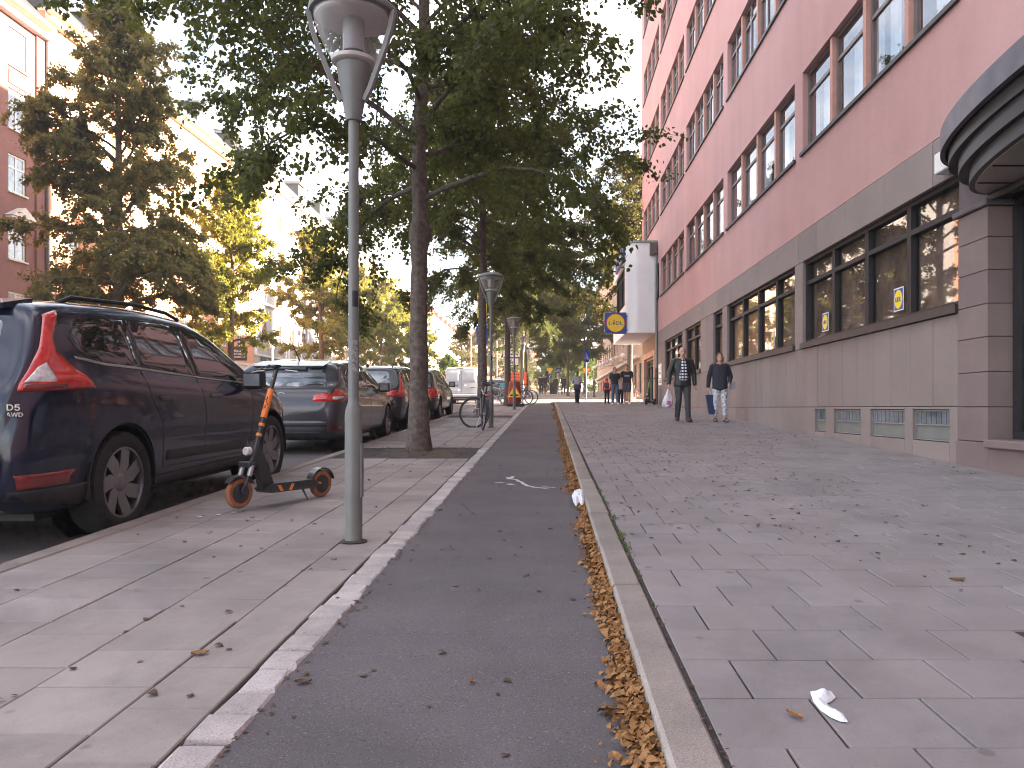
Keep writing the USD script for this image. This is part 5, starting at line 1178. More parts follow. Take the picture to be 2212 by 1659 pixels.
class Car:
    """Body lofted from cross sections along y (0 = rear bumper, L = nose); x to the right; z up from the road."""
    def __init__(s, L, W, top, belt, plan, zb, tumble=0.26, wheels=(0.95, 3.7), wr=0.345, ww=0.215, crown=0.03):
        s.L, s.W, s.top_, s.belt_, s.plan_, s.zb_, s.tumble, s.wheels, s.wr, s.ww, s.crown = L, W, np.array(top, float), np.array(belt, float), np.array(plan, float), np.array(zb, float), tumble, wheels, wr, ww, crown
    def top(s, y): return smooth_interp(y, s.top_[:, 0], s.top_[:, 1])
    def section(s, y):
        """(x, z) half section from bottom centre up to top centre."""
        w = s.W / 2 * float(smooth_interp(y, s.plan_[:, 0], s.plan_[:, 1])); zt = float(s.top(y)); zb = float(smooth_interp(y, s.zb_[:, 0], s.zb_[:, 1]))
        bl = min(float(smooth_interp(y, s.belt_[:, 0], s.belt_[:, 1])), zt - 0.012); bl = max(bl, zb + 0.12)
        g = max(zt - bl, 0.0); h = bl - zb
        side = [(0, zb), (w * 0.80, zb), (w * 0.925, zb + 0.05), (w * 0.965, zb + 0.14 * h + 0.03), (w * 0.985, zb + 0.34 * h), (w * 1.0, zb + 0.56 * h), (w * 0.997, zb + 0.72 * h), (w * 0.982, zb + 0.85 * h), (w * 0.962, zb + 0.95 * h), (w * 0.93, bl)]
        xi = w * 0.93; rr = min(g / 0.35, 1.0)
        for t in (0.2, 0.4, 0.6, 0.78): side.append((xi - s.tumble * g * t ** 1.12, bl + g * t * 0.99))
        xr = xi - s.tumble * g * 0.86; inset = 0.03 + 0.10 * rr
        side += [(xr - inset * 0.18, bl + g * 0.875), (xr - inset * 0.55, bl + g * 0.94), (xr - inset * 1.2, bl + g * 0.975), (xr * 0.62, bl + g * 0.99 + s.crown * 0.2 * (1 - rr)), (xr * 0.3, zt - 0.001), (0, zt)]
        return np.array(side)
    def body(s):
        ys = np.unique(np.concatenate([np.linspace(0, 0.5, 22), np.linspace(0.5, s.L - 0.5, 60), np.linspace(s.L - 0.5, s.L, 20)]))
        rows = []
        for y in ys:
            h = s.section(y); full = np.vstack([h, h[-2:0:-1] * [-1, 1]])
            rows.append(np.column_stack([full[:, 0], np.full(len(full), y), full[:, 1]]))
        n = len(rows[0]); k = len(rows); v = np.vstack(rows)
        i, j = np.meshgrid(np.arange(k - 1), np.arange(n), indexing='ij'); a = (i * n + j).ravel(); b = (i * n + (j + 1) % n).ravel()
        f = np.vstack([np.stack([a, b + n, b], 1), np.stack([a, a + n, b + n], 1)])
        c0, c1 = len(v), len(v) + 1
        v = np.vstack([v, rows[0].mean(0), rows[-1].mean(0)]); j = np.arange(n)
        f = np.vstack([f, np.stack([np.full(n, c0), j, (j + 1) % n], 1), np.stack([np.full(n, c1), (k - 1) * n + (j + 1) % n, (k - 1) * n + j], 1)])
        m = m3.Manifold(m3.Mesh(vert_properties=np.asarray(v, np.float32), tri_verts=np.asarray(f, np.uint32)))
        if m.volume() < 0: m = m3.Manifold(m3.Mesh(vert_properties=np.asarray(v, np.float32), tri_verts=np.asarray(f[:, ::-1], np.uint32)))
        for wy in s.wheels:
            for sx in (-1, 1):
                cyl = m3.Manifold.cylinder(0.5, s.wr + 0.055, s.wr + 0.055, 40).rotate([0, 90, 0]).translate([s.W / 2 - 0.30 if sx > 0 else -s.W / 2 - 0.20, wy, s.wr + 0.01])
                m = m - cyl
        g = m.to_mesh(); return np.array(g.vert_properties[:, :3], float), np.array(g.tri_verts, int)
    def side_x(s, y, z):
        y = np.atleast_1d(y); z = np.atleast_1d(z); out = np.zeros(len(y)); cache = {}
        for i in range(len(y)):
            k = round(float(y[i]), 3)
            if k not in cache:
                h = s.section(k)[1:]; zz = np.maximum.accumulate(h[:, 1] + np.arange(len(h)) * 1e-6); cache[k] = (zz, h[:, 0])
            out[i] = np.interp(z[i], *cache[k])
        return out
    def rear_y(s, x, z, front=False):
        ys = np.linspace(0, 1.4, 240); ys = s.L - ys if front else ys; hs = [s.section(y)[1:] for y in ys]
        out = np.full(len(x), ys[-1])
        for i in range(len(x)):
            for y, h in zip(ys, hs):
                if z[i] <= h[-1, 1] and z[i] >= h[0, 1]:
                    if np.interp(z[i], np.maximum.accumulate(h[:, 1] + np.arange(len(h)) * 1e-6), h[:, 0]) >= abs(x[i]): out[i] = y; break
        return out

def patch2d(poly, step):
    """Triangulated polygon with interior points: (points, triangles, boundary loop)."""
    poly = Polygon(poly).buffer(0); 
    if poly.geom_type != 'Polygon': poly = max(poly.geoms, key=lambda g: g.area)
    bd = np.array(poly.segmentize(step).exterior.coords)[:-1]
    x0, y0, x1, y1 = poly.bounds
    gx, gy = np.meshgrid(np.arange(x0 + step / 2, x1, step), np.arange(y0 + step / 2, y1, step)); gpt = np.column_stack([gx.ravel(), gy.ravel()])
    inner = poly.buffer(-step * 0.45); gpt = np.array([q for q in gpt if inner.contains(Point(q))]).reshape(-1, 2)
    pts = np.vstack([bd, gpt]); tri = Delaunay(pts).simplices
    tri = np.array([t for t in tri if poly.contains(Point(pts[t].mean(0)))])
    a = pts[tri]; cr = (a[:, 1, 0] - a[:, 0, 0]) * (a[:, 2, 1] - a[:, 0, 1]) - (a[:, 1, 1] - a[:, 0, 1]) * (a[:, 2, 0] - a[:, 0, 0])
    tri[cr < 0] = tri[cr < 0][:, ::-1]
    area = 0.5 * np.sum(bd[:, 0] * np.roll(bd[:, 1], -1) - np.roll(bd[:, 0], -1) * bd[:, 1])
    loop = np.arange(len(bd)); loop = loop if area > 0 else loop[::-1]
    d = np.array([poly.exterior.distance(Point(q)) for q in pts])
    return pts, tri, loop, d

def side_patch(car, poly, off=0.004, step=0.07, sx=1, skirt=0.02, bulge=0.0):
    p, tri, loop, d = patch2d(poly, step)
    b = bulge * np.minimum(d / 0.05, 1)
    x = car.side_x(p[:, 0], p[:, 1]) + off + b
    v = np.column_stack([x, p[:, 0], p[:, 1]])
    n = len(v); sk = v[loop] - [skirt, 0, 0]; v = np.vstack([v, sk]); m = len(loop); q = []
    for i in range(m): q.append([loop[i], n + i, n + (i + 1) % m]); q.append([loop[i], n + (i + 1) % m, loop[(i + 1) % m]])
    f = np.vstack([tri, np.array(q)])
    return (v, f) if sx > 0 else mirror((v, f))

def rear_patch(car, poly, off=0.004, step=0.07, skirt=0.02, bulge=0.0, front=False):
    p, tri, loop, d = patch2d(poly, step)
    b = bulge * np.minimum(d / 0.05, 1); sg = 1 if front else -1
    y = car.rear_y(p[:, 0], p[:, 1], front) + sg * (off + b)
    v = np.column_stack([p[:, 0], y, p[:, 1]]); n = len(v)
    sk = v[loop] - [0, sg * skirt, 0]; v = np.vstack([v, sk]); m = len(loop); q = []
    for i in range(m): q.append([loop[i], n + i, n + (i + 1) % m]); q.append([loop[i], n + (i + 1) % m, loop[(i + 1) % m]])
    f = np.vstack([tri, np.array(q)])
    return v, (f[:, ::-1] if front else f)

def wheel(parent, x, y, r, w, sx, rim_r, spokes, style, mat='alloy', detail=True):
    """Tyre with rim, spokes and hub. sx is the outer side."""
    prof = [(rim_r * 0.98, -w * 0.42), (rim_r + 0.02, -w / 2), (r - 0.045, -w / 2), (r - 0.012, -w * 0.44), (r, -w * 0.33), (r + 0.001, 0), (r, w * 0.33), (r - 0.012, w * 0.44), (r - 0.045, w / 2), (rim_r + 0.02, w / 2), (rim_r * 0.98, w * 0.42)]
    c = lambda m, dx=0.0: tf(m, t=(x + sx * dx, y, r))
    t = put(parent, 'tyre', c(lathe(prof, 44, 'x', False)), 'tyre', 40)
    dish = put(parent, 'rim', c(lathe([(rim_r * 0.96, -w * 0.2), (rim_r, -w * 0.38), (rim_r + 0.012, w * 0.0), (rim_r + 0.012, w * 0.44), (rim_r - 0.012, w * 0.45), (rim_r - 0.02, w * 0.2), (rim_r * 0.9, -w * 0.02)] if sx > 0 else [(rim_r * 0.9, w * 0.02), (rim_r - 0.02, -w * 0.2), (rim_r - 0.012, -w * 0.45), (rim_r + 0.012, -w * 0.44), (rim_r + 0.012, 0), (rim_r, w * 0.38), (rim_r * 0.96, w * 0.2)], 44, 'x', False)), mat, 35)
    put(parent, 'brake_disc', c(lathe([(0.05, -0.012), (rim_r * 0.72, -0.012), (rim_r * 0.72, 0.012), (0.05, 0.012)], 28, 'x'), -0.01), 'alloy_dark', 35)
    xo = w * 0.40
    for k in range(spokes):
        a = 2 * math.pi * k / spokes + 0.3
        if style == 'blade':
            poly = [(0.055, -0.036), (rim_r * 0.55, -0.052), (rim_r * 0.985, -0.008), (rim_r * 0.985, 0.075), (rim_r * 0.9, 0.092), (rim_r * 0.5, 0.014), (0.055, 0.03)]
        elif style == 'twin':
            poly = [(0.05, -0.02), (rim_r * 0.98, -0.034), (rim_r * 0.98, 0.014), (0.05, 0.02)]
        else:
            poly = [(0.05, -0.032), (rim_r * 0.98, -0.022), (rim_r * 0.98, 0.022), (0.05, 0.032)]
        pr = np.array(poly); ca, sa = math.cos(a), math.sin(a)
        pts = []
        for (rr, tt) in pr:
            for dx in (xo - 0.035, xo - 0.004 - 0.022 * (1 - rr / rim_r)):
                pts.append((sx * dx, rr * ca - tt * sa, rr * sa + tt * ca))
        sp = hull(pts)
        put(dish, 'spoke', c(sp), mat)
    put(dish, 'hub_cap', c(lathe([(0.075, xo - 0.05), (0.075, xo - 0.025), (0.055, xo - 0.012), (0.03, xo - 0.008)] if sx > 0 else [(0.03, -xo + 0.008), (0.055, -xo + 0.012), (0.075, -xo + 0.025), (0.075, -xo + 0.05)], 20, 'x')), mat, 35)

def finish_car(p, car, paint, rim_r=0.24, spokes=5, style='plain', rim_mat='alloy', cladding=True):
    body = put(p, 'body', car.body(), paint, 32)
    for wy in car.wheels:
        for sx in (-1, 1):
            pr = [(car.wr + 0.052, -0.17), (car.wr + 0.052, 0.13), (car.wr + 0.040, 0.13), (car.wr + 0.036, -0.15), (0.1, -0.15), (0.1, -0.17)]
            lin = lathe(pr[::-1] , 36, 'x'); lin = tf(lin if sx > 0 else mirror(lin), t=(sx * (car.W / 2 - 0.15), wy, car.wr + 0.01))
            v, f = lin; keep = (v[f][:, :, 2].max(1) > car.wr * 0.85); put(p, 'arch_lining', (v, f[keep]), 'black_plastic', 30)
            wheel(p, sx * (car.W / 2 - 0.012 - car.ww / 2), wy, car.wr, car.ww, sx, rim_r, spokes, style, rim_mat)
    put(p, 'underbody', box(-car.W / 2 + 0.25, car.W / 2 - 0.25, 0.35, car.L - 0.35, 0.20, 0.32), 'black_plastic')
    return body

def side_glass(p, car, panes, mat='car_glass', trim='chrome', lower=None):
    for sx in (1, -1):
        for poly in panes: put(p, 'side_window', side_patch(car, poly, 0.004, 0.07, sx), mat, True)
        if lower is not None: put(p, 'window_trim', side_patch(car, lower, 0.007, 0.06, sx, 0.012), trim, True)

def line_poly(pts, w=0.007):
    from shapely.geometry import LineString
    return np.array(LineString(pts).buffer(w / 2, cap_style=2).exterior.coords)[:-1]

def mirrors(p, car, y, z, paint):
    for sx in (1, -1):
        xs = float(car.side_x([y], [z])[0])
        b = m3.Manifold.batch_hull([m3.Manifold.sphere(0.03, 12).translate([a, b_, c]) for a in (xs + 0.075, xs + 0.215) for b_ in (y - 0.04, y + 0.035) for c in (z - 0.045, z + 0.075)])
        g = b.to_mesh(); m = (np.array(g.vert_properties[:, :3], float), np.array(g.tri_verts, int))
        mr = put(p, 'mirror', m if sx > 0 else mirror(m), paint, 50)
        gl = bbox(xs + 0.065, xs + 0.225, y - 0.0745, y - 0.0705, z - 0.045, z + 0.075, 0.0015)
        put(mr, 'mirror_glass', gl if sx > 0 else mirror(gl), 'car_glass_pale')
        st = box(xs - 0.03, xs + 0.08, y - 0.02, y + 0.03, z - 0.05, z - 0.02); put(mr, 'stalk', st if sx > 0 else mirror(st), 'black_plastic')

CARG = 'cars parked along the kerb'
def place_car(name, label, xc, y0, cat_='car', group=CARG, off=-0.09, rz=0.0):
    return thing(name, label, cat_, (xc, y0, float(zp(y0)) + off), rz, group, rotx=SLOPE_DEG if y0 < 26 else math.degrees(math.atan(0.03)))

# ---- dark blue sport utility car in front
suv = Car(4.63, 1.89, [(0, 0.72), (0.03, 0.90), (0.07, 1.04), (0.14, 1.17), (0.26, 1.40), (0.36, 1.585), (0.42, 1.622), (0.9, 1.675), (1.7, 1.705), (2.35, 1.675), (2.75, 1.575), (3.2, 1.33), (3.5, 1.155), (3.58, 1.12), (4.0, 1.06), (4.35, 0.97), (4.52, 0.87), (4.63, 0.70)],
          [(0, 0.68), (0.05, 0.85), (0.12, 1.0), (0.3, 1.17), (0.7, 1.185), (1.5, 1.14), (3.0, 1.06), (3.45, 1.035), (4.2, 0.93), (4.5, 0.82), (4.63, 0.66)],
          [(0, 0.80), (0.04, 0.87), (0.12, 0.925), (0.3, 0.965), (0.7, 0.995), (1.2, 1.0), (2.4, 0.985), (3.4, 0.99), (3.8, 0.985), (4.2, 0.93), (4.45, 0.82), (4.58, 0.68), (4.63, 0.55)],
          [(0, 0.36), (0.25, 0.26), (0.6, 0.23), (4.0, 0.23), (4.4, 0.24), (4.63, 0.34)], 0.34, wheels=(0.98, 3.754), wr=0.37, ww=0.235)
p = place_car('parked_car', 'dark blue sport utility car, nearest in the parked row at the left edge', -4.02, 4.64, rz=-1.5)
finish_car(p, suv, 'blue_paint', 0.255, 7, 'blade')
glassline = [(0.60, 1.50), (0.52, 1.36), (0.60, 1.26), (0.82, 1.225)]
side_glass(p, suv, [[(0.66, 1.52), (0.56, 1.40), (0.62, 1.275), (0.85, 1.235), (1.28, 1.215), (1.28, 1.565), (0.9, 1.555)],
                    [(1.335, 1.212), (2.18, 1.155), (2.12, 1.56), (1.9, 1.582), (1.335, 1.567)],
                    [(2.235, 1.152), (3.18, 1.095), (3.30, 1.105), (3.05, 1.235), (2.70, 1.435), (2.45, 1.525), (2.18, 1.555)]],
           lower=[(0.56, 1.252), (0.85, 1.214), (1.3, 1.192), (2.2, 1.135), (3.3, 1.072), (3.3, 1.088), (2.2, 1.150), (1.3, 1.208), (0.85, 1.230), (0.56, 1.270)])
for sx in (1, -1):
    put(p, 'door_seam', side_patch(suv, line_poly([(1.30, 1.19), (1.36, 0.95), (1.48, 0.80), (1.52, 0.42), (3.12, 0.40), (3.22, 0.62), (3.28, 1.06)]), 0.002, 0.05, sx, 0.004), 'black_plastic')
    put(p, 'door_seam', side_patch(suv, line_poly([(2.21, 1.14), (2.24, 0.9), (2.22, 0.41)]), 0.002, 0.05, sx, 0.004), 'black_plastic')
    for yy in (1.47, 2.36): put(p, 'door_handle', side_patch(suv, [(yy, 0.955), (yy + 0.22, 0.945), (yy + 0.22, 0.98), (yy, 0.99)], 0.006, 0.03, sx, 0.02, 0.022), 'blue_paint', True)
    put(p, 'sill_moulding', side_patch(suv, [(1.35, 0.27), (3.35, 0.27), (3.35, 0.36), (1.35, 0.36)], 0.012, 0.06, sx, 0.03, 0.006), 'cladding', True)
    put(p, 'door_moulding', side_patch(suv, [(1.56, 0.47), (3.1, 0.44), (3.1, 0.52), (1.56, 0.55)], 0.006, 0.06, sx, 0.03, 0.008), 'cladding', True)
    tl = put(p, 'tail_light', side_patch(suv, [(0.41,1.535),(0.55,1.575),(0.50,1.49),(0.42,1.39),(0.41,1.30),(0.50,1.215),(0.64,1.11),(0.66,1.06),(0.32,1.045),(0.10,1.04),(0.12,1.09),(0.17,1.16),(0.22,1.235),(0.285,1.32),(0.35,1.43)], 0.006, 0.02, sx, 0.06, 0.018), 'lamp_red', True)
    put(tl, 'clear_lens', side_patch(suv, [(0.135,1.095),(0.29,1.10),(0.29,1.155),(0.27,1.22),(0.22,1.19),(0.17,1.135)], 0.028, 0.03, sx, 0.02), 'lamp_clear', True)
    put(tl, 'lower_lens', side_patch(suv, [(0.12,1.05),(0.35,1.055),(0.38,1.085),(0.13,1.085)], 0.027, 0.03, sx, 0.02), 'lamp_red_dark', True)
    put(p, 'rear_reflector', side_patch(suv, [(0.05, 0.44), (0.40, 0.445), (0.44, 0.53), (0.03, 0.53)], 0.005, 0.04, sx, 0.02, 0.01), 'lamp_red_dark', True)
    put(p, 'bumper_cladding', side_patch(suv, [(0.03, 0.37), (0.55, 0.28), (0.60, 0.36), (0.56, 0.43), (0.02, 0.43)], 0.006, 0.05, sx, 0.03, 0.008), 'cladding', True)
    put(p, 'roof_rail', (lambda m: m if sx > 0 else mirror(m))(tube([(0.60, 0.75, 1.64), (0.60, 0.9, 1.695), (0.60, 1.7, 1.725), (0.60, 2.2, 1.70), (0.60, 2.4, 1.655)], 0.016, 8)), 'black_plastic', True)
    put(p, 'head_light', side_patch(suv, [(4.02, 0.93), (4.38, 0.86), (4.45, 0.76), (4.30, 0.74), (4.1, 0.82)], 0.005, 0.05, sx, 0.02, 0.01), 'lamp_clear', True)
put(p, 'rear_window', rear_patch(suv, [(-0.60, 1.19), (0.60, 1.19), (0.56, 1.47), (0.50, 1.535), (-0.50, 1.535), (-0.56, 1.47)], 0.004, 0.08), 'car_glass_pale', True)
put(p, 'spoiler', hull([(-0.56, 0.30, 1.565), (0.56, 0.30, 1.565), (-0.60, 0.5, 1.60), (0.60, 0.5, 1.60), (-0.56, 0.29, 1.60), (0.56, 0.29, 1.60), (-0.58, 0.55, 1.655), (0.58, 0.55, 1.655)]), 'blue_paint')
put(p, 'number_plate', bbox(-0.26, 0.26, -0.02, -0.005, 0.74, 0.85, 0.004), 'number_plate')
put(p, 'rear_bumper', rear_patch(suv, [(-0.72, 0.42), (0.72, 0.42), (0.74, 0.66), (-0.74, 0.66)], 0.03, 0.08, 0.05, 0.015), 'blue_paint', True)
R_ = RF
yd = float(suv.rear_y(np.array([0.765]), np.array([0.90]))[0]) - 0.006
t = text('D5', 0.036); put(p, 'lettering', tf((t[0] * [1.35, 1, 1], t[1]), mat=R_, t=(0.748, yd, 0.925)), 'chrome')
t = text('AWD', 0.024); put(p, 'lettering', tf((t[0] * [1.35, 1, 1], t[1]), mat=R_, t=(0.747, yd, 0.888)), 'chrome')
put(p, 'exhaust_tip', tf(lathe([(0.035, 0), (0.042, 0.0), (0.042, 0.16), (0.03, 0.16)], 18, 'y'), t=(0.62, 0.02, 0.31)), 'chrome', 30)
put(p, 'windscreen', (lambda P: (np.column_stack([P[0][:, 0], P[0][:, 1], suv.top(P[0][:, 1]) + 0.004 - 0.10 * (P[0][:, 0] / 0.62) ** 2 * 0.25]), P[1]))(patch2d([(-0.56, 2.78), (0.56, 2.78), (0.66, 3.45), (-0.66, 3.45)], 0.1)[:2]), 'car_glass', True)
mirrors(p, suv, 3.12, 1.10, 'black_plastic')

# ---- dark grey hatchback
hat = Car(4.36, 1.82, [(0, 0.68), (0.03, 0.82), (0.07, 0.93), (0.12, 1.0), (0.30, 1.10), (0.52, 1.335), (0.60, 1.385), (1.0, 1.44), (1.6, 1.475), (2.2, 1.455), (2.6, 1.36), (3.1, 1.12), (3.4, 0.985), (3.5, 0.95), (3.9, 0.87), (4.2, 0.76), (4.36, 0.58)],
          [(0, 0.62), (0.06, 0.82), (0.14, 0.95), (0.5, 1.03), (1.5, 0.98), (3.0, 0.915), (3.4, 0.89), (4.1, 0.74), (4.36, 0.54)],
          [(0, 0.76), (0.04, 0.85), (0.14, 0.93), (0.35, 0.975), (0.8, 1.0), (2.2, 0.985), (3.3, 0.985), (3.8, 0.96), (4.1, 0.86), (4.28, 0.70), (4.36, 0.55)],
          [(0, 0.34), (0.2, 0.24), (0.5, 0.19), (3.9, 0.18), (4.2, 0.19), (4.36, 0.28)], 0.36, wheels=(0.83, 3.48), wr=0.322, ww=0.215)
p = place_car('parked_car', 'dark grey hatchback with red side lamp, second car of the parked row', -3.99, 11.45)
finish_car(p, hat, 'graphite_paint', 0.225, 10, 'twin')
side_glass(p, hat, [[(0.72, 1.20), (0.82, 1.08), (1.12, 1.05), (1.12, 1.31), (0.95, 1.295)], [(1.16, 1.045), (2.0, 1.005), (1.94, 1.345), (1.5, 1.36), (1.16, 1.32)], [(2.06, 1.002), (2.95, 0.955), (2.7, 1.13), (2.38, 1.29), (2.0, 1.345)]],
           lower=[(0.66, 1.16), (0.80, 1.06), (1.1, 1.028), (2.0, 0.985), (2.97, 0.935), (2.97, 0.948), (2.0, 0.998), (1.1, 1.042), (0.83, 1.075), (0.69, 1.18)])
for sx in (1, -1):
    put(p, 'door_seam', side_patch(hat, line_poly([(1.14, 1.03), (1.18, 0.8), (1.32, 0.62), (1.36, 0.34), (2.92, 0.31), (3.0, 0.55), (3.02, 0.92)]), 0.002, 0.05, sx, 0.004), 'black_plastic')
    put(p, 'door_seam', side_patch(hat, line_poly([(2.03, 0.98), (2.06, 0.7), (2.04, 0.33)]), 0.002, 0.05, sx, 0.004), 'black_plastic')
    for yy in (1.34, 2.2): put(p, 'door_handle', side_patch(hat, [(yy, 0.86), (yy + 0.2, 0.85), (yy + 0.2, 0.88), (yy, 0.89)], 0.006, 0.03, sx, 0.02, 0.02), 'graphite_paint', True)
    tl = put(p, 'tail_light', side_patch(hat, [(0.06, 0.88), (0.17, 0.99), (0.42, 0.955), (0.62, 0.90), (0.48, 0.845), (0.26, 0.79), (0.05, 0.80)], 0.006, 0.03, sx, 0.05, 0.02), 'lamp_red', True)
    put(tl, 'clear_lens', side_patch(hat, [(0.07, 0.83), (0.2, 0.845), (0.3, 0.87), (0.2, 0.885), (0.08, 0.875)], 0.029, 0.03, sx, 0.02), 'lamp_clear', True)
    put(p, 'rear_reflector', side_patch(hat, [(0.03, 0.36), (0.26, 0.37), (0.22, 0.43), (0.02, 0.43)], 0.004, 0.04, sx, 0.02, 0.008), 'lamp_red_dark', True)
    rt = rear_patch(hat, [(0.48, 0.81), (0.80, 0.80), (0.80, 0.90), (0.66, 0.94), (0.50, 0.90)], 0.006, 0.04, 0.02, 0.014)
    put(p, 'tail_light', rt if sx > 0 else mirror(rt), 'lamp_red', True)
put(p, 'rear_window', rear_patch(hat, [(-0.62, 1.04), (-0.3, 1.005), (0.3, 1.005), (0.62, 1.04), (0.55, 1.27), (0.48, 1.315), (-0.48, 1.315), (-0.55, 1.27)], 0.004, 0.06), 'car_glass_pale', True)
put(p, 'spoiler', hull([(-0.54, 0.44, 1.32), (0.54, 0.44, 1.32), (-0.56, 0.75, 1.38), (0.56, 0.75, 1.38), (-0.54, 0.40, 1.345), (0.54, 0.40, 1.345), (-0.55, 0.80, 1.425), (0.55, 0.80, 1.425)]), 'graphite_paint')
put(p, 'rear_wiper', hull([(-0.30, 0.225, 1.035), (0.02, 0.225, 1.035), (-0.30, 0.25, 1.06), (0.02, 0.24, 1.05), (-0.30, 0.28, 1.05), (0.02, 0.27, 1.04)]), 'black_plastic')
put(p, 'number_plate', bbox(-0.26, 0.26, 0.025, 0.05, 0.66, 0.77, 0.004), 'number_plate')
put(p, 'badge', tf(extrude(Polygon([(0.065 * math.cos(t), 0.03 * math.sin(t)) for t in np.linspace(0, 6.283, 24)[:-1]]), 0.012), mat=RF, t=(0, 0.075, 0.90)), 'blue_badge')
put(p, 'badge_rim', tf(extrude(Polygon([(0.073 * math.cos(t), 0.037 * math.sin(t)) for t in np.linspace(0, 6.283, 24)[:-1]]), 0.008), mat=RF, t=(0, 0.075, 0.90)), 'chrome')
put(p, 'badge_strip', bbox(0.33, 0.44, 0.03, 0.045, 0.605, 0.625, 0.003), 'chrome')
put(p, 'bumper_lip', rear_patch(hat, [(-0.70, 0.44), (0.70, 0.44), (0.71, 0.52), (-0.71, 0.52)], 0.02, 0.08, 0.04, 0.012), 'graphite_paint', True)
put(p, 'bumper_lower', rear_patch(hat, [(-0.66, 0.355), (0.66, 0.355), (0.70, 0.43), (-0.70, 0.43)], 0.008, 0.08, 0.03, 0.004), 'cladding', True)
put(p, 'aerial', tube([(0.0, 0.95, 1.43), (0, 0.90, 1.47), (-0.05, 0.55, 1.86)], [0.018, 0.008, 0.003], 6), 'black_plastic', True)
mirrors(p, hat, 2.86, 0.985, 'black_paint')

def estate(name, label, xc, y0, paint, L=4.65, W=1.83, H=1.48, tail='tall', glass='car_glass', rails=True, spokes=5, hub=(0.86, 3.63)):
    c = Car(L, W, [(0, 0.66), (0.03, 0.82), (0.07, 0.94), (0.14, 1.02), (0.30, 1.23), (0.42, H - 0.10), (0.50, H - 0.065), (1.0, H - 0.02), (1.8, H), (2.5, H - 0.03), (2.95, H - 0.14), (3.4, 1.10), (3.62, 0.985), (3.7, 0.955), (4.2, 0.87), (4.5, 0.75), (L, 0.56)],
            [(0, 0.62), (0.07, 0.84), (0.2, 0.96), (0.6, 0.985), (1.6, 0.965), (3.2, 0.925), (3.6, 0.90), (4.4, 0.73), (L, 0.52)],
            [(0, 0.79), (0.05, 0.88), (0.15, 0.945), (0.4, 0.985), (1.0, 1.0), (3.4, 0.985), (4.0, 0.965), (4.4, 0.86), (4.57, 0.70), (L, 0.55)],
            [(0, 0.33), (0.2, 0.24), (0.5, 0.19), (4.1, 0.18), (4.5, 0.2), (L, 0.28)], 0.33, wheels=hub, wr=0.325, ww=0.205)
    p = place_car(name, label, xc, y0)
    finish_car(p, c, paint, 0.225, spokes, 'plain')
    zt = H - 0.115
    side_glass(p, c, [[(0.62, zt - 0.10), (0.68, 1.045), (1.28, 1.025), (1.28, zt), (0.78, zt - 0.01)], [(1.33, 1.022), (2.2, 0.992), (2.14, zt + 0.005), (1.33, zt)], [(2.26, 0.99), (3.25, 0.95), (2.95, 1.14), (2.6, zt - 0.04), (2.2, zt + 0.003)]],
               lower=[(0.62, 1.025), (1.3, 1.003), (2.2, 0.972), (3.27, 0.93), (3.27, 0.942), (2.2, 0.986), (1.3, 1.017), (0.62, 1.04)])
    for sx in (1, -1):
        put(p, 'door_seam', side_patch(c, line_poly([(1.30, 1.0), (1.34, 0.8), (1.44, 0.62), (1.46, 0.32), (3.08, 0.30), (3.2, 0.55), (3.24, 0.92)]), 0.002, 0.06, sx, 0.004), 'black_plastic')
        if tail == 'tall':
            poly = [(0.45, H - 0.19), (0.54, H - 0.16), (0.46, 1.20), (0.46, 1.04), (0.56, 0.87), (0.50, 0.80), (0.05, 0.77), (0.06, 0.85), (0.20, 1.0), (0.34, 1.17)]
        else:
            poly = [(0.05, 0.64), (0.06, 0.86), (0.14, 0.93), (0.34, 0.91), (0.38, 0.66)]
        put(p, 'tail_light', side_patch(c, poly, 0.006, 0.04, sx, 0.05, 0.016), 'lamp_red', True)
        if tail == 'tall':
            rt = rear_patch(c, [(0.42, 0.79), (0.74, 0.78), (0.76, 0.93), (0.64, 0.90), (0.42, 0.845)], 0.006, 0.05, 0.02, 0.012); put(p, 'tail_light', rt if sx > 0 else mirror(rt), 'lamp_red', True)
        else:
            rt = rear_patch(c, [(0.56, 0.65), (0.77, 0.65), (0.77, 0.88), (0.70, 0.92), (0.56, 0.90)], 0.006, 0.05, 0.02, 0.012); put(p, 'tail_light', rt if sx > 0 else mirror(rt), 'lamp_red', True)
        if rails: put(p, 'roof_rail', (lambda m: m if sx > 0 else mirror(m))(tube([(0.56, 0.62, H - 0.06), (0.56, 0.75, H + 0.015), (0.56, 1.6, H + 0.045), (0.56, 2.4, H + 0.015), (0.56, 2.55, H - 0.04)], 0.014, 6)), 'silver_paint' if tail != 'tall' else 'black_plastic', True)
    put(p, 'rear_window', rear_patch(c, [(-0.60, 1.02), (0.60, 1.02), (0.54, H - 0.20), (0.48, H - 0.15), (-0.48, H - 0.15), (-0.54, H - 0.20)], 0.004, 0.08), glass, True)
    put(p, 'number_plate', bbox(-0.26, 0.26, 0.02, 0.045, 0.66, 0.77, 0.004), 'number_plate')
    put(p, 'rear_bumper', rear_patch(c, [(-0.74, 0.36), (0.74, 0.36), (0.74, 0.60), (-0.74, 0.60)], 0.02, 0.1, 0.04, 0.015), paint if tail == 'tall' else 'cladding', True)
    put(p, 'roof_aerial', hull([(-0.02, 0.62, H - 0.05), (0.02, 0.62, H - 0.05), (0, 0.60, H + 0.03), (-0.02, 0.8, H - 0.03), (0.02, 0.8, H - 0.03)]), 'black_plastic')
    mirrors(p, c, 3.08, 0.995, 'black_plastic')
    return p, c
estate('parked_car', 'glossy black estate with tall red tail lamps, third car of the parked row', -4.02, 16.5, 'black_paint', glass='car_glass_pale')
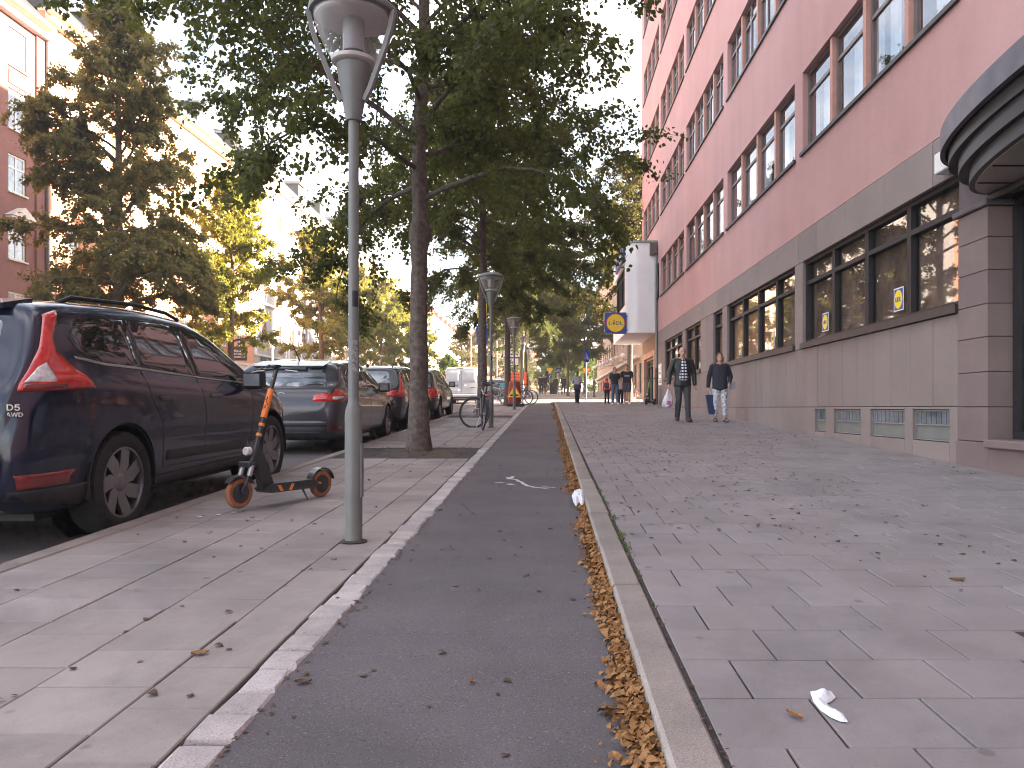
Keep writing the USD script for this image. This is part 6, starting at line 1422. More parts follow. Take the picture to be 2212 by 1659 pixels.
estate('parked_car', 'brownish grey estate with square red tail lamps and roof rails, fourth parked car', -4.05, 21.9, 'brown_grey_paint', tail='square', H=1.50, W=1.76)

# ---- white van
van = Car(5.1, 1.95, [(0, 1.84), (0.02, 1.885), (0.06, 1.925), (0.12, 1.945), (0.5, 1.965), (3.2, 1.96), (3.6, 1.90), (4.0, 1.62), (4.35, 1.28), (4.5, 1.16), (4.9, 0.98), (5.1, 0.72)],
          [(0, 1.1), (0.05, 1.13), (3.6, 1.13), (4.3, 1.08), (4.9, 0.9), (5.1, 0.66)], [(0, 0.93), (0.03, 0.965), (0.1, 0.99), (0.3, 1.0), (4.3, 0.99), (4.7, 0.93), (4.95, 0.80), (5.1, 0.66)],
          [(0, 0.42), (0.2, 0.32), (0.6, 0.24), (4.5, 0.22), (5.1, 0.32)], 0.10, wheels=(0.95, 4.05), wr=0.33, ww=0.21)
p = place_car('van', 'white panel van standing in the road beyond the parked cars', -4.50, 39.9, 'van', None)
finish_car(p, van, 'white_paint', 0.215, 6, 'plain', 'silver_paint')
for x0, x1 in ((-0.82, -0.03), (0.03, 0.82)):
    put(p, 'door_panel', rear_patch(van, [(x0 + 0.05, 1.18), (x1 - 0.05, 1.18), (x1 - 0.02, 1.26), (x1 - 0.05, 1.76), (x0 + 0.05, 1.76), (x0 + 0.02, 1.26)], 0.006, 0.1, 0.02, 0.012), 'white_paint', True)
put(p, 'door_seam', rear_patch(van, line_poly([(0.0, 0.50), (0.0, 1.86)], 0.012), 0.004, 0.1, 0.006), 'cladding')
put(p, 'door_seam', rear_patch(van, line_poly([(-0.86, 0.56), (0.86, 0.56)], 0.014), 0.004, 0.1, 0.006), 'cladding')
put(p, 'door_seam', rear_patch(van, line_poly([(-0.86, 1.13), (0.86, 1.13)], 0.012), 0.004, 0.1, 0.006), 'silver_paint')
put(p, 'door_handle', bbox(-0.38, -0.16, -0.03, 0.0, 0.99, 1.03, 0.01), 'black_plastic')
put(p, 'badge', tf(extrude(circ(0.06), 0.012), mat=RF, t=(0.19, 0.0, 1.0)), 'chrome')
put(p, 'brake_lamp', bbox(-0.12, 0.12, 0.0, 0.06, 1.875, 1.925, 0.01), 'lamp_red_dark')
put(p, 'number_plate', bbox(-0.62, -0.12, -0.02, 0.0, 0.70, 0.81, 0.004), 'number_plate')
put(p, 'lettering_strip', bbox(0.44, 0.72, -0.008, 0.004, 0.86, 0.89, 0.002), 'cladding')
put(p, 'rear_bumper', bbox(-0.90, 0.90, -0.06, 0.14, 0.40, 0.54, 0.03), 'white_paint')
put(p, 'bumper_step', bbox(-0.86, 0.86, -0.065, 0.1, 0.32, 0.398, 0.02), 'black_plastic')
for sx in (1, -1):
    tl = side_patch(van, [(0.0, 1.05), (0.12, 1.05), (0.12, 1.60), (0.0, 1.60)], 0.004, 0.06, sx, 0.03, 0.012); put(p, 'tail_light', tl, 'lamp_red', True)
    put(p, 'side_window', side_patch(van, [(3.1, 1.16), (4.15, 1.13), (3.75, 1.62), (3.1, 1.68)], 0.004, 0.1, sx), 'car_glass', True)
mirrors(p, van, 3.95, 1.2, 'black_plastic')
# ---- traffic in the distance
def far_car(label, xc, y0, paint, rails=False, H=1.46, lit=True):
    p, c = estate('car', label, xc, y0, paint, tail='square', H=H, rails=rails)
    return p
for k, (lab, X, Y, pt, H) in enumerate((('dark car ahead in traffic, just right of the white van', -4.0, 57.0, 'black_paint', 1.45), ('black tall car with glowing red tail lamp farther ahead in traffic', -3.9, 64.5, 'black_paint', 1.62), ('pale car deeper in traffic behind the two dark ones', -4.6, 78.0, 'silver_paint', 1.46))):
    p, c = estate('car', lab, X, Y, pt, tail='square', H=H, rails=False)
    stage.GetPrimAtPath(p).SetCustomDataByKey('group', 'cars driving away in the distance')
# ================================================================ electric scooters
def solid(*ms):
    return cat(*ms)
def make_scooter(name, label, loc, rotz, main='bike_black', accent='orange_paint', tyre='orange_tyre', word=None, stem='orange_paint', lean=0):
    """Kick scooter along local +y: front wheel at y = 0.86, rear wheel at y = 0. Stands on its wheels at z = 0."""
    p = thing(name, label, 'scooter', loc, rotz)
    R = 0.118
    for y, nm in ((0.87, 'front'), (0.0, 'rear')):
        w = put(p, 'wheel', tf(lathe([(0.078, -0.022), (0.100, -0.027), (R - 0.008, -0.024), (R, -0.010), (R, 0.010), (R - 0.008, 0.024), (0.100, 0.027), (0.078, 0.022)], 32, 'x', False), t=(0, y, R)), tyre, 40)
        put(w, 'hub', tf(lathe([(0.012, -0.030), (0.080, -0.020), (0.080, 0.020), (0.012, 0.030)], 28, 'x'), t=(0, y, R)), main, 30)
    hx = np.array([0, 0.745, 0.36]); tl = np.array([0, 0.50, 1.085])
    ax = (tl - hx) / np.linalg.norm(tl - hx)
    # deck
    dk = hull([(sx * 0.085, y, z) for sx in (-1, 1) for y, z in ((0.13, 0.10), (0.62, 0.10), (0.15, 0.165), (0.60, 0.165))] + [(sx * 0.07, y, z) for sx in (-1, 1) for y, z in ((0.08, 0.13), (0.66, 0.135))])
    put(p, 'deck', dk, main); put(p, 'deck_grip', hull([(sx * 0.075, y, z) for sx in (-1, 1) for y in (0.14, 0.58) for z in (0.166, 0.171)]), 'cladding')
    put(p, 'rear_arm', cat(*[hull([(s_ * 0.038, 0.0, 0.10), (s_ * 0.055, 0.0, 0.14), (s_ * 0.038, 0.14, 0.11), (s_ * 0.060, 0.14, 0.155), (s_ * 0.055, -0.02, 0.12)]) for s_ in (-1, 1)]), main)
    th = np.linspace(math.radians(15), math.radians(165), 12)
    v = [(x, -0.15 * math.cos(t) * -1 if False else 0.142 * math.cos(t), R + 0.142 * math.sin(t) + (0.0)) for t in th for x in (-0.036, 0.036)]
    vi = [(x, 0.132 * math.cos(t), R + 0.132 * math.sin(t)) for t in th for x in (-0.036, 0.036)]
    k = len(th); V = v + vi; q = []
    for i in range(k - 1): q += [[2 * i, 2 * i + 1, 2 * i + 3, 2 * i + 2], [2 * k + 2 * i, 2 * k + 2 * i + 2, 2 * k + 2 * i + 3, 2 * k + 2 * i + 1], [2 * i, 2 * i + 2, 2 * k + 2 * i + 2, 2 * k + 2 * i], [2 * i + 1, 2 * k + 2 * i + 1, 2 * k + 2 * i + 3, 2 * i + 3]]
    q += [[0, 2 * k, 2 * k + 1, 1], [2 * k - 2, 2 * k - 1, 4 * k - 1, 4 * k - 2]]
    put(p, 'mudguard', quads(V, q), main, 40)
    # neck wedge between the deck and the steering tube
    put(p, 'neck', hull([(sx * 0.030, y, z) for sx in (-1, 1) for y, z in ((0.55, 0.17), (0.66, 0.12), (0.735, 0.40), (0.70, 0.52), (0.66, 0.42))]), main)
    # fork
    for sx in (-1, 1):
        put(p, 'fork_leg', cat(rod((sx * 0.048, 0.87, R), (sx * 0.048, 0.80, 0.30), 0.013), hull([(sx * 0.040, 0.86, 0.10), (sx * 0.060, 0.86, 0.10), (sx * 0.040, 0.885, 0.14), (sx * 0.060, 0.885, 0.14), (sx * 0.042, 0.82, 0.24), (sx * 0.058, 0.82, 0.24)])), main, 40)
        put(p, 'spring', rod((sx * 0.050, 0.815, 0.25), (sx * 0.050, 0.79, 0.33), 0.020), 'bike_silver', 40)
    put(p, 'fork_crown', bbox(-0.065, 0.065, 0.75, 0.83, 0.315, 0.36, 0.01), main)
    fth = np.linspace(math.radians(40), math.radians(150), 10)
    V = [(x, 0.87 + r_ * math.cos(t), R + r_ * math.sin(t)) for r_ in (0.142, 0.132) for t in fth for x in (-0.034, 0.034)]; k = len(fth); q = []
    for i in range(k - 1): q += [[2 * i, 2 * i + 1, 2 * i + 3, 2 * i + 2], [2 * k + 2 * i, 2 * k + 2 * i + 2, 2 * k + 2 * i + 3, 2 * k + 2 * i + 1], [2 * i, 2 * i + 2, 2 * k + 2 * i + 2, 2 * k + 2 * i], [2 * i + 1, 2 * k + 2 * i + 1, 2 * k + 2 * i + 3, 2 * i + 3]]
    put(p, 'front_mudguard', quads(V, q + [[0, 2 * k, 2 * k + 1, 1], [2 * k - 2, 2 * k - 1, 4 * k - 1, 4 * k - 2]]), main, 40)
    pt = lambda s: tuple(hx + ax * s)
    Ls = np.linalg.norm(tl - hx)
    put(p, 'steering_tube', tube([pt(-0.06), pt(0.2), pt(Ls)], [0.024, 0.019, 0.018], 16), main, 40)
    sl = put(p, 'stem_sleeve', tube([pt(0.36), pt(0.60)], 0.0255, 20), stem, 40)
    for s_ in (0.215, 0.30): put(p, 'stem_band', tube([pt(s_ - 0.012), pt(s_ + 0.012)], 0.0235, 18), stem, 40)
    if word:
        t = centre(text(word, 0.044)); u = ax; rgt = np.array([1.0, 0, 0]); nrm = np.cross(u, rgt)
        M_ = np.column_stack([u, -rgt, nrm]) if True else None
        for side in (1, -1):
            n_ = np.array([math.sin(math.radians(0)), 0, 0]); 
        # wrap the word on the side of the sleeve that faces the pavement
        v = t[0].copy(); ang = v[:, 1] / 0.026; rad = 0.0262 + v[:, 2] * 0.3; f1 = np.cross(u, rgt); f1 /= np.linalg.norm(f1)
        for a0, nm in ((math.radians(100), 'word'),):
            P = np.array(pt(0.48)) + np.outer(v[:, 0], u) + (np.cos(ang + a0) * rad)[:, None] * (rgt) + (np.sin(ang + a0) * rad)[:, None] * (-f1 if f1[1] < 0 else f1)
            put(sl, 'lettering', (P, t[1][:, ::-1]), 'sign_black')
            put(sl, 'lettering_back', (P, t[1]), 'sign_black')
        put(p, 'neck_lettering', tf(centre(text(word, 0.045)), mat=np.array([[0, 0, 1], [0.35, -0.94, 0], [-0.94, -0.35, 0]]).T.T, t=(0.031, 0.685, 0.30)), accent)
    put(p, 'head_light', tf(lathe([(0.02, 0), (0.034, 0.01), (0.034, 0.045), (0.028, 0.052)], 18, 'y'), t=(0, hx[1] + 0.015, 0.44)), 'lamp_clear', 30)
    put(p, 'handlebar', tube([(-0.27, tl[1] - 0.05, tl[2] + 0.005), (-0.12, tl[1] - 0.012, tl[2] + 0.012), (0, tl[1], tl[2] + 0.012), (0.12, tl[1] - 0.012, tl[2] + 0.012), (0.27, tl[1] - 0.05, tl[2] + 0.005)], 0.013, 10), main, True)
    for sx in (-1, 1):
        put(p, 'grip', tube([(sx * 0.17, tl[1] - 0.024, tl[2] + 0.010), (sx * 0.285, tl[1] - 0.054, tl[2] + 0.004)], 0.0195, 12), 'black_plastic', 40)
        put(p, 'brake_lever', tube([(sx * 0.12, tl[1] + 0.01, tl[2]), (sx * 0.16, tl[1] + 0.045, tl[2] - 0.005), (sx * 0.26, tl[1] + 0.02, tl[2] - 0.015)], 0.006, 6), 'bike_silver', True)
    put(p, 'display', bbox(-0.03, 0.03, tl[1] - 0.03, tl[1] + 0.04, tl[2] + 0.02, tl[2] + 0.045, 0.006), main)
    put(p, 'bell', sphere((0.10, tl[1] - 0.02, tl[2] + 0.03), 0.022, 2), 'black_plastic', True)
    put(p, 'key_tag', hull([(x, tl[1] + 0.035 + y, tl[2] - 0.10 + z) for x in (-0.012, 0.012) for y in (0, 0.008) for z in (0, 0.045)]), 'bike_silver')
    put(p, 'kick_stand', tube([(-0.05, 0.26, 0.10), (-0.10, 0.25, 0.012)], [0.010, 0.007], 6), main, True)
    for y0, sk in ((0.50, 0.03), (0.41, -0.03)):
        put(p, 'deck_stripe', cat(*[hull([(s_ * 0.0862, y0, 0.108), (s_ * 0.0862, y0 + 0.035, 0.108), (s_ * 0.0862, y0 + sk, 0.158), (s_ * 0.0862, y0 + sk + 0.035, 0.158), (s_ * 0.084, y0, 0.108), (s_ * 0.084, y0 + sk + 0.035, 0.158)]) for s_ in (-1, 1)]), accent)
    put(p, 'arm_stripe', cat(*[hull([(s_ * 0.0635, 0.05, 0.125), (s_ * 0.0635, 0.14, 0.125), (s_ * 0.0635, 0.06, 0.142), (s_ * 0.0635, 0.15, 0.148), (s_ * 0.06, 0.05, 0.125), (s_ * 0.06, 0.15, 0.148)]) for s_ in (-1, 1)]), accent)
    return p
fx, fy, bx_, by_ = -2.39, 5.95, -1.99, 6.72
rz = math.degrees(math.atan2(-(fx - bx_), fy - by_))
make_scooter('kick_scooter', 'orange and black electric kick scooter standing between the nearest car and lamp post', (bx_, by_, float(zp(by_)) + 0.002), rz, word='circ')
make_scooter('kick_scooter', 'green and white electric kick scooter leaning by the entrance under the white bay', (4.47, 32.35, float(zp(32.35)) + PAV), 150, 'bike_black', 'green_paint', 'tyre', None, 'green_paint')

# ================================================================ bicycles
def make_bike(name, label, loc, rotz, frame='bike_black', lean=6.0, steer=0.0, guard='bike_black', basket=None, saddle=True, group=None, rear_lamp=True, tyre='tyre', rim='bike_silver'):
    """Bicycle along +y: rear axle y = 0, front axle y = 1.05; wheels radius 0.345. Leans to local +x."""
    p = thing(name, label, 'bicycle', loc, rotz, group)
    a = math.radians(lean); c_, s_ = math.cos(a), math.sin(a); Lm = np.array([[c_, 0, s_], [0, 1, 0], [-s_, 0, c_]])
    T = lambda m: (np.asarray(m[0]) @ Lm.T, m[1])
    R = 0.345
    st = math.radians(steer); Sm = np.array([[math.cos(st), -math.sin(st), 0], [math.sin(st), math.cos(st), 0], [0, 0, 1]])
    pv = np.array([0, 0.93, 0.0])
    FS = lambda m: ((np.asarray(m[0]) - pv) @ Sm.T + pv, m[1])
    for y, f in ((0.0, lambda m: m), (1.06, FS)):
        th = np.linspace(0, 2 * math.pi, 37)[:-1]
        w = put(p, 'wheel', T(f(tf(lathe([(R - 0.034, -0.010), (R - 0.018, -0.017), (R - 0.004, -0.010), (R, 0), (R - 0.004, 0.010), (R - 0.018, 0.017), (R - 0.034, 0.010), (R - 0.034, -0.010)], 40, 'x', False), t=(0, y, R)))), tyre, 50)
        put(w, 'rim', T(f(tf(lathe([(R - 0.050, -0.010), (R - 0.033, -0.011), (R - 0.033, 0.011), (R - 0.050, 0.010), (R - 0.050, -0.010)], 40, 'x', False), t=(0, y, R)))), rim, 30)
        sp = []
        for k in range(18):
            t = 2 * math.pi * k / 18 + 0.1; sp.append(rod((0.02 * (-1) ** k, y + 0.02 * math.cos(t + 0.6), R + 0.02 * math.sin(t + 0.6)), (0, y + (R - 0.05) * math.cos(t), R + (R - 0.05) * math.sin(t)), 0.0016, n=3))
        put(w, 'spokes', T(f(cat(*sp))), 'bike_silver'); put(w, 'hub', T(f(rod((-0.05, y, R), (0.05, y, R), 0.018))), 'bike_silver', 30)
    bb = (0, 0.44, 0.29); seat = (0, 0.30, 0.80); ht = (0, 0.86, 0.86); hb = (0, 0.90, 0.68)
    put(p, 'frame', T(cat(rod(bb, seat, 0.017), rod(bb, hb, 0.021), rod((0, 0.31, 0.74), ht, 0.017), rod(hb, ht, 0.020), *[rod((sx * 0.02, 0.43, 0.29), (sx * 0.055, 0, R), 0.010) for sx in (-1, 1)], *[rod((sx * 0.018, 0.31, 0.72), (sx * 0.055, 0, R), 0.009) for sx in (-1, 1)])), frame, 40)
    put(p, 'fork', T(FS(cat(*[tube([(sx * 0.03, 0.905, 0.66), (sx * 0.052, 0.96, 0.5), (sx * 0.052, 1.06, R)], 0.012, 8) for sx in (-1, 1)], rod((-0.045, 0.905, 0.67), (0.045, 0.905, 0.67), 0.016)))), frame, 40)
    put(p, 'seat_post', T(rod(seat, (0, 0.28, 0.93), 0.013)), 'bike_silver', 30)
    put(p, 'saddle', T(hull([(sx * 0.085, 0.15, 0.945) for sx in (-1, 1)] + [(sx * 0.08, 0.17, 0.985) for sx in (-1, 1)] + [(sx * 0.07, 0.25, 0.98) for sx in (-1, 1)] + [(sx * 0.02, 0.40, 0.965) for sx in (-1, 1)] + [(sx * 0.018, 0.41, 0.935) for sx in (-1, 1)])), 'black_plastic', 40)
    put(p, 'handlebar', T(FS(cat(rod((0, 0.86, 0.84), (0, 0.85, 1.02), 0.013), tube([(-0.30, 0.78, 1.05), (-0.18, 0.85, 1.05), (0, 0.90, 1.03), (0.18, 0.85, 1.05), (0.30, 0.78, 1.05)], 0.012, 8)))), 'bike_black', True)
    for sx in (-1, 1): put(p, 'grip', T(FS(rod((sx * 0.205, 0.835, 1.05), (sx * 0.315, 0.772, 1.05), 0.017))), 'black_plastic', 30)
    put(p, 'crank', T(cat(tf(lathe([(0.03, -0.003), (0.095, -0.003), (0.095, 0.003), (0.03, 0.003)], 24, 'x'), t=(0.045, 0.44, 0.29)), rod((0.06, 0.44, 0.29), (0.075, 0.50, 0.14), 0.010), rod((-0.06, 0.44, 0.29), (-0.075, 0.38, 0.44), 0.010), bbox(0.075, 0.16, 0.46, 0.54, 0.128, 0.15, 0.006), bbox(-0.16, -0.075, 0.34, 0.42, 0.43, 0.452, 0.006))), 'bike_silver', 30)
    put(p, 'chain', T(cat(rod((0.045, 0.44, 0.38), (0.045, 0.0, R + 0.04), 0.005, n=5), rod((0.045, 0.44, 0.20), (0.045, 0.0, R - 0.04), 0.005, n=5))), 'cladding')
    for (yc, t0, t1, f) in ((0.0, 20, 200, lambda m: m), (1.06, 70, 215, FS)):
        th = np.radians(np.linspace(t0, t1, 18)); V = [(x, yc + (R + 0.022 + d_) * math.cos(t), R + (R + 0.022 + d_) * math.sin(t)) for d_ in (0.006, 0) for t in th for x in (-0.026, 0.026)]; k = 18; q = []
        for i in range(k - 1): q += [[2 * i, 2 * i + 1, 2 * i + 3, 2 * i + 2], [2 * k + 2 * i, 2 * k + 2 * i + 2, 2 * k + 2 * i + 3, 2 * k + 2 * i + 1], [2 * i, 2 * i + 2, 2 * k + 2 * i + 2, 2 * k + 2 * i], [2 * i + 1, 2 * k + 2 * i + 1, 2 * k + 2 * i + 3, 2 * i + 3]]
        put(p, 'mudguard', T(f(quads(V, q + [[0, 2 * k, 2 * k + 1, 1], [2 * k - 2, 2 * k - 1, 4 * k - 1, 4 * k - 2]]))), guard, 40)
    put(p, 'carrier', T(cat(*[rod((sx * 0.06, 0.24, 0.76), (sx * 0.06, -0.22, 0.74), 0.006) for sx in (-1, 1)], *[rod((-0.06, y, 0.752), (0.06, y, 0.752), 0.005) for y in (-0.2, -0.05, 0.1)], *[rod((sx * 0.06, -0.05, 0.745), (sx * 0.055, 0.0, R), 0.005) for sx in (-1, 1)])), frame, 30)
    if rear_lamp: put(p, 'rear_lamp', T(bbox(-0.05, 0.05, -0.25, -0.222, 0.70, 0.745, 0.01)), 'lamp_red')
    put(p, 'kick_stand', T(rod((-0.05, 0.36, 0.27), (-0.10, 0.34, 0.03), 0.008)), 'bike_silver', 30)
    if basket: put(p, 'basket', T(FS(hull([(sx * w_, y, z) for sx in (-1, 1) for w_, y, z in ((0.13, 1.0, 0.80), (0.13, 1.2, 0.80), (0.17, 0.96, 1.02), (0.17, 1.26, 1.02))]))), basket)
    return p
make_bike('bicycle', 'black bicycle with a red rear lamp leaning on the second street lamp', (-1.36, 16.0, gz_(16.05)), 12, lean=6, steer=62, rim='bike_black')
make_bike('bicycle', 'dark bicycle parked by the third tree trunk, wheel towards the road', (-1.95, 35.9, gz_(35.9)), 70, lean=-5, frame='bike_silver', rear_lamp=False, guard='bike_silver')
make_bike('bicycle', 'city bicycle with blue rear guard right of the roadworks barrel', (-1.0, 35.2, gz_(35.2)), 68, lean=-4, frame='bike_blue', guard='bike_blue', basket='bike_teal')
make_bike('bicycle', 'black bicycle at the right end of the row by the cycle path', (-0.80, 36.4, gz_(36.4)), 74, lean=-4, rear_lamp=False)
make_bike('bicycle', 'bicycle parked on the far pavement in front of the tan building', (1.85, 57.5, gz_(57.5)), -82, lean=4, frame='bike_silver', tyre='galvanised', rear_lamp=False)
make_bike('bicycle', 'bicycle leaning behind the dark tree at the entrance corner', (5.15, 44.0, gz_(44.0, -0.035)), 20, lean=-6, rear_lamp=False, frame='lamp_red_dark')
make_bike('bicycle', 'bicycle ridden along the far cycle path', (-0.22, 66.0, gz_(66)), 0, lean=0, rear_lamp=False)
# ================================================================ people
def _sph(c, r, n=12): return m3.Manifold.sphere(float(r), n).translate([float(x) for x in c])
def _ell(c, r, n=16): return m3.Manifold.sphere(1.0, n).scale([float(x) for x in r]).translate([float(x) for x in c])
def bone(a, ra, b, rb, n=12): return m3.Manifold.batch_hull([_sph(a, ra, n), _sph(b, rb, n)])
def union(ms):
    return m3.Manifold.batch_boolean([m for m in ms], m3.OpType.Add)
def finish(man, edge=0.022, it=8):
    g = man.refine_to_length(edge).to_mesh(); t = trimesh.Trimesh(np.array(g.vert_properties[:, :3], float), np.array(g.tri_verts, int), process=True)
    trimesh.smoothing.filter_taubin(t, lamb=0.5, nu=0.53, iterations=it)
    return np.array(t.vertices), np.array(t.faces)

def person(label, loc, rotz, H=1.75, legs=None, arms=None, trousers='grey_trouser', topm='navy_cloth', skin='skin', hair='hair_brown', shoes='dark_shoe', shorts=False, sleeves='long',
           jacket=None, hairstyle='short', build=1.0, crop=False, extra=None, hood=None, skirtwrap=None, edge=0.02, group=None, sandals=False):
    """Standing or walking figure facing local -y, feet on z = 0. legs / arms: dicts of joints; left is +x when seen from the front... sides are keyed -1 and 1 by x."""
    k = H / 1.75; p = thing('person', label, 'person', loc, rotz, group, scale=k)
    B = build
    J = {'hip': {s: np.array([s * 0.092, 0, 0.93]) for s in (-1, 1)}, 'knee': {s: np.array([s * 0.095, -0.02, 0.51]) for s in (-1, 1)}, 'ankle': {s: np.array([s * 0.095, 0.02, 0.095]) for s in (-1, 1)},
         'sho': {s: np.array([s * 0.178 * B, 0.01, 1.42]) for s in (-1, 1)}, 'elb': {s: np.array([s * 0.235 * B, 0.03, 1.14]) for s in (-1, 1)}, 'wri': {s: np.array([s * 0.255 * B, -0.03, 0.90]) for s in (-1, 1)}}
    for d, src in ((legs or {}), None), ((arms or {}), None):
        for key, val in d.items():
            for s, v in val.items(): J[key][s] = np.array(v, float)
    neck, chest, waist = np.array([0, 0.0, 1.50]), np.array([0, 0.0, 1.28]), np.array([0, 0.0, 1.04])
    head = np.array([0, -0.015, 1.635])
    def limbset(inf, parts):
        out = []
        for s in (-1, 1):
            h, kn, an = J['hip'][s], J['knee'][s], J['ankle'][s]; sh, el, wr = J['sho'][s], J['elb'][s], J['wri'][s]
            if 'thigh' in parts: out.append(bone(h, 0.088 * B + inf, kn, 0.056 + inf))
            if 'calf' in parts: out += [bone(kn, 0.055 + inf, kn * 0.62 + an * 0.38 + [0, 0.012, 0], 0.056 + inf), bone(kn * 0.62 + an * 0.38 + [0, 0.012, 0], 0.055 + inf, an, 0.036 + inf)]
            if 'uarm' in parts: out.append(bone(sh - [0, 0, 0.008], 0.052 * B + inf * 0.7, el, 0.042 + inf))
            if 'farm' in parts: out.append(bone(el, 0.041 + inf, wr, 0.028 + inf))
        return out
    def torso(inf, lowz=0.93):
        return [m3.Manifold.batch_hull([_ell((sx * 0.075, 0, z), (w_, d_, 0.09), 14) for sx in (-1, 1) for z, w_, d_ in zz]) for zz in
                ([(1.38, 0.095 * B + inf, 0.085 + inf), (1.24, 0.098 * B + inf, 0.112 * B + inf)], [(1.24, 0.098 * B + inf, 0.112 * B + inf), (1.06, 0.085 * B + inf, 0.105 * B + inf)], [(1.06, 0.085 * B + inf, 0.105 * B + inf), (lowz, 0.098 * B + inf, 0.108 * B + inf)])]
    # continuous body: legs, torso, arms, hands, neck, head with face
    parts = limbset(0, ('thigh', 'calf', 'uarm', 'farm')) + torso(-0.004) + [bone(neck - [0, 0, 0.05], 0.062, head - [0, 0, 0.06], 0.052), bone((0.178 * B, 0.01, 1.40), 0.055, neck, 0.05), bone((-0.178 * B, 0.01, 1.40), 0.055, neck, 0.05)]
    parts += [_ell(head + [0, 0.012, 0.02], (0.078, 0.098, 0.108), 20), _ell(head + [0, -0.03, -0.045], (0.060, 0.062, 0.078), 16)]
    parts += [m3.Manifold.batch_hull([_sph(head + [0, -0.088, 0.012], 0.010), _sph(head + [0, -0.112, -0.022], 0.013), _sph(head + [0, -0.085, -0.028], 0.018)])]
    for s in (-1, 1):
        parts.append(_ell(head + [s * 0.082, 0.02, -0.005], (0.014, 0.026, 0.036), 12))
        an = J['ankle'][s]; toe = an + np.array([0.02 * s, -0.16, -0.065]); parts += [bone(an, 0.036, an + [0, 0.025, -0.055], 0.036), bone(an + [0, 0, -0.055], 0.034, toe, 0.026)]
        wr, el = J['wri'][s], J['elb'][s]; u = (wr - el) / np.linalg.norm(wr - el); f = np.array([0, -1.0, 0]); f = f - u * (f @ u); f /= np.linalg.norm(f); n_ = np.cross(u, f)
        palm = wr + u * 0.045
        parts.append(m3.Manifold.batch_hull([_sph(wr, 0.024, 10), _sph(palm + f * 0.026 + u * 0.035, 0.013, 10), _sph(palm - f * 0.028 + u * 0.03, 0.013, 10)]))
        for q in range(4):
            base = palm + u * 0.036 + f * (0.027 - 0.018 * q); ln = (0.034, 0.038, 0.035, 0.027)[q]
            m1 = base + u * ln * 0.95 - n_ * s * 0.008; m2_ = m1 + u * ln * 0.5 - n_ * s * 0.022
            parts += [bone(base, 0.0092, m1, 0.0085, 8), bone(m1, 0.0085, m2_, 0.0075, 8)]
        tb = wr + u * 0.03 + f * 0.03; parts += [bone(wr + u * 0.015 + f * 0.012, 0.014, tb + f * 0.012 + u * 0.01, 0.011, 8), bone(tb + f * 0.012 + u * 0.01, 0.0105, tb + f * 0.016 + u * 0.05, 0.008, 8)]
    body = put(p, 'body', finish(union(parts), edge, 4), skin, True)
    put(body, 'eye', cat(*[sphere(head + [s * 0.031, -0.083, 0.018], 0.0105, 1) for s in (-1, 1)]), 'hair_dark'); put(body, 'mouth', sphere(head + [0, -0.091, -0.065], 1, 1, (0.024, 0.006, 0.006)), 'lamp_red_dark')
    # clothes
    if shorts:
        lg = []
        for s in (-1, 1):
            h, kn = J['hip'][s], J['knee'][s]; lg.append(bone(h, 0.105 * B, h * 0.22 + kn * 0.78, 0.088))
        tr = lg
    else:
        tr = limbset(0.017, ('thigh', 'calf'))
        if crop: 
            tr = []
            for s in (-1, 1):
                h, kn, an = J['hip'][s], J['knee'][s], J['ankle'][s]; tr += [bone(h, 0.102 * B, kn, 0.076), bone(kn, 0.076, kn * 0.22 + an * 0.78, 0.062)]
        else:
            for s in (-1, 1):
                kn, an = J['knee'][s], J['ankle'][s]; tr.append(bone(kn, 0.074, an - [0, 0, 0.015], 0.062))
    tr += [m3.Manifold.batch_hull([_ell((sx * 0.07, 0, z), (0.108 * B, 0.118 * B, 0.07), 14) for sx in (-1, 1) for z in (0.92, 1.0)])]
    put(p, 'trousers', finish(union(tr), edge, 5), trousers, True)
    inf = 0.022 if jacket else 0.012
    tp = torso(inf, 0.86 if jacket else 0.96) + [bone((s * 0.17 * B, 0.01, 1.42), 0.06 + inf * 0.6, neck - [0, -0.005, 0.045], 0.058 + inf * 0.4) for s in (-1, 1)]
    if sleeves == 'long': tp += limbset(inf, ('uarm', 'farm'))
    else:
        for s in (-1, 1): tp.append(bone(J['sho'][s], 0.070 * B + inf * 0.4, J['sho'][s] * 0.42 + J['elb'][s] * 0.58, 0.064))
    tpm = union(tp)
    cuffs = []
    if sleeves == 'long':
        for s in (-1, 1): pass
    put(p, 'jacket' if jacket else 'top', finish(tpm, edge, 5), topm, True)
    if jacket and jacket != True:
        # shirt showing between the open fronts of the jacket
        sh = m3.Manifold.batch_hull([_ell((sx * w_ * 0.45, -0.058, z), (w_ * 0.6, d_ * B, 0.05), 14) for sx in (-1, 1) for z, w_, d_ in ((1.42, 0.055, 0.075), (1.22, 0.10, 0.108), (1.00, 0.12, 0.104))])
        put(p, 'shirt', finish(sh, 0.03, 3), jacket, True)
        put(p, 'lapel', cat(*[hull([(s * 0.05, -0.122, 1.46), (s * 0.12, -0.10, 1.43), (s * 0.125, -0.148, 1.25), (s * 0.085, -0.158, 1.2), (s * 0.045, -0.132, 1.46), (s * 0.115, -0.112, 1.43)]) for s in (-1, 1)]), topm)
        put(p, 'belt', finish(m3.Manifold.batch_hull([_ell((0, -0.045, 0.965), (0.10, 0.092 * B, 0.022), 14)]), 0.03, 1), 'leather_black', True)
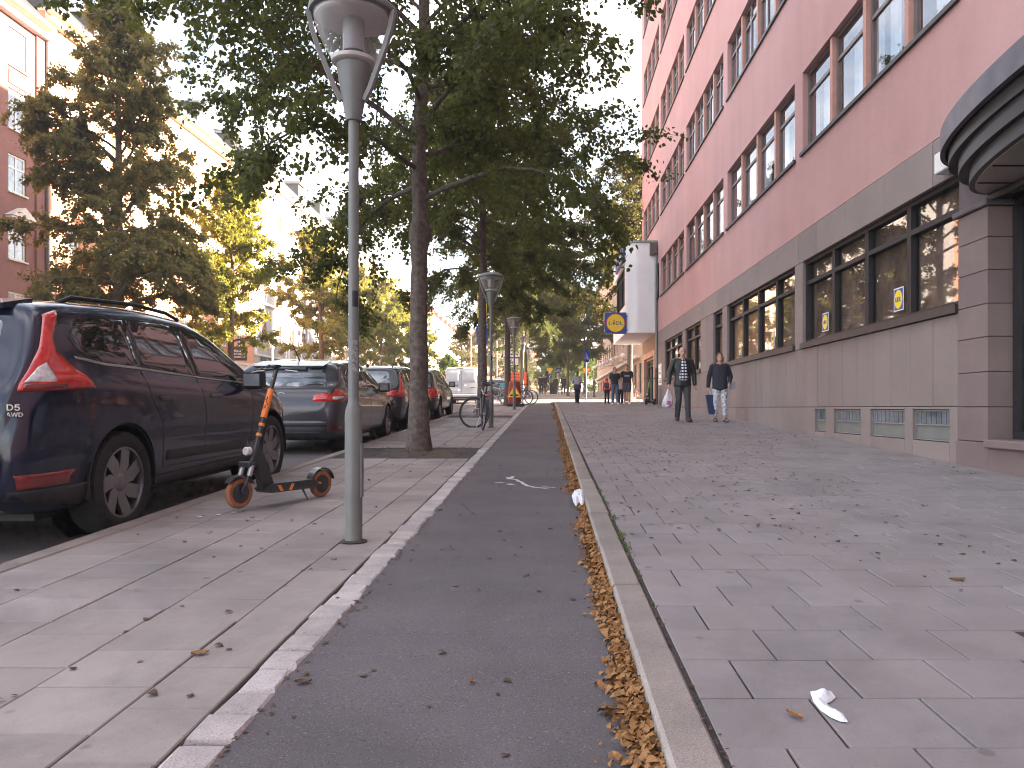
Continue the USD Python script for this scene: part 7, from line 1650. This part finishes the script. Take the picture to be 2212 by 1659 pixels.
    for s in (-1, 1):
        an = J['ankle'][s]; toe = an + np.array([0.022 * s, -0.165, -0.062])
        if sandals:
            put(p, 'sandal', cat(hull([(an[0] + x, an[1] + y, z + an[2] - 0.095) for x, y in ((-0.04, 0.06), (0.04, 0.06), (-0.045 + 0.02 * s, -0.2), (0.045 + 0.02 * s, -0.2)) for z in (0.0, 0.025)]), *[tube([(an[0] - 0.045 + 0.012 * s, an[1] + y, an[2] - 0.065), (an[0] + 0.01 * s, an[1] + y - 0.01, an[2] - 0.065 + h_), (an[0] + 0.045 + 0.012 * s, an[1] + y, an[2] - 0.065)], 0.012, 6) for y, h_ in ((-0.12, 0.05), (-0.04, 0.075))]), shoes, 40)
        else:
            put(p, 'shoe', finish(union([m3.Manifold.batch_hull([_sph(an + [0, 0.04, -0.05], 0.043), _sph(an + [0, 0.01, -0.01], 0.045), _sph(toe, 0.033), _sph(toe + [0.02, 0.05, 0], 0.036), _sph(toe + [-0.02, 0.05, 0], 0.036)])]), 0.025, 2), shoes, True)
    if hairstyle != 'bald':
        hs = [_ell(head + [0, 0.024, 0.034], (0.086, 0.102, 0.106), 20)]
        cut = m3.Manifold.cube([0.3, 0.2, 0.26], True).translate((head + [0, -0.155, -0.075]).tolist())
        hs_ = union(hs) - cut - m3.Manifold.cube([0.3, 0.3, 0.12], True).translate((head + [0, 0, -0.115]).tolist())
        if hairstyle == 'long': hs_ = hs_ + (union([bone(head + [0, 0.06, 0.0], 0.075, head + [0, 0.075, -0.14], 0.06)]))
        if hairstyle == 'bob': hs_ = hs_ + union([bone(head + [s * 0.06, 0.03, 0.0], 0.045, head + [s * 0.06, 0.035, -0.09], 0.038) for s in (-1, 1)] + [bone(head + [0, 0.06, 0], 0.06, head + [0, 0.065, -0.09], 0.05)])
        put(body, 'hair', finish(hs_, 0.025, 2), hair, True)
    if hood: put(p, 'hood', finish(union([_ell(head + [0, 0.03, 0.01], (0.105, 0.115, 0.13), 16)]) - m3.Manifold.cube([0.13, 0.2, 0.2], True).translate((head + [0, -0.14, -0.01]).tolist()), 0.025, 3), hood, True)
    if skirtwrap: put(p, 'tied_sweater', finish(m3.Manifold.batch_hull([_ell((sx * 0.09, 0.01, z), (0.115, 0.13, 0.05), 14) for sx in (-1, 1) for z in (0.80, 1.0)]), 0.03, 3), skirtwrap, True)
    return p, J, k

def walk(fwd, swing=0.0, lift=0.0):
    """Leg joints for a stride: side fwd has the foot ahead (towards -y)."""
    b = -fwd
    return {'knee': {fwd: (fwd * 0.095, -0.13, 0.525), b: (b * 0.09, 0.02, 0.50)}, 'ankle': {fwd: (fwd * 0.10, -0.21, 0.10), b: (b * 0.085, 0.22, 0.145 + lift)}}
zpav = lambda Y: float(zp(Y)) + PAV
HY = 18.3
def at_px(x, Y): return (x - 1184) * Y / F0
# the couple coming towards the camera
P1, J1, k1 = person('man in black leather jacket, plaid shirt and grey trousers carrying a white plastic bag', (at_px(1474, 18.0), 18.0, zpav(18.0)), 4, 1.74, legs={'knee': {-1: (-0.10, -0.06, 0.52), 1: (0.10, -0.10, 0.52)}, 'ankle': {-1: (-0.10, 0.10, 0.12), 1: (0.11, -0.12, 0.095)}},
       arms={'elb': {-1: (-0.30, 0.03, 1.15), 1: (0.285, 0.04, 1.14)}, 'wri': {-1: (-0.335, -0.04, 0.90), 1: (0.29, -0.02, 0.88)}}, trousers='grey_trouser', topm='leather_black', jacket='plaid', hairstyle='bald', build=1.16)
P2, J2, k2 = person('woman in navy jacket and patterned cropped trousers holding a dark blue bag', (at_px(1556, 18.0), 18.05, zpav(18.05)), -4, 1.60, legs={'knee': {-1: (-0.11, -0.06, 0.52), 1: (0.10, -0.08, 0.52)}, 'ankle': {-1: (-0.115, 0.0, 0.098), 1: (0.125, -0.06, 0.098)}},
       arms={'elb': {-1: (-0.27, 0.03, 1.15), 1: (0.285, 0.06, 1.15)}, 'wri': {-1: (-0.30, -0.02, 0.90), 1: (0.22, -0.11, 1.0)}}, trousers='print_trouser', topm='navy_cloth', jacket=True, hair='hair_brown', hairstyle='bob', build=1.08, crop=True, sandals=True)
def hand_world(P, J, s, loc, rz, k, drop=0.10):
    w = (J['wri'][s] + [0, -0.01, -drop]) * k; a = math.radians(rz); return np.array([loc[0] + w[0] * math.cos(a) - w[1] * math.sin(a), loc[1] + w[0] * math.sin(a) + w[1] * math.cos(a), loc[2] + w[2]])
hw = hand_world(P1, J1, -1, (at_px(1474, 18.0), 18.0, zpav(18.0)), 4, k1)
b = thing('plastic_bag', 'white plastic bag with magenta print hanging from the hand of the man', 'bag', hw - [0.0, 0, 0.0])
th = np.linspace(0, 2 * math.pi, 22)[:-1]
prof = [(0.012, 0.0), (0.03, -0.05), (0.055, -0.12), (0.088, -0.22), (0.118, -0.32), (0.125, -0.38), (0.10, -0.44), (0.05, -0.455)]
v = []; rr = np.random.default_rng(8)
for i, (r_, z) in enumerate(prof):
    for t in th: w = r_ * (1 + 0.16 * math.sin(3 * t + i * 0.9) + 0.1 * math.sin(5 * t - i)); v.append((w * math.cos(t) - 0.045 * (i / 7), w * 0.75 * math.sin(t), z + 0.012 * math.sin(4 * t + i)))
n = 21; q = [[i * n + (j + 1) % n, i * n + j, (i + 1) * n + j, (i + 1) * n + (j + 1) % n] for i in range(7) for j in range(n)]
vv, ff = quads(v, q); ff = np.vstack([ff, [[7 * n + j, 7 * n + (j + 2) % n if False else 7 * n + (j + 1) % n, 7 * n + (j + 5) % n] for j in range(0, n, 4)]])
put(b, 'bag', (vv, ff[:, ::-1]), 'plastic_bag', True)
put(b, 'print', hull([(-0.06, -0.105, -0.30), (0.03, -0.11, -0.31), (0.02, -0.108, -0.40), (-0.07, -0.10, -0.39), (-0.02, -0.115, -0.35)]), 'magenta_print')
put(b, 'handle', tube([(0, 0, 0.0), (0.0, -0.01, 0.05), (0.01, 0, 0.06), (0.0, 0.01, 0.0)], 0.008, 6), 'plastic_bag', True)
hw = hand_world(P2, J2, -1, (at_px(1556, 18.0), 18.05, zpav(18.05)), -4, k2)
b = thing('shopping_bag', 'narrow dark blue shopping bag hanging from the hand of the woman', 'bag', hw)
put(b, 'bag', hull([(x + (0.0 if z > -0.3 else 0.05), y, z) for z, w_, d_ in ((-0.10, 0.105, 0.05), (-0.32, 0.085, 0.06), (-0.50, 0.085, 0.065), (-0.56, 0.06, 0.05)) for x in (-w_ + 0.04, w_ + 0.02) for y in (-d_, d_)]), 'navy_bag', 40)
put(b, 'handle', cat(tube([(-0.04, 0, -0.10), (-0.015, 0, -0.01), (0.0, 0, 0.015), (0.03, 0, -0.01), (0.07, 0, -0.10)], 0.006, 6)), 'trim_pale', True)
b = thing('handbag', 'small pale grey handbag at the side of the woman in the navy jacket', 'bag', (at_px(1556, 18.0) + 0.285, 18.1, zpav(18.05) + 0.86))
put(b, 'bag', bbox(-0.05, 0.07, -0.09, 0.09, -0.10, 0.08, 0.02), 'pale_cloth'); put(b, 'strap', tube([(-0.02, 0.0, 0.08), (-0.05, -0.02, 0.3), (-0.085, -0.02, 0.50)], 0.008, 6), 'pale_cloth', True)
# people at the corner
person('woman walking away in dark trousers with a purple sweater tied round her waist', (at_px(1247, 35.6), 35.6, zpav(35.6)), 178, 1.50, legs={'knee': {-1: (-0.06, -0.04, 0.51), 1: (0.06, -0.02, 0.51)}, 'ankle': {-1: (-0.05, -0.03, 0.097), 1: (0.055, 0.06, 0.10)}},
       arms={'elb': {-1: (-0.25, -0.02, 1.16), 1: (0.25, -0.02, 1.16)}, 'wri': {-1: (-0.15, -0.16, 1.06), 1: (0.15, -0.16, 1.06)}}, trousers='black_cloth', topm='pale_cloth', hair='hair_brown', hairstyle='long', skirtwrap='purple_cloth', edge=0.03)
pc = person('child in red hooded jacket and black leggings with a dark backpack', (at_px(1311, 35.0), 35.0, zpav(35.0)), 172, 1.16, legs={'ankle': {-1: (-0.10, 0.05, 0.10), 1: (0.12, -0.06, 0.097)}}, trousers='black_cloth', topm='red_cloth', hood='red_cloth', edge=0.03)
put(pc[0], 'backpack', bbox(-0.14, 0.14, 0.10, 0.26, 1.06, 1.42, 0.05), 'navy_bag')
person('youngster in black t-shirt, jeans and white shoes walking at the corner', (at_px(1328, 32.6), 32.6, zpav(32.6)), 6, 1.58, legs={'ankle': {-1: (-0.11, 0.0, 0.097), 1: (0.12, -0.10, 0.097)}}, arms={'wri': {1: (0.27, -0.05, 0.92)}}, trousers='denim', topm='black_cloth', sleeves='short', shoes='white_shoe', hair='hair_dark', edge=0.03)
pm = person('man in black t-shirt, grey shorts and white shoes beside the dark tree trunk', (at_px(1354, 32.9), 32.9, zpav(32.9)), -4, 1.68, legs={'ankle': {-1: (-0.11, 0.05, 0.10), 1: (0.10, -0.12, 0.097)}}, trousers='grey_short', topm='black_cloth', sleeves='short', shorts=True, shoes='white_shoe', hair='hair_dark', build=1.12, edge=0.03)
put(pm[0], 'shirt_print', bbox(-0.11, 0.11, -0.148, -0.135, 1.25, 1.30, 0.004), 'pale_cloth')
person('child in dark clothes half hidden between the youngster and the man in shorts', (at_px(1340.5, 34.0), 34.0, zpav(34.0)), 0, 1.20, trousers='black_cloth', topm='pale_cloth', hair='hair_dark', edge=0.035)
# people beyond the side street
fp = [('distant walker in dark clothes near the orange notice board', 1100 + 39, 68, 1.72, 170, 'black_cloth', 'navy_cloth'), ('distant walker in black beside the cyclist', 1169, 70, 1.78, 182, 'black_cloth', 'black_cloth'),
      ('distant pedestrian in black behind the round blue sign pole', 1201, 72, 1.72, 160, 'black_cloth', 'black_cloth'), ('distant pedestrian in navy left of the slim green tree', 1217, 71, 1.75, 190, 'black_cloth', 'navy_cloth')]
for lab, x, Y, h, rzz, tr_, tp_ in fp:
    person(lab, (at_px(x, Y), Y, gz_(Y, 0.02)), rzz, h, legs=walk(1 if x % 2 else -1), trousers=tr_, topm=tp_, hair='hair_dark', edge=0.05)
person('cyclist in dark clothes riding away on the far cycle path', (-0.22, 66.35, gz_(66.35) + 0.05), 180, 1.76, legs={'hip': {s: (s * 0.09, 0.0, 0.92) for s in (-1, 1)}, 'knee': {-1: (-0.1, -0.30, 0.72), 1: (0.1, -0.22, 0.56)}, 'ankle': {-1: (-0.1, -0.16, 0.34), 1: (0.1, -0.12, 0.16)}},
       arms={'elb': {s: (s * 0.26, -0.22, 1.2) for s in (-1, 1)}, 'wri': {s: (s * 0.27, -0.46, 1.06) for s in (-1, 1)}}, trousers='grey_short', shorts=True, topm='black_cloth', hair='hair_dark', edge=0.05)
person('seated looking person in grey green coat by the pole on the far pavement', (at_px(1270 + 13, 56.5), 56.5, gz_(56.5, 0.02)), 90, 1.45, trousers='grey_trouser', topm='green_coat', jacket=True, hair='hair_grey', edge=0.05)
# ================================================================ thin haze added for the glow of lens glare
MATS['haze'] = usdkit.material(stage, '/World/Looks/haze', {'v': ('principled_volume', {'color': (0.95, 0.93, 0.90), 'density': 0.0009, 'anisotropy': 0.35})}, [], volume='v.volume')
top('haze', box(-1000, 1000, -200, 1600, -12.0, 34.0), 'haze', kind='stuff', label='thin warm haze added for the glow of lens glare', cat='haze')
